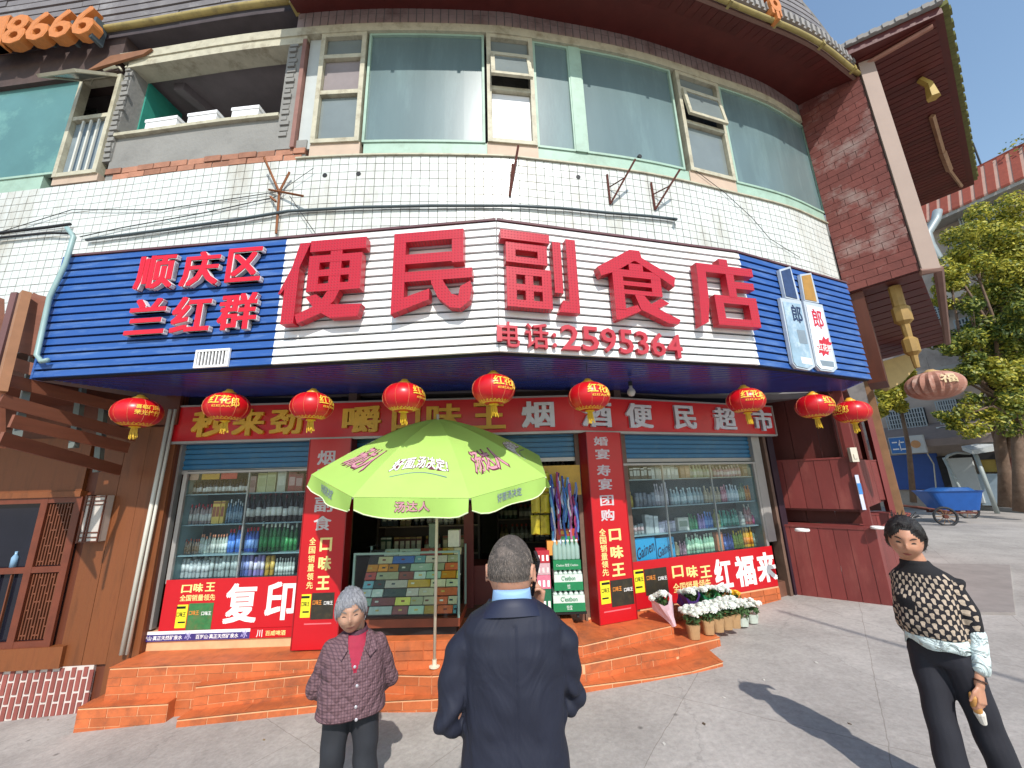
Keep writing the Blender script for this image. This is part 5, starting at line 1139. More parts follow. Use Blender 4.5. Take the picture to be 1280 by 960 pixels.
# shelves inside the dark shop
def rack(xa, xb, y_, ys, lab, words, back=.3):
    P_ = Path([(xa,y_),(xb,y_)]); o = thing('shop_rack', lab, 'shelf', ((xa+xb)/2, y_, .42)); L_ = xb-xa
    t = MB(); t.wbox(P_, 0, L_, -back-.02, -back, .421, 2.6); part('back_panel', t, mat('rack_dark','#3a2c26',.6,.2), o)
    for s in (0, L_-.03): t = MB(); t.wbox(P_, s, s+.03, -back, 0, .421, 2.6); part('side_panel', t, mat('rack_dark','#3a2c26'), o)
    for z in ys: t = MB(); t.wbox(P_, .03, L_-.03, -back+.001, -.002, z-.02, z); part('shelf', t, mat('rack_shelf','#6a5a4c',.5,.2), o)
    for i, z in enumerate(ys):
        x = .08
        while x < L_-.1:
            c = random.choice((('5a2a22','a88a4a','c8c0a8'),('26303a','202020','b8b8b0'),('6a5a3a','8a3a2a','c8b890'),('2f4a3a','c8c8c0','a8a890'),('7a7a78','b04a3a','c8c8c0')))
            k = random.choice(('wine','flask','carton')); n_ = random.randint(2,5); wd = .085
            for q in range(n_):
                if x > L_-.1: break
                me = goods_mesh(k, wd*.93, .24 if k != 'wine' else .3, *c); g = link('bottle' if k != 'carton' else 'carton', me, None, P_.pos(x, -.12, z+.0005))
                w2 = words[i]; nm_ = {'5a2a22':'brown','26303a':'navy','6a5a3a':'amber','2f4a3a':'dark green','7a7a78':'grey'}[c[0]]+' '+{'wine':'wine bottle','flask':'short bottle','carton':'carton'}[k]; tag(g, nm_+' on '+w2, 'carton' if k == 'carton' else 'bottle', nm_+'s on '+w2); x += wd
            x += .03
rack(-2.1, -.55, 6.3, (.85,1.25,1.62,2.0), 'dark wooden rack of liquor standing behind the glass counter', ('the lowest board of the rack behind the counter','the second board of the rack behind the counter','the third board of the rack behind the counter','the top board of the rack behind the counter'))
rack(-.35, 1.4, 7.6, (.8,1.2,1.6,2.0), 'dim wooden rack of goods at the back of the doorway', ('the lowest board of the rack deep in the doorway','the second board of the rack deep in the doorway','the third board of the rack deep in the doorway','the top board of the rack deep in the doorway'))
# red door leaf and red chest seen beside the man's head
t = MB(); a = hitd(583,760,5.2); t.box((a.x-.03,a.y-.02,.42),(a.x+.09,a.y+.02,1.55)); t.box((a.x-.05,a.y-.03,1.55),(a.x+.10,a.y+.03,1.58)); solo('door_leaf', t, mat('leaf_red','#5e1f1e',.5,.2), 'narrow dark red door leaf standing right of the glass counter', 'door')
t = MB(); t.box((a.x+.05,a.y+.1,.42),(a.x+.65,a.y+.5,.82)); t.box((a.x+.03,a.y+.08,.82),(a.x+.67,a.y+.52,.86)); solo('red_chest', t, mat('leaf_red','#5e1f1e'), 'low dark red chest inside the doorway behind the man', 'chest')
# ================================================================ goods hung and stacked at the right of the doorway
DP = Path([FA.pos(fs(655),.02,0)[:2], FA.pos(fs(727),.02,0)[:2]])
def dbox(x0, x1, y0, y1, n0, n1, mb): 
    ym = (y0+y1)/2; s0, s1 = DP.hit(x0,ym,n1)[0], DP.hit(x1,ym,n1)[0]; zt = DP.hit((x0+x1)/2,y0,n1)[1]; zb = DP.hit((x0+x1)/2,y1,n1)[1]; mb.wbox(DP, s0, s1, n0, n1, zb, zt); return s0, s1, zb, zt
gw, gg = mat('wrap_white','#c9d4cc',.2,.1,20), mat('wrap_green','#1f7a4c',.25,.12,12)
zpl = .42
sb0, sb1 = DP.hit(692,760,.12)[0], DP.hit(732,760,.12)[0]
t = MB(); t.wbox(DP, sb0-.02, sb1+.01, -.15, .13, zpl+.055, zpl+.075); o = solo('platform_cart', t, G('black'), 'black wheeled platform under the stacked water packs at the doorway', 'cart')
for s in (sb0+.05, sb1-.08):
    t = MB(); p = DP.pos(s,.08,zpl+.027); t.tube([p-Vector((.012,0,0)), p+Vector((.012,0,0))], .027, 10); part('wheel', t, G('cable'), o)
zb = zpl+.076
for i, lb_ in enumerate(('lower shrink wrapped pack of white and green water bottles at the doorway','upper shrink wrapped pack of white and green water bottles at the doorway')):
    h = .205; o = thing('water_pack', lb_, 'pack', DP.pos((sb0+sb1)/2, 0, zb)); s0, s1 = sb0+.02*i, sb1-.01*i
    t = MB(); t.wbox(DP, s0, s1, -.14, .12, zb+.002, zb+.085); part('green_wrap', t, gg, o); t = MB(); t.wbox(DP, s0+.002, s1-.002, -.14, .118, zb+.085, zb+.16); part('white_wrap', t, gw, o)
    t = MB(); t.smooth = True
    for k in range(6):
        for r in range(3):
            p = DP.pos(s0+(s1-s0)*(k+.5)/6, .08-r*.09, zb+.16); t.lathe(p, [(.03,0),(.022,.02),(.012,.034),(.012,.042)], 8)
    part('bottle_tops', t, gw, o, kind='stuff')
    t = MB(); wtext(t, DP, "C'estbon", s0+.08, s1-.08, zb+.10, zb+.145, .1185, .121, .016); part('print', t, gg, o)
    t = MB(); wtext(t, DP, '怡宝', s0+.14, s1-.14, zb+.02, zb+.065, .1205, .123, .016); part('print', t, gw, o)
    zb += h
o = thing('open_water_tray', 'green open tray with standing water bottles on top of the water packs', 'tray', DP.pos((sb0+sb1)/2,0,zb))
t = MB(); t.wbox(DP, sb0+.02, sb1-.02, -.14, .12, zb+.002, zb+.10); part('tray', t, gg, o)
t = MB(); wtext(t, DP, "C'estbon 怡宝 C'estbon", sb0+.05, sb1-.05, zb+.035, zb+.065, .1205, .122, .016); part('print', t, gw, o)
wm = MB(); wm.smooth = True; wm.lathe((0,0,0), [(.028,0),(.03,.01),(.03,.13),(.014,.17),(.013,.18)], 10); wm.cur = 1; wm.lathe((0,0,0), [(.015,.178),(.015,.2)], 8); wme = wm.mesh('water_bottle', [mat('pet','#8fa8a0',.15,.1), G('white_print')])
for k in range(6):
    for r in range(2):
        g = link('bottle', wme, None, DP.pos(sb0+.05+(sb1-sb0-.1)*k/5, .08-r*.1, zb+.101)); tag(g, 'clear water bottle with white cap standing in the green tray', 'bottle', 'clear water bottles in the green tray')
# column of pink and green drinks left of it
s0, s1 = DP.hit(672,740,.1)[0], DP.hit(689,740,.1)[0]; zz = zpl+.002
for h, c, wd in ((.30,'1f6a4a','green drinks carton at the bottom of the pile behind the man'),(.14,'c06a80','pink bottle pack in the middle of the pile behind the man'),(.12,'d8b0b8','white and pink bottle pack in the pile behind the man'),(.13,'b02a3a','red and white bottle pack at the top of the pile behind the man')):
    t = MB(); t.wbox(DP, s0, s1, -.1, .1, zz, zz+h-.004); o = solo('drink_pack', t, cm(c), wd, 'pack')
    t = MB()
    for k in range(3): p = DP.pos(s0+(s1-s0)*(k+.5)/3, .07, zz+h-.004-.0); t.wbox(DP, s0+(s1-s0)*(k+.25)/3, s0+(s1-s0)*(k+.75)/3, .1, .104, zz+.02, zz+h*.6)
    part('bottle_print', t, cm('e0d8d8'), o, kind='stuff'); zz += h
t = MB(); x = dbox(696,722,661,688,-.04,.06,t); o = solo('snack_box', t, cm('b03a28'), 'red and green snack box above the water bottles at the doorway', 'box')
t = MB(); t.wbox(DP, x[0]+.05, x[1]-.02, .0605, .064, x[2]+.05, x[2]+.15); part('green_print', t, cm('2f7a4a'), o); t = MB(); t.wbox(DP, x[0]+.02, x[1]-.1, .0605, .063, x[2]+.17, x[3]-.02); part('yellow_print', t, cm('d8a030'), o)
t = MB(); dbox(684,700,676,694,-.04,.08,t); solo('snack_bag', t, cm('d08a40'), 'orange snack bag beside the red snack box at the doorway', 'bag')
# yellow packets hanging in strips
yb = mat('crisp_yellow','#b5a42c',.3,.2,20,dirt='#7a6a20',dirt_amt=.6,dscale=14)
for r in range(3):
    for c in range(2):
        x0 = 664+c*12; y0 = 590+r*27; t = MB(); s0 = DP.hit(x0,y0+12,.05)[0]; s1 = DP.hit(x0+11,y0+12,.05)[0]; zt, zb_ = DP.hit(x0,y0,.05)[1], DP.hit(x0,y0+25,.05)[1]
        vs = []; 
        f = [DP.pos(s0,.03,zb_),DP.pos((s0+s1)/2,.065,zb_+.02),DP.pos(s1,.03,zb_),DP.pos(s1,.03,zt),DP.pos((s0+s1)/2,.06,zt-.02),DP.pos(s0,.03,zt)]
        t.add([f[0],f[1],f[2],f[3],f[4],f[5],DP.pos(s0,.02,zb_),DP.pos(s1,.02,zb_),DP.pos(s1,.02,zt),DP.pos(s0,.02,zt)], [(0,1,4,5),(1,2,3,4),(6,9,8,7),(0,5,9,6),(2,7,8,3),(5,4,3,8,9),(0,6,7,2,1)])
        solo('crisp_packet', t, yb, ('top','middle','bottom')[r]+' '+('left','right')[c]+' yellow crisp packet hanging at the doorway beside the umbrella', 'packet', 'yellow crisp packets at the doorway')
t = MB(); s0, s1 = fs(664), fs(725); z = DP.hit(690,582,.0)[1]; t.wbox(DP, DP.hit(660,600)[0], DP.hit(726,600)[0], -.06, -.02, z-.34, z-.0); solo('yellow_backing_card', t, mat('card_yellow','#c79a2c',.4,.15,12), 'yellow printed card behind the hanging ribbons at the doorway', 'card')
rib_cols = ['3f6ab8','7a4aa8','b8c8e0','5a9ad0','a03a68','3a4a90','c8b8d8','6a8ac8','d8d8e0','5a3a80','8ab8d8','b86a98']
rib_names = ['royal blue','purple','silver blue','sky blue','crimson','navy blue','lilac','cornflower blue','white','dark violet','pale cyan','pink']
for k in range(30):
    c = rib_cols[k % 12]; x = 688+ (k*7.3)%36; yt = random.uniform(590,612)+max(0,(x-708))*1.2; yb2 = random.uniform(650,682); pts = []
    for q in range(9):
        f = q/8; sx = x+f*3+1.6*math.sin(f*9+k); s, z = DP.hit(sx, yt+(yb2-yt)*f, .05); pts.append(DP.pos(s, .05+.02*math.sin(k*1.7)+.012*math.cos(f*11+k), z))
    t = MB(); t.tube(pts, random.uniform(.008,.014), 5); solo('ribbon', t, cm(c), rib_names[k%12]+' party ribbon in the hanging bunch at the doorway', 'ribbon', rib_names[k%12]+' ribbons in the bunch at the doorway')
# ================================================================ lanterns
lan_red = mat('lantern_red','#c3101a',.34,.08,6,sss=.05); lan_gold = mat('lantern_gold','#d9a232',.38,.15,30); tas = mat('tassel','#d8b12c',.5,.12,30)
def lantern(loc, dia, hgt, label, txts, faded=False, rot=0.0, top=None, group='red lanterns under the signboard'):
    o = thing('lantern', label, 'lantern', loc, group)
    r = dia/2; h = hgt/2; nR = 20; mb = MB(); nb_ = 40; prof = []
    rows_ = 13
    for i in range(rows_+1):
        th_ = -1.22+2.44*i/rows_; prof.append((th_,))
    vs = []; 
    for (th_,) in prof:
        for k in range(nb_):
            a = 2*math.pi*k/nb_; q = 1 if k % 2 == 0 else (.972 if not faded else .90); cz = math.cos(th_); rr = r*(cz**.8)*(1-(1-q)*cz); vs.append((rr*math.cos(a+rot), rr*math.sin(a+rot), h+h*math.sin(th_)/math.sin(1.22)))
    mb.smooth = True; m_ = rows_+1
    mb.add(vs, [(i*nb_+k, i*nb_+(k+1)%nb_, (i+1)*nb_+(k+1)%nb_, (i+1)*nb_+k) for i in range(m_-1) for k in range(nb_)]+[tuple(reversed(range(nb_))), tuple(range((m_-1)*nb_, m_*nb_))])
    mb.smooth = not faded; mb.sm = [not faded]*len(mb.f); lm = lan_red if not faded else mat('lantern_faded','#a06e5c',.75,.15,8,dirt='#cdb0a0',dirt_amt=.7,dscale=7); gm = lan_gold if not faded else mat('gold_faded','#b09060',.6,.2,9)
    me = mb.mesh('shade', lm); link('shade', me, o)
    if not faded:
        t = MB()
        for k in range(0, nb_, 4):
            a = 2*math.pi*k/nb_+rot; pts = []
            for i in range(9):
                th_ = -1.18+2.36*i/8; rr = r*(math.cos(th_)**.8)*1.004+.0008; pts.append((rr*math.cos(a), rr*math.sin(a), h+h*math.sin(th_)/math.sin(1.22)))
            t.tube(pts, .0013, 3)
        link('ribs', t.mesh('ribs', mat('rib_gold','#d88a5a',.4,.1)), o)['kind'] = 'stuff'
    f0 = r*(math.cos(1.22)**.8)
    t = MB(); t.smooth = True; t.lathe((0,0,0), [(f0*.7,hgt-.004),(f0*.75,hgt+.012),(f0*.45,hgt+.028),(f0*.3,hgt+.045)], 14); link('cap', t.mesh('cap', gm), o)
    if not faded:   # gold fringe at the foot of the shade
        t = MB(); n_ = 24
        for k in range(n_):
            a0_, a1_ = 2*math.pi*k/n_, 2*math.pi*(k+1)/n_; am = (a0_+a1_)/2
            def sp(th_, a): rr = r*(math.cos(th_)**.8)*1.008+.001; return Vector((rr*math.cos(a), rr*math.sin(a), h+h*math.sin(th_)/math.sin(1.22)))
            t.add([sp(-1.2,a0_),sp(-1.2,a1_),sp(-1.0,a1_),sp(-.86,am),sp(-1.0,a0_)], [(0,1,2,3,4)])
        link('fringe', t.mesh('fringe', lan_gold), o)
        t = MB(); t.lathe((0,0,0), [(f0*.5,.0),(f0*.55,-.01),(.016,-.02)], 12)
        random.seed(int(loc[0]*97)%1000)
        for k in range(22):
            a = k*2.4; rr = .021*math.sqrt((k+.5)/22); e = random.uniform(.085,.125); t.tube([(rr*math.cos(a),rr*math.sin(a),-.012),(rr*1.3*math.cos(a),rr*1.3*math.sin(a),-.06),(rr*1.5*math.cos(a)+.006,rr*1.5*math.sin(a),-e)], .0035, 4)
        link('tassel', t.mesh('tassel', tas), o)['kind'] = 'stuff'
    for (body_, az, w_, zlo, zhi, mm, bd) in txts:     # print wrapped on the shade; az measured from the street side
        vs, fs_ = glyph(body_, .014 if len(body_) > 1 else .016); L_ = []
        for u, v, q in vs:
            a = -math.pi/2+az+(u-.5)*w_; z = zlo+(zhi-zlo)*v; th_ = (z-.5)*2*1.0; th_ = math.asin(max(-.99,min(.99,(z-.5)*2*math.sin(1.22))))
            rr = r*(math.cos(th_)**.8)*1.006+.001+q*.001; L_.append((rr*math.cos(a), rr*math.sin(a), h+h*math.sin(th_)/math.sin(1.22)))
        t = MB(); t.add(L_, fs_); link('print', t.mesh('print', mm), o)
    tp = top if top else SZ0+.03
    t = MB(); t.tube([(0,0,hgt+.04),(0,0,tp-loc[2])], .0015, 4); link('string', t.mesh('string', G('cable')), o)
    return o
gp = mat('gold_print','#f0c64a',.4,.06)
std_t = lambda az: [('红', az-.30, .50, .52, .86, gp, .03),('花', az+.20, .46, .50, .84, gp, .03),('郎', az+.62, .34, .40, .78, gp, .03),('红红火火', az+.05, .8, .38, .46, gp, .01)]
LAN = [(172,516,66,None,'leftmost red lantern with two lines of gold writing under the blue sign end'),
       (284,509,60,-.25,'second red lantern from the left in front of the gold lintel character'),
       (390,508,55,.9,'third red lantern from the left beside the blue and white sign join'),
       (505,497,54,1.0,'red lantern hanging just left above the green umbrella'),
       (617,487,54,.55,'highest red lantern hanging just right above the green umbrella'),
       (736,496,53,.5,'red lantern in front of the silver lintel characters right of the umbrella'),
       (932,501,50,.3,'red lantern hanging before the right end of the lintel sign'),
       (1018,508,50,1.0,'second red lantern from the right under the bottle cut-outs'),
       (1065,515,49,-1.0,'rightmost red lantern tucked against its neighbour at the corner post')]
for x, y, wpx, az, lb_ in LAN:
    s = SG.hit(x, y, -.22)[0]
    if x > 1040: p = hitd(x, y, 4.45)
    elif x > 1000: p = hitd(x, y, 4.28)
    else: q_ = SG.hit(x, y, -.22); p = SG.pos(q_[0], -.22, q_[1])
    zc = (p-Vector((0,0,EYE))).dot(CF); st = 1+.42*abs((x-640)/F_PX)**1.6
    dia = wpx*zc/F_PX/st**.8; hg = dia*.66
    tx = std_t(az) if az is not None else [('喜临门酒', .45, .95, .56, .72, gp, .02),('荣光往行', .45, 1.0, .34, .52, gp, .02)]
    vx = math.atan2(p.x, p.y)
    tx = [(a, b-vx*.9, c, d, e, f, g) for a,b,c,d,e,f,g in tx]
    lantern((p.x, p.y, p.z-hg/2), dia, hg, lb_, tx, rot=random.random())
lantern((PX+.05, PY-.1, hitd(1170,482,PY-.1).z-.17), .58, .34, 'large faded brown lantern hanging from the carved post at the right', [('福', -.3, .6, .45, .8, mat('print_faded','#cbb48a',.6), .02)], True, top=3.3, group='faded lantern')
# bulb under the sign
p = hitd(789,490,4.3); t = MB(); t.smooth = True; t.lathe((p.x,p.y,p.z), [(.0,-.05),(.03,-.042),(.048,-.01),(.042,.02),(.02,.045),(.02,.07)], 12); o = solo('light_bulb', t, mat('bulb','#b9b9b9',.15,.02), 'round white light bulb hanging under the sign right of centre', 'bulb', loc=tuple(p))
t = MB(); t.tube([p+Vector((0,0,.07)), p+Vector((0,0,.12))], .024, 8); t.tube([p+Vector((0,0,.12)), (p.x,p.y,2.95)], .004, 4); part('holder', t, G('cable'), o)
# ================================================================ green umbrella
ub = hitz(543,834,.205); UX, UY = ub.x, ub.y
um = thing('beach_umbrella', 'bright lime green eight sided market umbrella with printed writing before the shop', 'umbrella', (UX,UY,.205))
gm = mat('umbrella_green','#bfe878',.55,.04,5); gm2 = mat('umbrella_edge','#dfeec0',.5,.05)
nt = gm.node_tree; out = nt.nodes['Material Output']; pb = nt.nodes['Principled BSDF']; tr = nt.nodes.new('ShaderNodeBsdfTranslucent'); tr.inputs[0].default_value = (.45,.78,.16,1); mxs = nt.nodes.new('ShaderNodeMixShader'); mxs.inputs[0].default_value = .32
nt.links.new(pb.outputs[0], mxs.inputs[1]); nt.links.new(tr.outputs[0], mxs.inputs[2]); nt.links.new(mxs.outputs[0], out.inputs[0])
UT = Matrix.Rotation(R(16),4,'X') @ Matrix.Rotation(R(2.2),4,'Y')
RU, APEX, RIM = 1.18, 2.52, 2.05
piv = Vector((UX,UY,2.1))
def upt(r, a, z): return piv + UT @ Vector((r*math.cos(a), r*math.sin(a), z-2.1))
def cz(f): return RIM+(APEX-RIM)*(1-f**1.45)
A0 = math.pi/8
def gore(k, f, g, extra=0):      # f out 0..1, g across 0..1 -> point on the k-th panel
    a, b = A0+k*math.pi/4, A0+(k+1)*math.pi/4
    p, q = Vector((math.cos(a),math.sin(a))), Vector((math.cos(b),math.sin(b))); d = p.lerp(q, g)*RU*f
    sag = .035*math.sin(math.pi*g)*f*(1-f)*2; return piv + UT @ Vector((d.x, d.y, cz(f)-sag+extra-2.1))
for k in range(8):
    t = MB(); t.smooth = True; nf, ng = 10, 8; vs = []
    for i in range(nf+1):
        for j in range(ng+1): vs.append(gore(k, .02+.98*i/nf, j/ng))
    fsx = [(i*(ng+1)+j, i*(ng+1)+j+1, (i+1)*(ng+1)+j+1, (i+1)*(ng+1)+j) for i in range(nf) for j in range(ng)]
    t.add(vs, fsx); pn = part('canopy_panel', t, gm, um)
    # valance
    t = MB(); t.smooth = True; vs = []; ng = 12; a, b = A0+k*math.pi/4, A0+(k+1)*math.pi/4
    for i in range(5):
        for j in range(ng+1):
            g = .012+.976*j/ng; base = gore(k, 1.0, g); gg_ = (g-.5)*2; d = .155*(1-.42*abs(gg_)**6)*i/4; o_ = .02*math.sin(g*11+k*2)*i/4+.02*i/4
            dr = UT @ Vector((math.cos((a+b)/2), math.sin((a+b)/2), 0)); vs.append(base+dr*o_+(UT @ Vector((0,0,-1)))*d*.96+Vector((0,0,-.002)))
    t.add(vs, [(i*(ng+1)+j, i*(ng+1)+j+1, (i+1)*(ng+1)+j+1, (i+1)*(ng+1)+j) for i in range(4) for j in range(ng)]); part('valance', t, gm, um)
    t = MB(); t.tube([vs[4*(ng+1)+j] for j in range(ng+1)], .005, 4); part('valance_hem', t, gm2, um)
    t = MB(); t.tube([piv+UT @ Vector((0,0,cz(0)-2.14)), gore(k,.5,0)-Vector((0,0,.02)), gore(k,1,0)-Vector((0,0,.012))], .006, 5); part('rib', t, G('alu'), um)
    t = MB(); t.tube([Vector((UX,UY,1.95)), gore(k,.5,0)-Vector((0,0,.025))], .004, 4); part('strut', t, G('alu'), um)
t = MB(); t.smooth = True; t.tube([(UX,UY,.205),(UX,UY,1.6),piv+UT @ Vector((0,0,APEX-2.1+.05))], .0145, 10); part('pole', t, mat('pole_cream','#cfc8b4',.4,.06), um)
t = MB(); t.lathe((UX,UY,0), [(.05,.207),(.05,.217),(.02,.222),(.02,.27)], 12); part('foot', t, mat('pole_cream','#cfc8b4'), um)
def uprint(k, body_, g0, g1, f0, f1, m, lift=.004, val=False, bow=0, lean=0):
    vs, fs_ = glyph(body_, .016 if lift > .003 else .05); L_ = []
    for u, v, h in vs:
        g = g0+(g1-g0)*u+lean*(v-.5)
        if val:
            i = f1+(f0-f1)*v; base = gore(k,1,g); a, b = A0+k*math.pi/4, A0+(k+1)*math.pi/4; dr = UT @ Vector((math.cos((a+b)/2), math.sin((a+b)/2), 0))
            L_.append(base+dr*(.02*math.sin(g*11+k*2)*i+.02*i+lift+h*.001)+(UT @ Vector((0,0,-1)))*.155*i)
        else:
            f = f1+(f0-f1)*v - bow*math.sin(math.pi*u); L_.append(gore(k, f, g, lift+h*.002))
    t = MB(); t.add(L_, fs_); part('print', t, m, um)
pk = mat('print_pink','#c98f9c',.5,.1); dk = mat('print_maroon','#6b2f45',.5,.1)
# panel indices: 5 faces the street (centre at -90 deg)
for k in (4, 6, 2, 0):
    uprint(k, '汤达人', .22, .78, .58, .84, dk, .0028, lean=.10); uprint(k, '汤达人', .235, .765, .595, .825, pk, .006, lean=.10)
for k in (5, 7, 3, 1):
    uprint(k, '好面,汤决定!', .14, .86, .66, .80, dk, .0028, bow=.05); uprint(k, '好面,汤决定!', .15, .85, .665, .795, G('white_print'), .006, bow=.05)
    t = MB(); t.tube([gore(k, .83-.05*math.sin(math.pi*j/10), .2+.62*j/10, .003) for j in range(11)], [.003+.002*j/10 for j in range(11)], 4); part('print', t, mat('grey_print','#7f8b95',.4), um)
    uprint(k, '汤达人', .36, .66, .15, .68, dk, .006, True); uprint(k, '汤达人', .365, .655, .18, .65, pk, .009, True)
for k in (4, 6): uprint(k, '好面汤决定', .3, .62, .15, .62, mat('grey_print','#7f8b95',.4), .006, True)
# ================================================================ flowers
wh = mat('petal_white','#e9e9e2',.6,.05,sss=.1); lf = mat('leaf_green','#3d5a2c',.6,.25,20); kraft = mat('kraft','#a8845c',.8,.12,10,bump=.2); clr = mat('wrap_pale','#b9c0b4',.3,.1,9)
def bloom_mesh(r, m, n=60, seed=0):
    rr = random.Random(seed); mb = MB()
    for k in range(n):
        z = 1-(k+.5)/n*1.25; a = k*2.39996; q = math.sqrt(max(0,1-z*z)); d = Vector((q*math.cos(a), q*math.sin(a), z*.75)); tn = Vector((-math.sin(a), math.cos(a), 0)); up = d.cross(tn).normalized()
        c = d*r*.55; e = d*r*rr.uniform(.9,1.08); wd = r*.17
        mb.add([c-tn*wd*.4, c+tn*wd*.4, e+tn*wd+up*.1*r, e*1.04, e-tn*wd], [(0,1,2,3,4)])
    mb.smooth = False; mb.lathe((0,0,-r*.1), [(r*.3,0),(r*.62,r*.3),(r*.3,r*.62)], 8); return mb.mesh('flower', m)
bl = [bloom_mesh(.042, wh, 60, i) for i in range(3)]
def leaves(mb, c, rad, n, size, rr, flat=.7):
    for _ in range(n):
        d = Vector((rr.gauss(0,1), rr.gauss(0,1), rr.gauss(0,flat))); d.normalize(); p = Vector(c)+d*rad*rr.random()**.4; u = Vector((rr.gauss(0,1),rr.gauss(0,1),rr.gauss(0,1))).normalized(); v = u.cross(d).normalized() if abs(u.dot(d)) < .95 else Vector((0,0,1)); s = size*rr.uniform(.6,1.3)
        mb.add([p-u*s, p+v*s*.35, p+u*s, p-v*s*.35], [(0,1,2,3)])
fl = [(868,798,.17,'kraft',10,'nearest of the potted flowers'),(886,792,.16,'kraft',9,'second of the potted flowers from the left'),(898,789,.17,'kraft',9,'third of the potted flowers, tall kraft bag'),(909,786,.15,'kraft',8,'fourth of the potted flowers in a kraft bag'),(919,784,.18,'kraft',11,'fifth of the potted flowers in a wide kraft bag'),(929,782,.14,'clear',9,'white flowers in clear wrap, left of its twin'),(941,778,.15,'clear',12,'rightmost white flowers in clear wrap at the kerb')]
for i, (x, y, h, kind, nbm, lb_) in enumerate(fl):
    zf_ = .238 if x < 922 else .195; p = hitz(x, y, zf_); rr = random.Random(i*7+3); o = thing('potted_flowers', 'white chrysanthemums, '+lb_, 'flowers', (p.x,p.y,zf_), 'white flowers lined up by the steps')
    p.z = zf_; t = MB(); bh = .13 if kind == 'kraft' else .09
    t.loft([(p,(.052,0,0),(0,.045,0),3),(p+Vector((0,0,bh*.5)),(.058,0,0),(0,.05,0),3),(p+Vector((.0,0,bh)),(.066,0,0),(0,.056,0),4)], 16); part('bag', t, kraft if kind == 'kraft' else clr, o)
    t = MB(); leaves(t, p+Vector((0,0,bh+.055)), .085, 170, .026, rr); part('foliage', t, lf, o, kind='stuff', rec=False)
    for k in range(nbm+6):
        a = k*2.4; q = .10*math.sqrt((k+.3)/(nbm+6)); z = bh+.14+.03*rr.random()-q*.5
        f_ = link('flower', rr.choice(bl), o, (q*1.15*math.cos(a), q*math.sin(a), z)); f_.rotation_euler = (rr.uniform(-.5,.2), rr.uniform(-.4,.4), rr.random()*6); s = rr.uniform(.8,1.15) if kind == 'kraft' else rr.uniform(.55,.85); f_.scale = (s,s,s)
def bouquet(x, y, D, h, wcol, label, lean, blooms, bm_, rad=.10):
    b = hitd(x, y, D); b.z = max(b.z, .25); rr = random.Random(int(x)); o = thing('bouquet', label, 'bouquet', tuple(b)); up = Vector((lean, .25, 1)).normalized(); sx = up.cross(Vector((0,1,0))).normalized(); sy = up.cross(sx)
    t = MB(); rings = []; n = 18; vs = []
    for i in range(5):
        f = i/4; r_ = .02+rad*f**1.2; c = b+up*h*f*.85
        for k in range(n):
            a = 2*math.pi*k/n; w2 = r_*(1+.10*math.sin(a*5+i)); vs.append(c+sx*w2*math.cos(a)+sy*w2*math.sin(a)+up*(.05*f*math.sin(a*3)))
    t.add(vs, [(i*n+k, i*n+(k+1)%n, (i+1)*n+(k+1)%n, (i+1)*n+k) for i in range(4) for k in range(n)]); part('wrapper', t, wcol, o)
    t = MB(); leaves(t, b+up*h*.85, rad*.8, 90, .03, rr); part('foliage', t, lf, o, kind='stuff', rec=False)
    for k in range(blooms):
        a = k*2.4; q = rad*.95*math.sqrt((k+.3)/blooms); c = up*(h*.97+.03*rr.random())+sx*q*math.cos(a)+sy*q*math.sin(a)
        f_ = link('flower', bm_[k%len(bm_)], o, tuple(c)); f_.rotation_euler = (rr.uniform(-.6,.1), rr.uniform(-.4,.4), rr.random()*6); s = rr.uniform(.8,1.2); f_.scale = (s,s,s)
yl = [bloom_mesh(.042, mat('petal_yellow','#e3b62c',.5,.1), 50, 9)]
bouquet(843,783,4.62,.30,mat('wrap_pink','#d9b8c0',.3,.06,8),'leaning bouquet in pale pink paper left of the potted flowers',-.38,9,bl,.10)
bouquet(868,772,4.85,.24,mat('wrap_purple','#4d2f78',.4,.15,8),'bouquet in purple paper behind the potted flowers',-.1,12,bl,.11)
bouquet(888,770,4.95,.26,mat('wrap_green','#3c7a4a',.4,.15,8),'bouquet in green paper with white and yellow blooms behind the pots',-.05,12,[bl[0],yl[0],bl[1]],.12)
bouquet(903,768,5.0,.25,mat('wrap_green2','#5c9a5a',.4,.15,8),'pale green wrapped bouquet behind the potted flowers',.1,12,bl,.11)
bouquet(917,765,5.1,.18,mat('wrap_yellow','#d8a43a',.4,.15,8),'small bouquet with yellow blooms behind the potted flowers',.2,7,yl,.08)
# ================================================================ people
def fuse(mb, name, mats, voxel=.007, smooth=2, paint=None, factor=.5):
    me = mb.mesh(name+'_raw', mats); bm = bmesh.new(); bm.from_mesh(me); bmesh.ops.recalc_face_normals(bm, faces=bm.faces); bm.to_mesh(me); bm.free()
    o = bpy.data.objects.new('tmp', me); COL.objects.link(o)
    m = o.modifiers.new('r','REMESH'); m.mode = 'VOXEL'; m.voxel_size = voxel; m.use_smooth_shade = True
    if smooth: s = o.modifiers.new('s','SMOOTH'); s.iterations = smooth; s.factor = factor
    ev = o.evaluated_get(bpy.context.evaluated_depsgraph_get()); out = bpy.data.meshes.new_from_object(ev); out.name = name
    bpy.data.objects.remove(o); out.materials.clear()
    for x in (mats if isinstance(mats,(list,tuple)) else [mats]): out.materials.append(x)
    if paint:
        for p in out.polygons: p.material_index = paint(p.center)
    else:
        for p in out.polygons: p.material_index = 0
    out.polygons.foreach_set('use_smooth', [True]*len(out.polygons)); return out
def V(*a): return Vector(a)
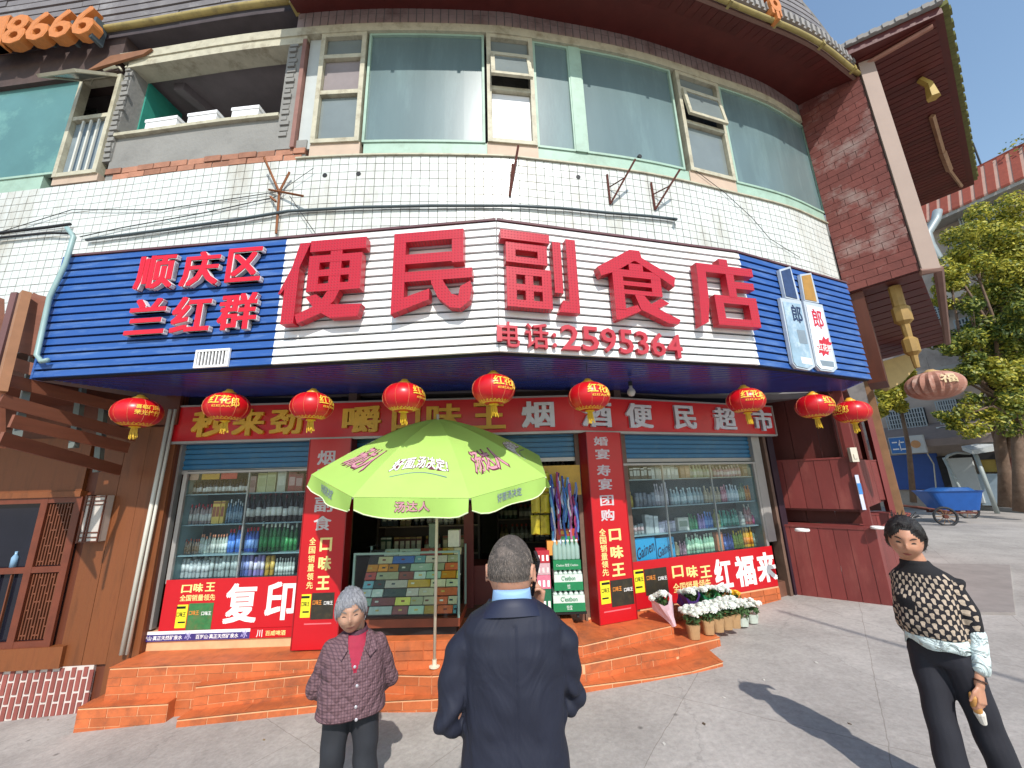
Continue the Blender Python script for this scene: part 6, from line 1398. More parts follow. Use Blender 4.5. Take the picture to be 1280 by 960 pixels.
def folds(me, amp, fn): 
    n = len(me.vertices); co = [0.0]*(3*n); no = [0.0]*(3*n); me.vertices.foreach_get('co', co); me.vertex_normals.foreach_get('vector', no)
    for i in range(n):
        j = 3*i; f = amp*fn(Vector(co[j:j+3]))
        co[j] += no[j]*f; co[j+1] += no[j+1]*f; co[j+2] += no[j+2]*f
    me.vertices.foreach_set('co', co); me.update()
def squeeze(me, k, z0, z1, ky=1.0):
    for v in me.vertices:
        f = min(1, max(0, (z1-v.co.z)/(z1-z0))); v.co.x *= 1-(1-k)*f; v.co.y *= 1-(1-ky)*f
    me.update(); return me
def limb(mb, pts, rs, n=14, flat=None):
    """tapered limb through joints, points added between joints so it stays round"""
    P_ = [Vector(p) for p in pts]; out = []; ro = []
    for i in range(len(P_)-1):
        for k in range(4):
            f = k/4; out.append(P_[i].lerp(P_[i+1], f)); ro.append(rs[i]+(rs[i+1]-rs[i])*f)
    out.append(P_[-1]); ro.append(rs[-1]); mb.tube(out, ro, n)
    for p, r in zip(P_, rs): ball(mb, p, r)
def ball(mb, c, r, sx=1, sy=1, sz=1, n=12, m=8):
    pr = [(r*math.cos(-math.pi/2+math.pi*i/m), r*math.sin(-math.pi/2+math.pi*i/m)) for i in range(1,m)]
    vs = []; c = Vector(c)
    for q, z in pr: vs += [c+Vector((q*math.cos(2*math.pi*k/n)*sx, q*math.sin(2*math.pi*k/n)*sy, z*sz)) for k in range(n)]
    mm = len(pr); mb.add(vs, [(i*n+k, i*n+(k+1)%n, (i+1)*n+(k+1)%n, (i+1)*n+k) for i in range(mm-1) for k in range(n)]+[tuple(reversed(range(n))), tuple(range((mm-1)*n, mm*n))])
def gauss(x, s): return math.exp(-(x/s)**2)
def head_r(d, jaw=1.0, cheek=0.0):
    """surface point for a unit direction; the face looks towards -y"""
    x, y, z = d; p = Vector((x*.074, y*.094, z*.112))
    if z < 0:
        k = min(1, -z); p.x *= 1-.30*k**1.6*jaw; p.y *= (1-.10*k) if y < 0 else (1-.38*k)
    if z > .3: p.y *= 1+.03
    if y < 0:
        f = -y
        p.y -= .020*gauss(x,.13)*gauss(z+.20,.16)*f + .010*gauss(x,.10)*gauss(z-.02,.20)*f      # nose
        for s in (-1,1): p.y += .009*gauss(x-s*.42,.20)*gauss(z-.06,.12)*f                       # eye hollows
        p.y -= .004*gauss(z-.26,.12)*gauss(x,.6)*f                                               # brow
        for s in (-1,1): p.y -= .006*(1+cheek)*gauss(x-s*.45,.25)*gauss(z+.28,.2)*f; p.x += s*.004*cheek*gauss(x-s*.7,.3)*gauss(z+.3,.25)
        p.y -= .007*gauss(x,.30)*gauss(z+.53,.10)*f                                              # lips
        p.y += .004*gauss(x,.34)*gauss(z+.66,.06)*f
        p.y -= .007*gauss(x,.30)*gauss(z+.84,.16)*f                                              # chin
    return p
def head_mesh(mb, M, n=40, m=30, **kw):
    vs = []
    for i in range(1, m):
        t = -math.pi/2+math.pi*i/m
        for k in range(n): a = 2*math.pi*k/n; d = (math.cos(t)*math.cos(a), math.cos(t)*math.sin(a), math.sin(t)); vs.append(M @ head_r(d, **kw))
    mm = m-1; mb.add(vs, [(i*n+k, i*n+(k+1)%n, (i+1)*n+(k+1)%n, (i+1)*n+k) for i in range(mm-1) for k in range(n)]+[tuple(reversed(range(n))), tuple(range((mm-1)*n, mm*n))])
    for s in (-1,1):
        pts = [M @ Vector((s*(.077+.007*math.sin(a*.5)), .012+.014*math.cos(a+.5)+.004, -.004+.029*math.sin(a+.5))) for a in [x*.62-1.2 for x in range(9)]]
        mb.tube(pts, [.006,.007,.007,.007,.006,.006,.006,.006,.006], 6); c = M @ Vector((s*.070,.012,-.006)); ball(mb, c, .018, .6, .8, 1.4, 8, 6)
def patch(M, fx, fz, x0, x1, z0, z1, lift, n=6, m=4, **kw):
    """small curved patch on the face (eyes, lips, brows)"""
    vs = []; nrm = []
    for i in range(m+1):
        for j in range(n+1):
            u, v = j/n*2-1, i/m*2-1; q = max(0, 1-u*u)**.5; x = (x0+x1)/2+(x1-x0)/2*u; z = (z0+z1)/2+(z1-z0)/2*v*max(q,.05)
            x += fx(u, v) if fx else 0; z += fz(u, v) if fz else 0
            y = -math.sqrt(max(0, 1-x*x-z*z)); p = head_r((x,y,z), **kw); p.y -= lift*(1-.6*u*u*v*v); vs.append(M @ p)
    return vs, [(i*(n+1)+j, i*(n+1)+j+1, (i+1)*(n+1)+j+1, (i+1)*(n+1)+j) for i in range(m) for j in range(n)]
def hair_shell(mb, M, test, lift, n=48, m=36, nz=.004, **kw):
    """closed cap of hair: an outer skin over the part of the head where test(d)>0, tapering to the scalp"""
    idx = {}; outer = []; inner = []
    for i in range(1, m):
        t = -math.pi/2+math.pi*i/m
        for k in range(n):
            a = 2*math.pi*k/n; d = Vector((math.cos(t)*math.cos(a), math.cos(t)*math.sin(a), math.sin(t))); w_ = test(d)
            p = head_r(d, **kw); l = lift(d)*min(1, max(0, w_)*5); rough = nz*(noise.noise(Vector((d.x*9, d.y*9, d.z*5)))+.6*noise.noise(d*22))
            outer.append(M @ (p+d*(l+rough*min(1,max(0,w_)*5)+.0008))); inner.append(M @ (p-d*.006)); idx[(i,k)] = w_
    N_ = (m-1)*n; fs_ = []
    keep = set()
    for i in range(1, m-1):
        for k in range(n):
            if max(idx[(i,k)], idx[(i,(k+1)%n)], idx[(i+1,k)], idx[(i+1,(k+1)%n)]) > 0: keep.add((i,k))
    top = tuple((m-2)*n+k for k in range(n))
    for (i,k) in keep:
        a, b, c, d = (i-1)*n+k, (i-1)*n+(k+1)%n, i*n+(k+1)%n, i*n+k; fs_.append((a,b,c,d)); fs_.append((N_+d,N_+c,N_+b,N_+a))
        for (di,dk,e0,e1) in ((-1,0,a,b),(1,0,c,d),(0,1,b,c),(0,-1,d,a)):
            nk_ = (i+di, (k+dk)%n)
            if nk_ not in keep and not (di == 1 and i == m-2): fs_.append((e0,e1,N_+e1,N_+e0))
    fs_.append(top); fs_.append(tuple(reversed([N_+x for x in top])))
    mb.smooth = True; mb.add(outer+inner, fs_)
def hand(mb, w_, dirv, palm_n, side, curl=.5, sc=1.0, spread=.0):
    """palm, four fingers of different lengths and a thumb from the side; side=+1/-1 says where the thumb is"""
    d = Vector(dirv).normalized(); pn = Vector(palm_n); pn = (pn-d*pn.dot(d)).normalized(); sd = d.cross(pn)*side; w_ = Vector(w_)
    mb.loft([(w_,sd*.026*sc,pn*.017*sc,2.2),(w_+d*.03*sc,sd*.034*sc,pn*.016*sc,2.6),(w_+d*.085*sc,sd*.041*sc,pn*.013*sc,2.8)], 14)
    for i, (off_, ln) in enumerate(((.031,.070),(.0105,.080),(-.0105,.074),(-.031,.058))):
        p = w_+d*(.080-.004*abs(i-1.3))*sc+sd*off_*sc; c = curl*(1+.12*i); pts = [p-d*.02*sc]; a = 0; dd = d
        pts.append(p)
        for k, f in enumerate((.45,.32,.23)):
            a += c*(.55+.25*k); dd = (d*math.cos(a)+pn*math.sin(a)+sd*(.06*(1.5-i)*spread)).normalized(); pts.append(pts[-1]+dd*ln*sc*f)
        mb.tube(pts, [.0095*sc,.0092*sc,.0088*sc,.0078*sc,.0062*sc], 8)
    p = w_+d*.022*sc+sd*.026*sc; a1 = (d*.65+sd*.62+pn*.35).normalized(); a2 = (d*.85+sd*.1+pn*.5).normalized()
    mb.tube([p, p+a1*.036*sc, p+a1*.036*sc+a2*.028*sc, p+a1*.036*sc+a2*.052*sc], [.013*sc,.0115*sc,.0098*sc,.007*sc], 8)
def cloth(name, col, rough, bump, sc, stretch=None, var=.12):
    return mat(name, col, rough, var, 10, bump=bump, bscale=sc, stretch=stretch)
skin = mat('skin_man', '#b98870', .5, .06, 14, sss=.12); skin_o = mat('skin_old', '#b58a72', .55, .10, 18, sss=.12, bump=.25, bscale=70); skin_w = mat('skin_woman', '#b9856a', .48, .06, 16, sss=.12)
eye_m = mat('eye_dark', '#33241e', .3); lip_m = mat('lip', '#8e4a42', .45, .08); lip_o = mat('lip_old', '#8a5a50', .5); brow_m = mat('brow', '#3a2a24', .7); brow_g = mat('brow_grey', '#7c726c', .7)
black_shoe = mat('shoe_black', '#141416', .35); 
def rings_mesh(mb, rings, n=28): mb.loft(rings, n)
def person(label, x, y, rz, k=1.0, z=None):
    gz = ground_z(x, y) if z is None else z
    o = thing('person', label, 'person', (x, y, gz), None, rz); return o
def put(name, me, parent, kind=None): 
    o = link(name, me, parent)
    if kind: o['kind'] = kind
    return o
def legs(mb, hz, hw, feet, r0=.078, r1=.052, r2=.038):
    for s, (fx, fy) in zip((-1,1), feet): limb(mb, [(s*hw,0,hz),(s*hw*.5+fx*.5,fy*.5-.012,.50*hz/.9),(fx,fy,.09)], [r0,r1,r2])
def shoes(mb, feet, l=.13):
    for fx, fy in feet: mb.loft([((fx,fy+.06,.045),(.030,0,0),(0,0,.045),2.5),((fx,fy,.05),(.038,0,0),(0,0,.05),2.5),((fx,fy-.08,.036),(.044,0,0),(0,0,.036),2.5),((fx,fy-l-.03,.026),(.034,0,0),(0,0,.026),2.4),((fx,fy-l-.055,.02),(.015,0,0),(0,0,.018),2)], 14)
def trousers(mb, hz, hw, feet, waist, r=(.098,.076,.062), yb=0):
    mb.loft([((0,yb,hz-.10),(hw+.085,0,0),(0,.105,0),2.6),((0,yb,hz),(hw+.092,0,0),(0,.118,0),2.5),((0,yb,hz+.10),(waist,0,0),(0,.10,0),2.3)], 26)
    for s, (fx, fy) in zip((-1,1), feet): limb(mb, [(s*(hw+.0),0,hz-.06),(s*hw*.5+fx*.5,fy*.5-.012,.50*hz/.9),(fx,fy,.10)], list(r), 16)
def cloth_bump(m, scale, dist, strength=.8, stretch=(1,1,1)):
    nt = m.node_tree; N = nt.nodes; L = nt.links; b = N['Principled BSDF']
    tc = N.new('ShaderNodeTexCoord'); mp = N.new('ShaderNodeMapping'); mp.inputs['Scale'].default_value = stretch; L.new(tc.outputs['Object'], mp.inputs[0])
    nz = N.new('ShaderNodeTexNoise'); nz.inputs['Scale'].default_value = scale; nz.inputs['Detail'].default_value = 3; nz.inputs['Distortion'].default_value = 1.2; L.new(mp.outputs[0], nz.inputs['Vector'])
    bp = N.new('ShaderNodeBump'); bp.inputs['Strength'].default_value = strength; bp.inputs['Distance'].default_value = dist; L.new(nz.outputs[0], bp.inputs['Height'])
    if b.inputs['Normal'].links: L.new(b.inputs['Normal'].links[0].from_socket, bp.inputs['Normal'])
    L.new(bp.outputs[0], b.inputs['Normal']); return m
def strands(M, test, n, lift, r, seed, flow=(0,.15,-1), steps=6, ln=.012, part_x=None, **kw):
    rr = random.Random(seed); t = MB(); t.smooth = True; made = 0
    while made < n:
        d = Vector((rr.gauss(0,1), rr.gauss(0,1), rr.gauss(.3,1))).normalized()
        if test(d) <= .02: continue
        made += 1; pts = []; fl_ = Vector(flow)+Vector((rr.gauss(0,.18)+d.x*.6, rr.gauss(0,.18), rr.gauss(0,.12))); l0 = lift*rr.uniform(.85,1.25)
        for k in range(steps):
            l = l0*(1 if k < steps-1 else .7); pts.append(M @ (head_r(d, **kw)+d*l)); tg = fl_-d*fl_.dot(d); d = (d+tg.normalized()*ln/.09).normalized()
            if test(d) < -.10: break
        if len(pts) > 2: t.tube(pts, [r*(1-.7*i/len(pts)) for i in range(len(pts))], 3, False)
    return t
# ---------------------------------------------------------------- the man in the dark suit, seen from behind (local frame: he faces -y)
hp = hitd(648, 706, 1.65)
man = person('man seen from behind in navy suit and blue collar, phone at his ear', hp.x-.03, 1.65, R(180+4), z=0)
HM = Matrix.Translation((0,.0,1.508)) @ Matrix.Rotation(R(-14),4,'Z') @ Matrix.Rotation(R(4),4,'X') @ Matrix.Scale(1.13,4)
ft = [(-.11,.0),(.11,.02)]
mb = MB(); head_mesh(mb, HM); limb(mb, [(0,.03,1.34),(0,.022,1.47)], [.062,.058], 16)
mb.loft([((0,.0,.86),(.15,0,0),(0,.10,0),2.3),((0,.0,1.05),(.14,0,0),(0,.095,0),2.2),((0,.0,1.25),(.16,0,0),(0,.105,0),2.3),((0,.01,1.36),(.15,0,0),(0,.08,0),2.3),((0,.02,1.41),(.07,0,0),(0,.06,0),2.2)], 24)
rs, re, rw_ = V(-.160,.02,1.32), V(-.235,-.03,1.07), V(-.128,-.09,1.345)      # right arm raised to the ear
ls, le, lw = V(.160,.02,1.32), V(.262,.03,1.06), V(.13,-.20,.95)
limb(mb, [rs+V(.03,0,-.03), re, rw_], [.036,.036,.027]); limb(mb, [ls+V(-.03,0,-.03), le, lw], [.036,.036,.027]); legs(mb, .88, .09, ft)
hand(mb, rw_, (.06,.06,1), (.9,.2,-.2), -1, .75, .92); hand(mb, lw, (-.6,-.4,-.5), (0,.6,-.5), 1, .5, .95)
put('body', squeeze(fuse(mb, 'body', skin, .006, 2), .84, 1.33, 1.42), man)
hair_m = mat('hair_grizzled', '#4d4641', .8, .45, 40, bump=.6, bscale=260, dirt='#85766c', dirt_amt=.7, dscale=24)
def man_hair(d):
    if d.y < -.05: return (d.z-.42)-(-d.y-.05)*.25
    return d.z+.16-.28*max(0,.4-d.y)*(1 if abs(d.x) > .6 else .3) - (.22 if (abs(d.x) > .8 and d.y < .25) else 0)
mb = MB(); hair_shell(mb, HM, man_hair, lambda d: .0035+.002*max(0,d.z), nz=.0012); put('hair', mb.mesh('hair', hair_m), man)
put('hair_strands', strands(HM, man_hair, 1500, .0045, .0007, 3, (0,-.2,-.8), 3, .004).mesh('hair_strands', mat('strand_grey','#8d8178',.6,.3,60)), man, 'stuff')
t = MB(); t.smooth = True
for s in (-1,1): t.tube([HM @ Vector((s*.072,-.07,.008)), HM @ Vector((s*.080,-.02,.010)), HM @ Vector((s*.078,.020,.006)), HM @ Vector((s*.075,.034,-.016))], .0022, 6)
t.tube([HM @ Vector((-.07,-.098,.006)), HM @ Vector((0,-.106,.010)), HM @ Vector((.07,-.098,.006))], .002, 6); put('spectacles', t.mesh('spectacles', G('black')), man)
# shirt collar
sb = mat('shirt_blue', '#8fb4dc', .7, .03); mb = MB(); mb.smooth = True; n = 28; vs = []
for zz, r_, yo in ((1.395,.078,.02),(1.437,.0715,.022),(1.457,.0690,.024)): vs += [V(r_*math.cos(2*math.pi*k/n), yo+r_*1.02*math.sin(2*math.pi*k/n), zz-.012*math.sin(2*math.pi*k/n+math.pi)*-.8) for k in range(n)]
for zz, r_, yo in ((1.457,.0660,.024),(1.40,.066,.02)): vs += [V(r_*math.cos(2*math.pi*k/n), yo+r_*1.02*math.sin(2*math.pi*k/n), zz+.010*math.sin(2*math.pi*k/n)) for k in range(n)]
mb.add(vs, [(i*n+k, i*n+(k+1)%n, (i+1)*n+(k+1)%n, (i+1)*n+k) for i in range(4) for k in range(n)]); put('shirt_collar', mb.mesh('shirt_collar', sb), man)
suit = mat('suit_navy', '#15192b', .72, .10, 8, bump=.12, bscale=500); 
mb = MB()
mb.loft([((0,.0,.74),(.222,0,0),(0,.152,0),2.6),((0,.0,.86),(.212,0,0),(0,.145,0),2.6),((0,.0,1.02),(.204,0,0),(0,.132,0),2.5),((0,.005,1.16),(.208,0,0),(0,.134,0),2.5),((0,.01,1.27),(.208,0,0),(0,.132,0),2.6),((0,.015,1.335),(.205,0,0),(0,.118,0),2.6),((0,.02,1.372),(.178,0,0),(0,.098,0),2.3),((0,.024,1.400),(.118,0,0),(0,.082,0),2.1),((0,.026,1.418),(.083,0,0),(0,.076,0),2)], 32)
limb(mb, [rs+V(.02,0,-.015), V(-.205,.01,1.26), re, V(-.155,-.10,1.27)], [.072,.066,.056,.046], 18); limb(mb, [ls+V(-.02,0,-.015), V(.213,.02,1.24), le, lw+V(-.02,.0,.0)], [.072,.066,.056,.046], 18)
me = squeeze(fuse(mb, 'jacket', suit, .007, 6), .89, 1.37, 1.43)
def jf(c):
    f = .5*noise.noise(V(c.x*9, c.y*7, c.z*5))+.35*noise.noise(V(c.x*4+c.z*7, 3, c.z*14-c.x*9))
    if abs(c.x) > .17: f += .9*math.sin(c.z*52+abs(c.x)*60+2*noise.noise(c*8))*gauss(c.z-1.08,.10) + .3*math.sin(c.z*60)*gauss(c.z-1.27,.08)
    if c.y > 0 and abs(c.x) < .15: f += -.55*gauss(abs(c.x)-.0,.006)*(1 if c.z < 1.36 else 0) + .35*math.sin((abs(c.x)*30+c.z*22))*gauss(c.z-1.03,.1)
    return f
folds(me, .010, jf); cloth_bump(suit, 5, .035, .55, (1,1,.7)); put('jacket', me, man)
mb = MB(); mb.smooth = True; n = 26; vs = []
for zz, r_, ry_, yo in ((1.385,.136,.099,.026),(1.412,.105,.090,.028),(1.434,.090,.080,.028),(1.437,.084,.074,.026),(1.40,.080,.068,.022)): 
    for k in range(n+1):
        a = math.pi*(-.12+1.24*k/n); vs.append(V(r_*1.02*math.cos(a), yo+ry_*math.sin(a), zz-.02*abs(math.cos(a))**3+.003*math.sin(a)))
mb.add(vs, [(i*(n+1)+k, i*(n+1)+k+1, (i+1)*(n+1)+k+1, (i+1)*(n+1)+k) for i in range(4) for k in range(n)]); put('jacket_collar', mb.mesh('jacket_collar', mat('suit_collar','#1c2138',.6,.08,8)), man)
mb = MB(); trousers(mb, .88, .09, ft, .15); put('trousers', fuse(mb, 'trousers', suit, .010, 4), man)
mb = MB(); mb.smooth = True; shoes(mb, ft); put('shoes', mb.mesh('shoes', black_shoe), man)
# phone held in his right hand: a thing of its own
ph = MB(); ph.box((-.006,-.036,-.075),(.006,.036,.075)); ph.cur = 1; ph.box((-.0085,.008,.045),(-.0062,.03,.068))
pm = ph.mesh('phone', [mat('phone_black','#16161b',.2), G('alu')])
mwm = Matrix.Translation(man.location) @ Matrix.Rotation(man.rotation_euler[2],4,'Z'); pl = mwm @ V(-.096,-.075,1.485)
o = link('phone', pm, None, pl); o.rotation_euler = (R(-22), R(-8), man.rotation_euler[2]+R(8)); tag(o, 'dark mobile phone held to the ear of the man in the suit', 'phone')
# ---------------------------------------------------------------- the old woman in the checked quilted coat, hands behind her back
op = hitd(437, 757, 2.83)
old = person('elderly woman with grey hair in a checked mauve quilted coat, hands behind her back', op.x+.05, 2.83, R(19))
zb = op.z-old.location.z-1.315
KO = 1.0
HO = Matrix.Translation((-.035,-.050,1.300+zb)) @ Matrix.Rotation(R(0),4,'Z') @ Matrix.Rotation(R(5),4,'X') @ Matrix.Rotation(R(-4),4,'Y') @ Matrix.Scale(1.10,4)
ft = [(-.10,.0),(.11,-.02)]; hz = .74
mb = MB(); kw = dict(jaw=.55, cheek=.9); head_mesh(mb, HO, **kw); limb(mb, [(0,.02,1.12+zb),(0,-.025,1.26+zb)], [.055,.05], 14)
mb.loft([((0,.0,hz),(.13,0,0),(0,.10,0),2.3),((0,.0,.90+zb),(.13,0,0),(0,.10,0),2.2),((0,.0,1.04+zb),(.12,0,0),(0,.09,0),2.3),((0,.01,1.12+zb),(.06,0,0),(0,.05,0),2.2)], 24)
rs, re, rw_ = V(-.15,.0,1.09+zb), V(-.225,.06,.86+zb), V(-.06,.15,.74+zb); ls, le, lw = V(.15,.0,1.09+zb), V(.225,.06,.86+zb), V(.06,.16,.72+zb)
limb(mb, [rs, re, rw_], [.045,.036,.025]); limb(mb, [ls, le, lw], [.045,.036,.025]); legs(mb, hz, .08, ft, .07,.046,.036)
hand(mb, rw_, (1,.1,-.3), (0,-1,0), 1, .5, .88); hand(mb, lw, (-1,.15,-.2), (0,-1,0), -1, .6, .88)
put('body', squeeze(fuse(mb, 'body', skin_o, .006, 1), .84, 1.10+zb, 1.16+zb, .9), old)
def facebits(o, M, eyes_z, lipm, browm, kw, squint=.5, mouth_w=.30, hooded=False):
    for s in (-1,1):
        vs, fs_ = patch(M, None, lambda u,v: -.02*u*u, s*.42-.15, s*.42+.15, eyes_z-.10*squint, eyes_z+.08*squint, .0025, **kw); t = MB(); t.smooth = True; t.add(vs, fs_)
        put('eye', t.mesh('eye', eye_m), o)
        vs, fs_ = patch(M, None, lambda u,v: .05-.05*u*u+.02*s*u, s*.42-.21, s*.42+.21, eyes_z+.14, eyes_z+.21, .0035, **kw); t = MB(); t.smooth = True; t.add(vs, fs_); put('eyebrow', t.mesh('eyebrow', browm), o)
    vs, fs_ = patch(M, None, lambda u,v: .02*u*u*(1), -mouth_w, mouth_w, -.595, -.49, .0030, **kw); t = MB(); t.smooth = True; t.add(vs, fs_); put('lips', t.mesh('lips', lipm), o)
facebits(old, HO, .03, lip_o, brow_g, kw, .26)
grey_h = mat('hair_grey', '#7d7d82', .6, .35, 30, bump=.7, bscale=160, stretch=(3,3,.6), dirt='#a9a9ad', dirt_amt=.6, dscale=18)
def old_hair(d):
    if d.y < 0: return (d.z-.50-.10*d.x)+1.0*max(0,abs(d.x)-.42) if abs(d.x) < .80 else d.z-.02+.05*math.sin(d.x*40)
    return d.z+.42+.06*math.sin(d.x*23)
mb = MB(); hair_shell(mb, HO, old_hair, lambda d: .006+.010*max(0,d.z)+.006*max(0,d.y), nz=.009, **kw); put('hair', mb.mesh('hair', grey_h), old)
put('hair_strands', strands(HO, old_hair, 1100, .0125, .0011, 5, (.25,-.25,-.7), 5, .011, **kw).mesh('hair_strands', mat('strand_silver','#a5a5aa',.5,.25,60)), old, 'stuff')
# coat with check pattern
def check_mat(name, c1, c2, c3, sc):
    m = bpy.data.materials.new(name); m.use_nodes = True; N = m.node_tree.nodes; L = m.node_tree.links; b = N['Principled BSDF']; b.inputs['Roughness'].default_value = .8
    tc = N.new('ShaderNodeTexCoord'); sp = N.new('ShaderNodeSeparateXYZ'); L.new(tc.outputs['Object'], sp.inputs[0])
    def stripes(src, f, w_):
        a = N.new('ShaderNodeMath'); a.operation = 'MULTIPLY'; L.new(src, a.inputs[0]); a.inputs[1].default_value = f; fr = N.new('ShaderNodeMath'); fr.operation = 'FRACT'; L.new(a.outputs[0], fr.inputs[0]); lt = N.new('ShaderNodeMath'); lt.operation = 'LESS_THAN'; L.new(fr.outputs[0], lt.inputs[0]); lt.inputs[1].default_value = w_; return lt.outputs[0]
    ad = N.new('ShaderNodeMath'); ad.operation = 'MULTIPLY_ADD'; L.new(sp.outputs['Y'], ad.inputs[0]); ad.inputs[1].default_value = .6; L.new(sp.outputs['X'], ad.inputs[2])
    s1 = stripes(ad.outputs[0], sc, .34); s2 = stripes(sp.outputs['Z'], sc, .34)
    mx = N.new('ShaderNodeMix'); mx.data_type = 'RGBA'; L.new(s1, mx.inputs[0]); mx.inputs[6].default_value = (*srgb(c1),1); mx.inputs[7].default_value = (*srgb(c2),1)
    m2 = N.new('ShaderNodeMix'); m2.data_type = 'RGBA'; mm = N.new('ShaderNodeMath'); mm.operation = 'MULTIPLY'; L.new(s2, mm.inputs[0]); mm.inputs[1].default_value = .75; L.new(mm.outputs[0], m2.inputs[0]); L.new(mx.outputs[2], m2.inputs[6]); m2.inputs[7].default_value = (*srgb(c3),1)
    L.new(m2.outputs[2], b.inputs['Base Color'])
    # quilting in diagonal diamonds
    a1 = N.new('ShaderNodeMath'); a1.operation = 'ADD'; L.new(ad.outputs[0], a1.inputs[0]); L.new(sp.outputs['Z'], a1.inputs[1]); a2 = N.new('ShaderNodeMath'); a2.operation = 'SUBTRACT'; L.new(ad.outputs[0], a2.inputs[0]); L.new(sp.outputs['Z'], a2.inputs[1])
    def ridge(src): 
        q = N.new('ShaderNodeMath'); q.operation = 'MULTIPLY'; L.new(src, q.inputs[0]); q.inputs[1].default_value = 3.1416*15; s = N.new('ShaderNodeMath'); s.operation = 'SINE'; L.new(q.outputs[0], s.inputs[0]); ab = N.new('ShaderNodeMath'); ab.operation = 'ABSOLUTE'; L.new(s.outputs[0], ab.inputs[0]); return ab.outputs[0]
    mn = N.new('ShaderNodeMath'); mn.operation = 'MINIMUM'; L.new(ridge(a1.outputs[0]), mn.inputs[0]); L.new(ridge(a2.outputs[0]), mn.inputs[1])
    bp = N.new('ShaderNodeBump'); bp.inputs['Strength'].default_value = .55; bp.inputs['Distance'].default_value = .012; L.new(mn.outputs[0], bp.inputs['Height']); L.new(bp.outputs[0], b.inputs['Normal']); return m
coat_m = check_mat('coat_check', '#73555a', '#5c434a', '#523a41', 62)
mb = MB(); z0 = .60
mb.loft([((0,.0,z0),(.205,0,0),(0,.168,0),2.5),((0,.0,z0+.14),(.198,0,0),(0,.162,0),2.5),((0,.0,.95+zb*.5),(.182,0,0),(0,.148,0),2.5),((0,.0,1.06+zb),(.180,0,0),(0,.135,0),2.5),((0,.0,1.115+zb),(.160,0,0),(0,.11,0),2.3),((0,.0,1.15+zb),(.112,0,0),(0,.088,0),2.1),((0,.002,1.172+zb),(.080,0,0),(0,.075,0),2)], 32)
limb(mb, [rs+V(.015,0,-.012), re, rw_+V(-.04,.0,.03)], [.066,.060,.046], 18); limb(mb, [ls+V(-.015,0,-.012), le, lw+V(.04,.0,.03)], [.066,.060,.046], 18)
me = fuse(mb, 'coat', [coat_m, mat('sweater_red','#9c1738',.7,.1,30,bump=.3,bscale=200), mat('trim_dark','#43262f',.7,.1)], .0065, 5)
def cf(c):
    f = .6*noise.noise(V(c.x*8, c.y*8, c.z*4))+.3*noise.noise(V(c.x*16, c.y*16, c.z*10))+ (.5*math.sin(c.z*45+c.x*30) if abs(c.x) > .17 and c.z < 1.0+zb else 0)
    if c.y < -.03: f -= 1.0*gauss(c.x-.012-(1.0-c.z)*.02,.0055)*(1 if c.z < 1.0+zb else 0)
    return f
squeeze(me, .97, 1.10+zb, 1.16+zb, .95); folds(me, .007, cf)
zt_ = 1.175+zb
for p in me.polygons:      # the open neck shows the sweater
    c = p.center
    if c.y < -.02 and c.z > .985+zb and abs(c.x-.012) < .006+.058*((c.z-.985-zb)/.19)**.9: p.material_index = 1
    elif c.z < z0+.008: p.material_index = 2
cloth_bump(coat_m, 7, .04, .7); put('coat', me, old)
def collar_flap(o, side, m, M0, pts):
    t = MB(); t.smooth = False; t.slab(pts, [p+V(0,.012,-.003) for p in pts]); put('collar', t.mesh('collar', m), o)
for s in (-1,1):
    pts = [V(.012+s*.052,-.078,1.178+zb), V(.012+s*.088,-.045,1.172+zb), V(.012+s*.122,-.105,1.085+zb), V(.012+s*.080,-.142,1.060+zb), V(.012+s*.050,-.128,1.105+zb)]
    if s < 0: pts = pts[::-1]
    collar_flap(old, s, coat_m, None, pts)
mb = MB(); mb.smooth = True; n = 24; vs = []
for zz, r_ in ((1.15,.082),(1.195,.068),(1.20,.064),(1.16,.066)): vs += [V(r_*math.cos(2*math.pi*k/n), -.004+r_*math.sin(2*math.pi*k/n), zz+zb+.012*math.sin(2*math.pi*k/n)) for k in range(n)]
mb.add(vs, [(i*n+k, i*n+(k+1)%n, (i+1)*n+(k+1)%n, (i+1)*n+k) for i in range(3) for k in range(n)]); put('sweater_neck', mb.mesh('sweater_neck', [mat('sweater_print','#4a2836',.8,.5,60)]), old)
for z in (.985, .885, .78, .70):
    zz = z+zb*.7; t = MB(); yy = -.160 if z < .9 else -.150; x_ = .018+(1.0-z)*.02
    hit_ = min((v.co for v in me.vertices if abs(v.co.x-x_) < .012 and abs(v.co.z-zz) < .012 and v.co.y < 0), key=lambda c: c.y, default=V(x_,yy,zz))
    ball(t, hit_+V(0,-.002,0), .009, 1, .5, 1); t.smooth = True; put('button', t.mesh('button', mat('button','#c9c4c8',.2,.05,metal=.5)), old)
mb = MB(); trousers(mb, hz-.02, .075, ft, .13, (.088,.072,.066)); me = fuse(mb, 'trousers', mat('trouser_grey','#26282e',.8,.15,9,bump=.2,bscale=200), .010, 4); folds(me, .006, lambda c: noise.noise(c*9)+.6*math.sin(c.z*40+c.x*20)*gauss(c.z-.28,.16)); put('trousers', me, old)
mb = MB(); mb.smooth = True; shoes(mb, ft, .10); put('shoes', mb.mesh('shoes', black_shoe), old)
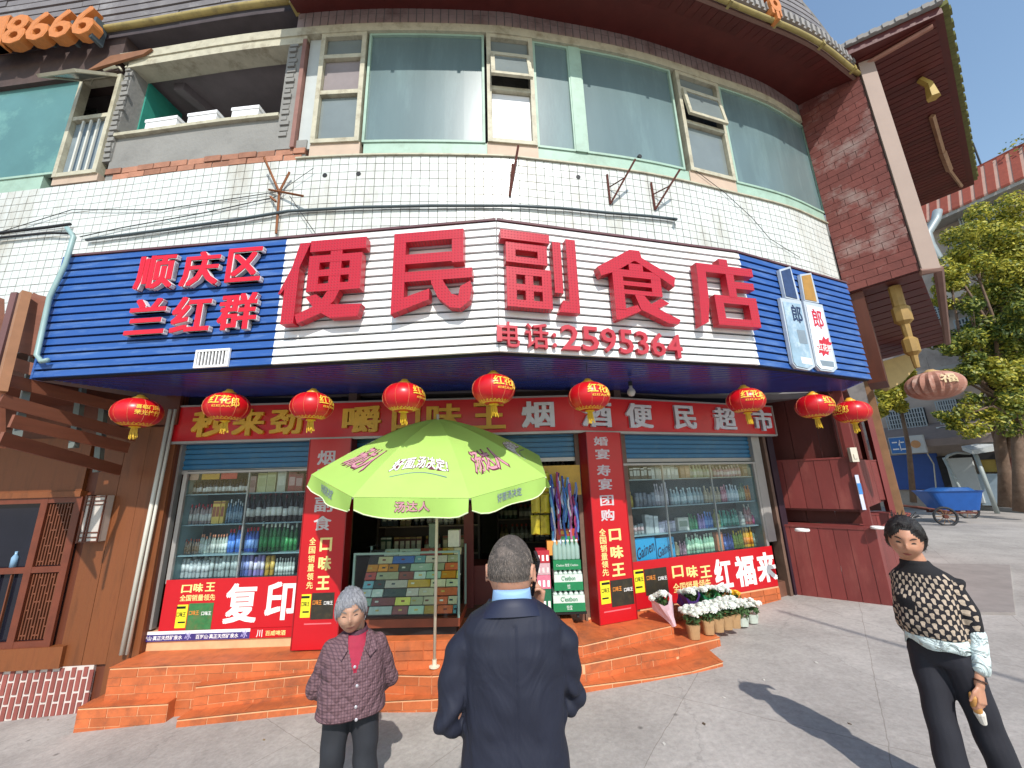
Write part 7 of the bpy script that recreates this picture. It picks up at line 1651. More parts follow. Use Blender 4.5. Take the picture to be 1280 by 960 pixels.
# ---------------------------------------------------------------- the woman in the knitted sweater at the right
wp = hitd(1147, 676, 2.32)
wom = person('woman in black and beige patterned knit sweater and dark trousers walking at the right edge', wp.x+.05, 2.40, R(-64))
zb = wp.z-wom.location.z-1.435
HW = Matrix.Translation((-.01,-.055,1.435+zb)) @ Matrix.Rotation(R(20),4,'Z') @ Matrix.Rotation(R(10),4,'X') @ Matrix.Rotation(R(6),4,'Y') @ Matrix.Scale(.97,4)
ft = [(-.04,-.14),(.13,.16)]; hz = .82
mb = MB(); kw = dict(jaw=.55, cheek=1.0); head_mesh(mb, HW, **kw); limb(mb, [(0,.0,1.24+zb),(-.02,-.03,1.37+zb)], [.056,.052], 14)
mb.loft([((0,.0,hz),(.14,0,0),(0,.12,0),2.3),((0,-.01,.97+zb),(.13,0,0),(0,.12,0),2.2),((0,.0,1.12+zb),(.13,0,0),(0,.11,0),2.3),((0,.0,1.23+zb),(.06,0,0),(0,.05,0),2.2)], 24)
rs, re, rw_ = V(-.150,.0,1.19+zb), V(-.215,.09,.97+zb), V(-.15,.16,.84+zb); ls, le, lw = V(.160,.02,1.20+zb), V(.190,.03,.985+zb), V(.182,-.05,.775+zb)
limb(mb, [rs+V(.03,0,-.03), re, rw_], [.036,.036,.027]); limb(mb, [ls+V(-.03,0,-.03), le, lw], [.036,.036,.027]); legs(mb, hz, .085, ft, .08,.052,.04)
hand(mb, rw_, (.1,-.2,-1), (.9,0,0), -1, .5, .9); hand(mb, lw, (-.05,-.22,-1), (-.9,.1,-.1), -1, .7, .98)
put('body', squeeze(fuse(mb, 'body', skin_w, .006, 1), .70, 1.2+zb, 1.27+zb, .78), wom)
facebits(wom, HW, .05, lip_m, brow_m, kw, .42, .27)
blk_h = mat('hair_black', '#17110f', .42, .35, 30, bump=.6, bscale=150, stretch=(3,3,.7))
def wom_hair(d):
    if d.y < 0: return (d.z-.66)+.85*max(0,abs(d.x)-.30) if abs(d.x) < .80 else d.z-.10
    return d.z+.55
mb = MB(); hair_shell(mb, HW, wom_hair, lambda d: .013+.008*max(0,d.z)+.006*max(0,d.y), nz=.005, **kw); put('hair', mb.mesh('hair', blk_h), wom)
put('hair_strands', strands(HW, wom_hair, 900, .0155, .0012, 6, (0,.9,-.25), 6, .012, **kw).mesh('hair_strands', mat('strand_black','#241a17',.4,.2,60)), wom, 'stuff')
mb = MB(); ball(mb, HW @ V(.02,.10,.0), .034, 1.1, 1.0, 1.2); mb.smooth = True; mb.tube([HW @ V(.02,.12,.0), HW @ V(.045,.15,-.04), HW @ V(.05,.15,-.10)], [.026,.022,.008], 10)
for k in range(10):
    a = -1.2+k*.27; mb.tube([HW @ V(.05*math.sin(a*1.1), .02+.03*k/10, .118), HW @ V(.06*math.sin(a*1.3)+.01, .03+.05*math.cos(a), .135+.01*math.sin(k*2)), HW @ V(.09*math.sin(a), .06+.05*math.cos(k), .12)], [.003,.002,.0005], 4)
put('hair_bun', mb.mesh('hair_bun', blk_h), wom)
# knit pattern: black paw-like motifs on beige
def knit():
    m = bpy.data.materials.new('knit_pattern'); m.use_nodes = True; N = m.node_tree.nodes; L = m.node_tree.links; b = N['Principled BSDF']; b.inputs['Roughness'].default_value = .85
    tc = N.new('ShaderNodeTexCoord'); sp = N.new('ShaderNodeSeparateXYZ'); L.new(tc.outputs['Object'], sp.inputs[0])
    at_ = N.new('ShaderNodeMath'); at_.operation = 'ARCTAN2'; L.new(sp.outputs['X'], at_.inputs[0]); ng_ = N.new('ShaderNodeMath'); ng_.operation = 'MULTIPLY'; L.new(sp.outputs['Y'], ng_.inputs[0]); ng_.inputs[1].default_value = -1; L.new(ng_.outputs[0], at_.inputs[1]); u = N.new('ShaderNodeMath'); u.operation = 'MULTIPLY'; L.new(at_.outputs[0], u.inputs[0]); u.inputs[1].default_value = .16
    def mul(a, k, ph=0):
        q = N.new('ShaderNodeMath'); q.operation = 'MULTIPLY_ADD'; L.new(a, q.inputs[0]); q.inputs[1].default_value = k; q.inputs[2].default_value = ph; s = N.new('ShaderNodeMath'); s.operation = 'SINE'; L.new(q.outputs[0], s.inputs[0]); return s.outputs[0]
    def op(o_, a, b2):
        q = N.new('ShaderNodeMath'); q.operation = o_
        for i, x in enumerate((a,b2)):
            if isinstance(x,(int,float)): q.inputs[i].default_value = x
            else: L.new(x, q.inputs[i])
        return q.outputs[0]
    F1 = 2*math.pi/.046; a = mul(u.outputs[0], F1); c = mul(sp.outputs['Z'], F1); a2 = mul(u.outputs[0], F1*2, .9); c2 = mul(sp.outputs['Z'], F1*2, -.6)
    val = op('ADD', op('MULTIPLY', a, c), op('MULTIPLY', op('ADD', a2, c2), .26))
    bl_ = op('GREATER_THAN', val, -.12)
    mx = N.new('ShaderNodeMix'); mx.data_type = 'RGBA'; L.new(bl_, mx.inputs[0]); mx.inputs[6].default_value = (*srgb('#b5a28e'),1); mx.inputs[7].default_value = (*srgb('#17141a'),1); L.new(mx.outputs[2], b.inputs['Base Color'])
    nz = N.new('ShaderNodeTexWave'); nz.inputs['Scale'].default_value = 90; nz.bands_direction = 'X'; L.new(tc.outputs['Object'], nz.inputs['Vector']); bp = N.new('ShaderNodeBump'); bp.inputs['Strength'].default_value = .3; bp.inputs['Distance'].default_value = .003; L.new(nz.outputs[0], bp.inputs['Height']); L.new(bp.outputs[0], b.inputs['Normal']); return m
kn = knit(); kb = mat('knit_black','#141216',.85,.1,30,bump=.3,bscale=200); shw = mat('shirt_white','#cfdcda',.6,.04,9,bump=.2,bscale=60)
mb = MB(); z0 = .875+zb*.3
mb.loft([((0,-.01,z0),(.178,0,0),(0,.160,0),2.3),((0,-.02,z0+.06),(.184,0,0),(0,.172,0),2.3),((0,-.02,1.03+zb),(.176,0,0),(0,.165,0),2.3),((0,-.015,1.13+zb),(.182,0,0),(0,.160,0),2.4),((0,.0,1.20+zb),(.178,0,0),(0,.125,0),2.4),((0,.002,1.245+zb),(.150,0,0),(0,.10,0),2.2),((0,-.004,1.275+zb),(.098,0,0),(0,.080,0),2.1),((-.006,-.012,1.302+zb),(.066,0,0),(0,.064,0),2),((-.010,-.018,1.325+zb),(.061,0,0),(0,.060,0),2)], 32)
limb(mb, [rs+V(.015,0,-.012), re, re.lerp(rw_,.55)], [.068,.060,.054], 18); limb(mb, [ls+V(-.015,0,-.012), V(.198,.02,1.09+zb), le, le.lerp(lw,.18)], [.066,.060,.054,.052], 18)
me = squeeze(fuse(mb, 'sweater', [kn, kb], .0065, 5), .72, 1.2+zb, 1.27+zb, .80); folds(me, .007, lambda c: .7*noise.noise(V(c.x*9,c.y*9,c.z*7))+.5*math.sin(c.z*50+c.y*20)*(1 if c.x > .16 and c.z < 1.1+zb else 0)*gauss(c.z-.99-zb,.08)+.35*math.sin(c.z*38+c.x*14)*gauss(c.z-z0-.05,.06))
for p in me.polygons:
    c = p.center
    if c.z > 1.262+zb and abs(c.x) < .10: p.material_index = 1
    elif c.x > .12 and abs(c.y-.022) < .019 and (p.normal.x > .2 or c.z > 1.22+zb): p.material_index = 1
    elif abs(c.z-1.255-zb) < .02 and c.x > .06 and abs(c.y) < .03: p.material_index = 1
    elif c.y < -.06 and -.10 < c.x < -.008 and abs(c.z-1.115-zb+.18*(c.x+.05)) < .024: p.material_index = 1
cloth_bump(kn, 7, .04, .7); cloth_bump(shw, 14, .05, 1.0); put('sweater', me, wom)
mb = MB(); a = le.lerp(lw,.10); limb(mb, [le.lerp(lw,.02), le.lerp(lw,.35), le.lerp(lw,.60)], [.052,.052,.050], 20); me = squeeze(fuse(mb, 'shirt_cuff', shw, .006, 2), .76, 1.2, 1.3, .86); folds(me, .005, lambda c: noise.noise(c*22)+.5*math.sin(c.x*90)); put('shirt_cuff', me, wom)
mb = MB(); n = 40; vs = []
for zz, rx, ry in ((z0+.02,.176,.160),(z0-.015,.181,.164),(z0-.045,.186,.168),(z0-.045,.178,.160),(z0+.0,.172,.155)):
    for k in range(n):
        a = 2*math.pi*k/n; dz = .014*math.sin(a*3+1)+.012*math.sin(a*5) if zz < z0 else 0; vs.append(V(rx*math.cos(a), -.01+ry*math.sin(a), zz+dz))
mb.smooth = True; mb.add(vs, [(i*n+k, i*n+(k+1)%n, (i+1)*n+(k+1)%n, (i+1)*n+k) for i in range(4) for k in range(n)]); put('shirt_hem', squeeze(mb.mesh('shirt_hem', shw), .72, 1.2, 1.3, .80), wom)
mb = MB(); trousers(mb, hz-.02, .085, ft, .15, (.106,.084,.088)); me = squeeze(fuse(mb, 'trousers', mat('trouser_dark','#1d1d26',.8,.12,9,bump=.2,bscale=300), .009, 4), .74, 1.2, 1.3, .80); folds(me, .006, lambda c: noise.noise(c*8)+.3*math.sin(c.z*36+c.x*16)); put('trousers', me, wom)
mb = MB(); mb.smooth = True; shoes(mb, ft, .11); put('shoes', squeeze(mb.mesh('shoes', black_shoe), .74, 1.2, 1.3, .80), wom)
t = MB(); t.smooth = True; w2 = le.lerp(lw,.93); d = (lw-le).normalized(); x_ = d.cross(V(0,0,1)).normalized(); y_ = x_.cross(d)
t.tube([w2+(x_*math.cos(a*.3307)+y_*math.sin(a*.3307))*.031 for a in range(20)], .0045, 6); put('bracelet', squeeze(t.mesh('bracelet', mat('bracelet','#4a2c1e',.3)), .72, 1.2, 1.3, .80), wom)
wm_ = Matrix.Translation(wom.location) @ Matrix.Rotation(wom.rotation_euler[2],4,'Z'); hpz = wm_ @ V(lw.x*.71-.028, lw.y*.79-.022, lw.z-.095)
t = MB(); t.smooth = True; limb(t, [(-.012,-.01,.05),(.0,.0,.0),(.018,.008,-.052)], [.014,.019,.015], 12); o = solo('bread_roll', t, mat('bun','#c08a4a',.6,.15,30), 'golden bread roll in a paper bag held in the hand of the woman', 'bread', loc=(0,0,0)); o.location = hpz
t = MB(); limb(t, [(.014,.006,-.034),(.026,.012,-.075)], [.021,.014], 10); part('paper_bag', t, mat('paper_white','#d9d2c8',.6), o) if False else link('paper_bag', t.mesh('paper_bag', mat('paper_white','#d9d2c8',.6)), o)
# ================================================================ street beyond
BGP = Path([(11.8,25.0),(16.65,13.73),(17.58,11.58),(19.5,7.1)])
bgx = thing('far_apartment_block', 'apartment block with red tiled eave and barred windows across the street at the right', 'building', (16,15,.4))
bw = mat('bg_wall','#b0a298',.9,.12,2,dirt='#6f625c',dirt_amt=.5,dscale=1.2); bw2 = mat('bg_wall_pale','#a8a49e',.9,.1,2); bars = mat('bars_grey','#9fa8ac',.5,.08); dkw = mat('bg_dark_glass','#2d3640',.2,.2,3); rt = mat('roof_tile_red','#8f4534',.8,.15,8,rnd=.15); rtp = mat('roof_joint','#b89484',.8,.1)
zE = BGP.hit(1180,282)[1]
t = MB(); t.wbox(BGP, 0, BGP.L, -6, 0, .2, zE, 3); part('wall', t, bw, bgx)
t = MB(); t.wbox(BGP, 0, BGP.L, -.2, .75, zE-.05, zE+.14, 3); part('eave', t, mat('eave_pale','#a09a94',.8,.1), bgx)
# tiled skirt roof: pieces between ribs
s = BGP.hit(1150,290)[0]
while s < BGP.L-.2:
    t = MB(); w1 = .20
    f = [BGP.pos(s,.78,zE+.15),BGP.pos(s+w1,.78,zE+.15),BGP.pos(s+w1,.1,zE+1.55),BGP.pos(s,.1,zE+1.55)]; t.slab(f, [p-Vector((0,0,.08)) for p in f]); part('roof_tile', t, rt, bgx)
    t = MB(); f = [BGP.pos(s+w1,.76,zE+.15),BGP.pos(s+.30,.76,zE+.15),BGP.pos(s+.30,.08,zE+1.55),BGP.pos(s+w1,.08,zE+1.55)]; t.slab(f, [p-Vector((0,0,.08)) for p in f]); part('roof_joint', t, rtp, bgx, rec=False); s += .30
t = MB(); t.wbox(BGP, 0, BGP.L, -.3, .1, zE+.14, zE+1.6, 3); part('parapet', t, rt, bgx)
t = MB(); a = BGP.pos(BGP.hit(1232,222)[0], 0, zE+1.6); t.tube([a, a+Vector((0,0,1.0))], .03, 5); part('roof_mast', t, G('cable'), bgx)
def pxs(P, x, y): return P.hit(x, y)
def bgwin(x0, x1, y0, y1, nb, label=None, P=BGP, par=None, hb=6, mm=None):
    par = par or bgx; ym = (y0+y1)/2; s0, s1 = P.hit(x0,ym)[0], P.hit(x1,ym)[0]; xm = (x0+x1)/2; z1, z0 = P.hit(xm,y0)[1], P.hit(xm,y1)[1]
    w_ = thing_part('window', par); t = MB(); t.wbox(P, s0, s1, .0, .03, z0, z1); part('pane', t, dkw, w_)
    t = MB()
    for k in range(nb+1): s = s0+(s1-s0)*k/nb; t.wbox(P, s-.018, s+.018, .16, .19, z0, z1)
    for k in range(hb+1): z = z0+(z1-z0)*k/hb; t.wbox(P, s0, s1, .165, .188, z-.015, z+.015)
    t.wbox(P, s0, s0+.03, .03, .16, z0, z0+.03); t.wbox(P, s1-.03, s1, .03, .16, z0, z0+.03); part('bars', t, mm or bars, w_, kind='stuff')
    return w_
bgwin(1206,1271,258,318,16)
bgwin(1192,1203,285,320,2); bgwin(1160,1185,380,400,5); bgwin(1200,1240,395,440,8); bgwin(1255,1290,370,420,8)
bgwin(1112,1161,512,546,14); bgwin(1176,1202,500,536,8)
t = MB(); s0, z1 = BGP.hit(1172,470); s1 = BGP.hit(1290,470)[0]; t.wbox(BGP, BGP.hit(1105,500)[0], s1, .0, .12, z1-.1, z1+.25, 3); part('ledge', t, bw2, bgx)
s0 = BGP.hit(1180,545)[0]; s1 = BGP.hit(1200,541)[0]; z1, z0 = BGP.hit(1190,533)[1], BGP.hit(1190,549)[1]
ac = thing('air_conditioner', 'white air conditioner unit below the barred window across the street', 'air conditioner', BGP.pos((s0+s1)/2,.2,z0)); t = MB(); t.wbox(BGP, s0, s1, .02, .42, z0, z1); part('casing', t, mat('ac_white','#c4c6c8',.5,.05), ac)
t = MB(); c = BGP.pos(s0+(s1-s0)*.4,.425,(z0+z1)/2); pts = [BGP.pos(s0+(s1-s0)*.4+.22*math.cos(a*.3927),.428,(z0+z1)/2+.22*math.sin(a*.3927)) for a in range(16)]; t.slab([p for p in pts], [p+(c-p).normalized()*0-Vector((-.01,0,0)) for p in pts]); part('fan_grille', t, G('pipe_grey'), ac)
# awning band and shop fronts under it
zA1, zA0 = BGP.hit(1200,541)[1], BGP.hit(1200,557)[1]
t = MB(); a0, a1 = BGP.hit(1100,560)[0], BGP.hit(1262,545)[0]
t.add([BGP.pos(a0,1.1,zA0),BGP.pos(a1,1.1,zA0),BGP.pos(a1,.02,zA1+.25),BGP.pos(a0,.02,zA1+.25),BGP.pos(a0,1.1,zA0+.25),BGP.pos(a1,1.1,zA0+.25),BGP.pos(a1,.02,zA1+.45),BGP.pos(a0,.02,zA1+.45)], [(3,2,1,0),(4,5,6,7),(0,1,5,4),(1,2,6,5),(2,3,7,6),(3,0,4,7)]); solo('awning', t, mat('awning_grey','#857670',.8,.12,3), 'grey concrete awning over the shops across the street', 'awning')
def bgpanel(x0, x1, y0, y1, n0, n1, m, nm, par=None, lab=None, cat=None):
    ym = (y0+y1)/2; s0, s1 = BGP.hit(x0,ym,n1)[0], BGP.hit(x1,ym,n1)[0]; xm = (x0+x1)/2; z1, z0 = BGP.hit(xm,y0,n1)[1], BGP.hit(xm,y1,n1)[1]
    t = MB(); t.wbox(BGP, s0, s1, n0, n1, z0, z1)
    return (solo(nm, t, m, lab, cat) if lab else part(nm, t, m, par)), s0, s1, z0, z1
bsg, s0, s1, z0, z1 = bgpanel(1112,1156,545,567,1.12,1.22,mat('bg_sign_white','#b9bcbc',.5,.05),'shop_sign',None,'blue and white shop sign across the street with an orange oval','sign')
t = MB(); t.wbox(BGP, s0+.02, s0+(s1-s0)*.52, 1.222, 1.235, z0+.03, z1-.03); part('blue_field', t, mat('bg_blue','#2f6cb0',.5), bsg)
t = MB(); wtext(t, BGP, '二仁', s0+.08, s0+(s1-s0)*.46, z0+.12, z1-.12, 1.235, 1.245, .03); part('print', t, G('white_print'), bsg)
t = MB(); t.slab([BGP.pos(s0+(s1-s0)*(.76+.14*math.cos(a*.5236)),1.236,(z0+z1)/2+(z1-z0)*.22*math.sin(a*.5236)) for a in range(12)],[BGP.pos(s0+(s1-s0)*(.76+.14*math.cos(a*.5236)),1.222,(z0+z1)/2+(z1-z0)*.22*math.sin(a*.5236)) for a in range(12)]); part('orange_oval', t, mat('bg_orange','#c08a5a',.5), bsg)
o, s0, s1, z0, z1 = bgpanel(1108,1176,568,612,.02,.10,mat('bg_shutter','#1d4a98',.5,.1,3),'blue_shutter',None,'deep blue roller shutter under the blue shop sign across the street','shutter')
t = MB(); t.tube([BGP.pos(BGP.hit(1164,590,.3)[0],.3,z0), BGP.pos(BGP.hit(1168,580,.3)[0],.35,z1-.4), BGP.pos(BGP.hit(1160,570,.3)[0],.3,z1)], .02, 5); part('hose', t, G('pvc_white'), o)
bgpanel(1176,1190,570,614,.02,.2,mat('bg_dark','#2b2a2c',.8,.3),'doorway',bgx); bgpanel(1188,1222,572,628,.4,.5,mat('bg_board','#aeb2b2',.6,.05),'white_board',None,'large pale board leaning under the frame across the street','board')
bgpanel(1190,1250,566,575,.02,.3,mat('bg_dark','#2b2a2c'),'dark_lintel',bgx); bgpanel(1222,1262,592,632,.3,.4,mat('bg_pale','#9fb0bc',.6,.1),'tarpaulin',None,'pale blue tarpaulin beside the tree across the street','tarpaulin')
bgpanel(1226,1250,566,590,.02,.2,mat('bg_yellow','#a89248',.6,.1),'yellow_board',None,'yellow board behind the tree trunks across the street','board')
bgpanel(1250,1300,560,625,.05,.25,mat('bg_maroon','#6a3a34',.7,.1),'maroon_panel',bgx)
# balcony fronts on the middle floors
bgpanel(1165,1290,448,462,.02,.6,bw2,'balcony',bgx); bgpanel(1165,1290,350,362,.02,.5,bw2,'balcony',bgx)
# kerb and far pavement
q = [hitz(x,y,.44) for x,y in ((1090,628),(1180,640),(1300,648))]
KP = Path([(p.x,p.y) for p in q]); t = MB(); t.wbox(KP, 0, KP.L+6, -.5, 0, .35, .58, 1); o = link('kerb', t.mesh('kerb', mat('kerb_stone','#7d7a78',.9,.2,4))); o['kind'] = 'structure'
# carport frame with leaning pole
def P3(x, y, D): return hitd(x, y, D)
cp = thing('pale_canopy_frame', 'pale flat canopy on leaning metal poles across the street by the tree', 'canopy', (13,12,.44))
t = MB(); t.smooth = True; a = hitg(1247,642); D = a.y; t.tube([a, P3(1217,562,D)], .06, 8); part('pole', t, mat('pole_grey','#9aa3a2',.4,.1), cp)
t = MB(); t.smooth = True; D2 = D+.6; t.tube([P3(1214,640,D2), P3(1180,572,D2)], .05, 8); part('pole', t, mat('pole_grey','#9aa3a2'), cp)
t = MB(); t.smooth = True; t.tube([P3(1180,575,D2), P3(1186,569,D2), P3(1196,566,D2), P3(1212,567,D2)], .04, 8); part('rail', t, mat('pole_grey','#9aa3a2'), cp)
t = MB(); f = [P3(1203,563,D+.3),P3(1216,568,D-.2),P3(1292,556,D-1.0),P3(1290,549,D-.2)]; t.slab(f, [p+Vector((0,0,.14)) for p in f]); part('canopy_top', t, mat('canopy_pale','#b8bcbc',.5,.05), cp)
# blue cart
cg = hitg(1183,656); cart = thing('refuse_cart', 'blue tub refuse cart with two spoked wheels parked across the street', 'cart', (cg.x,cg.y,cg.z))
D = cg.y; zc_ = (cg-Vector((0,0,EYE))).dot(CF); u = zc_/F_PX; bx_ = mat('cart_blue','#1b529c',.4,.1,6)
ax = Vector((.96,-.28,0)); ay = Vector((.28,.96,0)); ctr0 = hitd(1188,632,D+.4); g0 = cg.z
t = MB(); zb0, zb1 = g0+.34, g0+.80
def cpt(a, b, z): p = Vector((ctr0.x,ctr0.y,0))+ax*a+ay*b; return Vector((p.x,p.y,z))
W_, L2 = .58, .42
t.loft([(cpt(.05,0,zb0),ax*.42,ay*.30,8),(cpt(0,0,zb1),ax*W_,ay*L2,8),(cpt(0,0,zb1+.05),ax*(W_+.04),ay*(L2+.04),8),(cpt(0,0,zb1+.05),ax*(W_-.03),ay*(L2-.03),8),(cpt(.04,0,zb0+.15),ax*.40,ay*.28,8)], 24); part('tub', t, bx_, cart)
t = MB(); t.loft([(cpt(0,0,zb1+.0),ax*(W_-.05),ay*(L2-.05),8),(cpt(.1,0,zb1+.13),ax*.36,ay*.25,3)], 24); part('load', t, mat('cart_load','#1a4f8c',.5,.3,14,bump=.5,bscale=12), cart)
def wheel(px, py, par):
    g = hitg(px, py); r = .225; o_ = thing_part('wheel', par, (g.x,g.y,g.z+r)); c = Vector((g.x,g.y,g.z+r)); n = 24; t = MB(); t.smooth = True; d1 = Vector((.9,-.42,0)).normalized()
    t.tube([c+(d1*math.cos(2*math.pi*k/n)+Vector((0,0,1))*math.sin(2*math.pi*k/n))*r for k in range(n+1)], .03, 6, False); part('tyre', t, G('cable'), o_)
    t = MB()
    for k in range(10): a = 2*math.pi*k/10; t.tube([c, c+(d1*math.cos(a)+Vector((0,0,1))*math.sin(a))*(r-.02)], .008, 4)
    part('spokes', t, mat('spoke','#8a6a4a',.5), o_, kind='stuff'); t = MB(); q = d1.cross(Vector((0,0,1))); t.tube([c-q*.06, c+q*.06], .05, 8); part('hub', t, G('rust'), o_)
wheel(1185,657,cart); wheel(1213,648,cart)
t = MB(); t.tube([cpt(-.3,-.4,zb0-.02), cpt(-.9,-.3,zb0+.1), cpt(-1.2,0,zb0+.12), cpt(-.9,.3,zb0+.1), cpt(-.3,.4,zb0-.02)], .03, 6); t.tube([cpt(-.4,-.3,zb0-.06), cpt(.35,-.3,zb0-.06)], .03, 6); t.tube([cpt(-.4,.3,zb0-.06), cpt(.35,.3,zb0-.06)], .03, 6); part('chassis', t, G('rust'), cart)
# metal duct beside the wing
t = MB(); t.smooth = True; t.tube([hitd(x,y,D_) for x,y,D_ in ((1172,264,11),(1170,275,11),(1159,292,11),(1163,306,11),(1172,322,11),(1180,335,11))], .12, 12); solo('metal_duct', t, mat('duct_metal','#8d9698',.5,.1,4,metal=.3), 'bent silver ventilation duct between the wing roof and the far block', 'duct')
# trees
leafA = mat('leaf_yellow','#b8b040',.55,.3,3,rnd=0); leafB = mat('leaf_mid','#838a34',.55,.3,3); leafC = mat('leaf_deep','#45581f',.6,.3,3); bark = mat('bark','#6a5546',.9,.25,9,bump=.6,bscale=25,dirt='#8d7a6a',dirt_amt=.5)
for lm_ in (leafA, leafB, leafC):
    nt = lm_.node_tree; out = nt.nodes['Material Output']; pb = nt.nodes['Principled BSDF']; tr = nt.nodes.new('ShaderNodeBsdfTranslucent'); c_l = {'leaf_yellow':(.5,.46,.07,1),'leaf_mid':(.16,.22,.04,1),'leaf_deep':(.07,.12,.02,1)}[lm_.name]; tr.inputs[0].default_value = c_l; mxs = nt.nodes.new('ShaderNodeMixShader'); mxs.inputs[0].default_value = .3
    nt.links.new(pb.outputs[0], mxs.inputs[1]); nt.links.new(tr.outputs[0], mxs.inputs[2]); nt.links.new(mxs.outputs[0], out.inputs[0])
def clump(mb, c, rad, n, size, rr, mats_w):
    for _ in range(n):
        d = Vector((rr.gauss(0,1), rr.gauss(0,1), rr.gauss(0,1))).normalized(); p = Vector(c)+Vector((d.x*rad, d.y*rad, d.z*rad*.9))*rr.random()**.33
        nrm = (d+Vector((rr.gauss(0,.6),rr.gauss(0,.6),rr.gauss(.5,.6)))).normalized(); u = nrm.cross(Vector((rr.gauss(0,1),rr.gauss(0,1),rr.gauss(0,1)))).normalized(); v = nrm.cross(u); s = size*rr.uniform(.5,1.3)
        mb.cur = rr.choices((0,1,2), mats_w)[0]; mb.add([p-u*s, p-u*.2*s+v*s*.5, p+u*s, p-u*.2*s-v*s*.5], [(0,1,2,3)])
def tree(name, label, base, crown_px, D, seed, trunk, lw_, size=.055, per=620):
    rr = random.Random(seed); b = Vector(base); o = thing(name, label, 'tree', tuple(b), None)
    cs = []
    for (x, y, r_, dd, w_) in crown_px: cs.append((hitd(x, y, D+dd), r_, w_))
    for pts, rs_ in trunk: t = MB(); t.smooth = True; t.tube([hitd(x,y,d_) for x,y,d_ in pts] if True else pts, rs_, 9); part('trunk', t, bark, o)
    top = hitd(*trunk[0][0][-1][:2], trunk[0][0][-1][2]); t = MB(); t.smooth = True
    for c, r_, w_ in cs:
        m_ = top.lerp(c, .5)+Vector((rr.uniform(-.3,.3), rr.uniform(-.3,.3), rr.uniform(-.3,.2))); t.tube([top+Vector((0,0,-.1)), m_, c, c+Vector((rr.uniform(-.5,.5), rr.uniform(-.3,.3), .4))*r_], [.07,.045,.025,.008], 6)
        for k in range(5): e = c+Vector((rr.gauss(0,1), rr.gauss(0,1), rr.gauss(0,.8))).normalized()*r_*.95; t.tube([m_.lerp(c,.7), e], [.015,.004], 4)
    part('limb', t, bark, o, kind='stuff')
    t = MB()
    for c, r_, w_ in cs:
        for k in range(7):
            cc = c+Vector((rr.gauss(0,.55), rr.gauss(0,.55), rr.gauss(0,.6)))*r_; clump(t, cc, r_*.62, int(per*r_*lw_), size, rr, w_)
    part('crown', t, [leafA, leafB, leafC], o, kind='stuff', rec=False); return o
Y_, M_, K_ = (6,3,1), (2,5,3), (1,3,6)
tb = hitg(1262,634)
tree('street_tree', 'yellow green leafy street tree rising in front of the far block', hitg(1258,632),
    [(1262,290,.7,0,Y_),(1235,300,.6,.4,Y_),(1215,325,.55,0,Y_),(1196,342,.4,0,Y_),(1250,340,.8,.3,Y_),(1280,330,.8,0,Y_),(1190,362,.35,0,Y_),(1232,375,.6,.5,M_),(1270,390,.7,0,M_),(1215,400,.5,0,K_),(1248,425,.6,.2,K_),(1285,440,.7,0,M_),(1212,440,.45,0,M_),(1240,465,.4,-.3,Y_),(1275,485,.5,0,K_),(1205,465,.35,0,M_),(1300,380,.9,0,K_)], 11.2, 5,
    [([(1258,634,12.2),(1256,590,12.1),(1250,555,11.9),(1252,515,11.6)], [.17,.14,.13,.08]), ([(1252,560,12.0),(1240,530,11.9),(1216,508,11.7)], [.11,.08,.05]), ([(1256,572,12.0),(1268,535,11.6),(1275,500,11.2)], [.10,.08,.05])], 1.5)
tree('roadside_tree', 'thinly leaved tree with pruned forked trunk at the right edge of the street', hitg(1280,640),
    [(1240,505,.45,0,M_),(1215,515,.35,0,Y_),(1270,520,.4,0,M_),(1195,470,.25,.3,M_),(1262,470,.5,0,Y_),(1180,520,.25,.5,M_),(1288,500,.5,0,K_)], 11.0, 8,
    [([(1276,640,11.6),(1274,590,11.5),(1272,548,11.3),(1276,520,11.2)], [.15,.13,.12,.07]), ([(1272,556,11.4),(1290,520,11.2)], [.12,.07])], .55, .06)
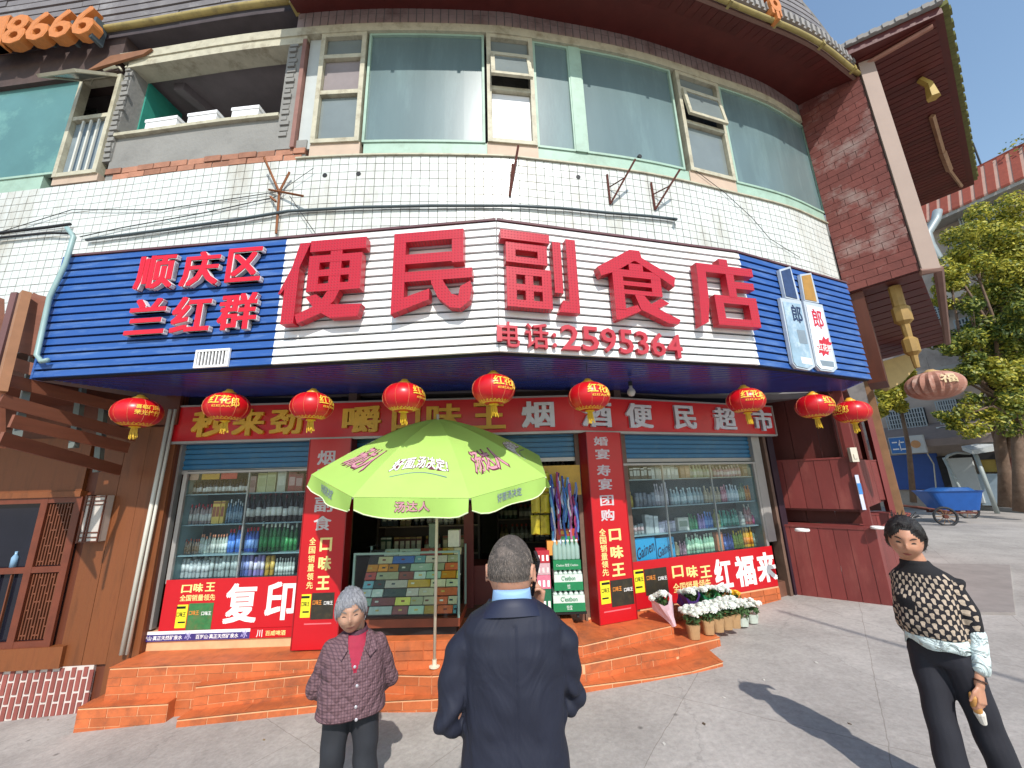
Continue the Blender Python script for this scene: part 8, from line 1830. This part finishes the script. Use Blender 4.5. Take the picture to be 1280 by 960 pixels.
tree('bright_shrub_tree', 'bright yellow green tree top seen between the sign end and the old lantern', hitg(1150,622),
    [(1115,490,.35,0,(8,2,0)),(1128,478,.3,0,(8,2,0)),(1106,500,.3,0,(7,3,0)),(1136,470,.25,0,(8,2,0)),(1120,502,.25,0,(6,3,1))], 13.5, 3,
    [([(1142,628,14),(1136,560,14),(1124,500,13.7)], [.09,.07,.04])], 1.1, .07)
# roof garden greenery
o = thing('roof_plants', 'small green shrubs growing on the roof of the far block against the sky', 'plant', tuple(BGP.pos(BGP.hit(1240,222)[0],-.3,zE+1.6))); rr = random.Random(4); t = MB()
for x, y, r_ in ((1224,232,.22),(1246,218,.3),(1262,212,.25),(1276,190,.6),(1210,240,.12)):
    s, z = BGP.hit(x, y, -.2); c = BGP.pos(s, -.2, z); clump(t, c, r_, 160, .07, rr, (1,5,3)); t.cur = 2; t.tube([c-Vector((0,0,.5)), c], .02, 4)
part('foliage', t, [leafA, leafB, leafC], o, kind='stuff', rec=False)

# overhead cable whose shadow crosses the pavement at the right
g1, g2 = hitg(1000, 771), hitg(1280, 852); d12 = (g2-g1); pts = []
for f in (-.15, 0, .5, 1, 2.2, 4): g = g1+d12*f; k = (6.2-g.z)/back.z; pts.append(g+back*k)
t = MB(); t.tube(pts, .022, 6); solo('overhead_cable', t, G('cable'), 'black overhead cable strung above the pavement, known by its thin shadow at the right', 'cable')
# litter and small leaves on the pavement
rr = random.Random(21)
for i, (x, y) in enumerate(((1062,905),(905,872),(880,905),(330,925),(470,905),(60,900),(700,905),(830,930),(955,850),(1020,828))):
    g = hitg(x, y); t = MB(); s = rr.uniform(.012,.022); a = rr.random()*3; u = Vector((math.cos(a),math.sin(a),0))*s; v = Vector((-math.sin(a),math.cos(a),.15))*s*.6; c = g+Vector((0,0,.004)); t.slab([c-u,c-v,c+u,c+v],[p-Vector((0,0,.003)) for p in (c-u,c-v,c+u,c+v)])
    solo('litter', t, cm(rr.choice(('8a7a5a','c8c4bc','5a4a38'))), 'tiny scrap of litter lying on the grey pavement', 'litter', 'litter scraps on the pavement')
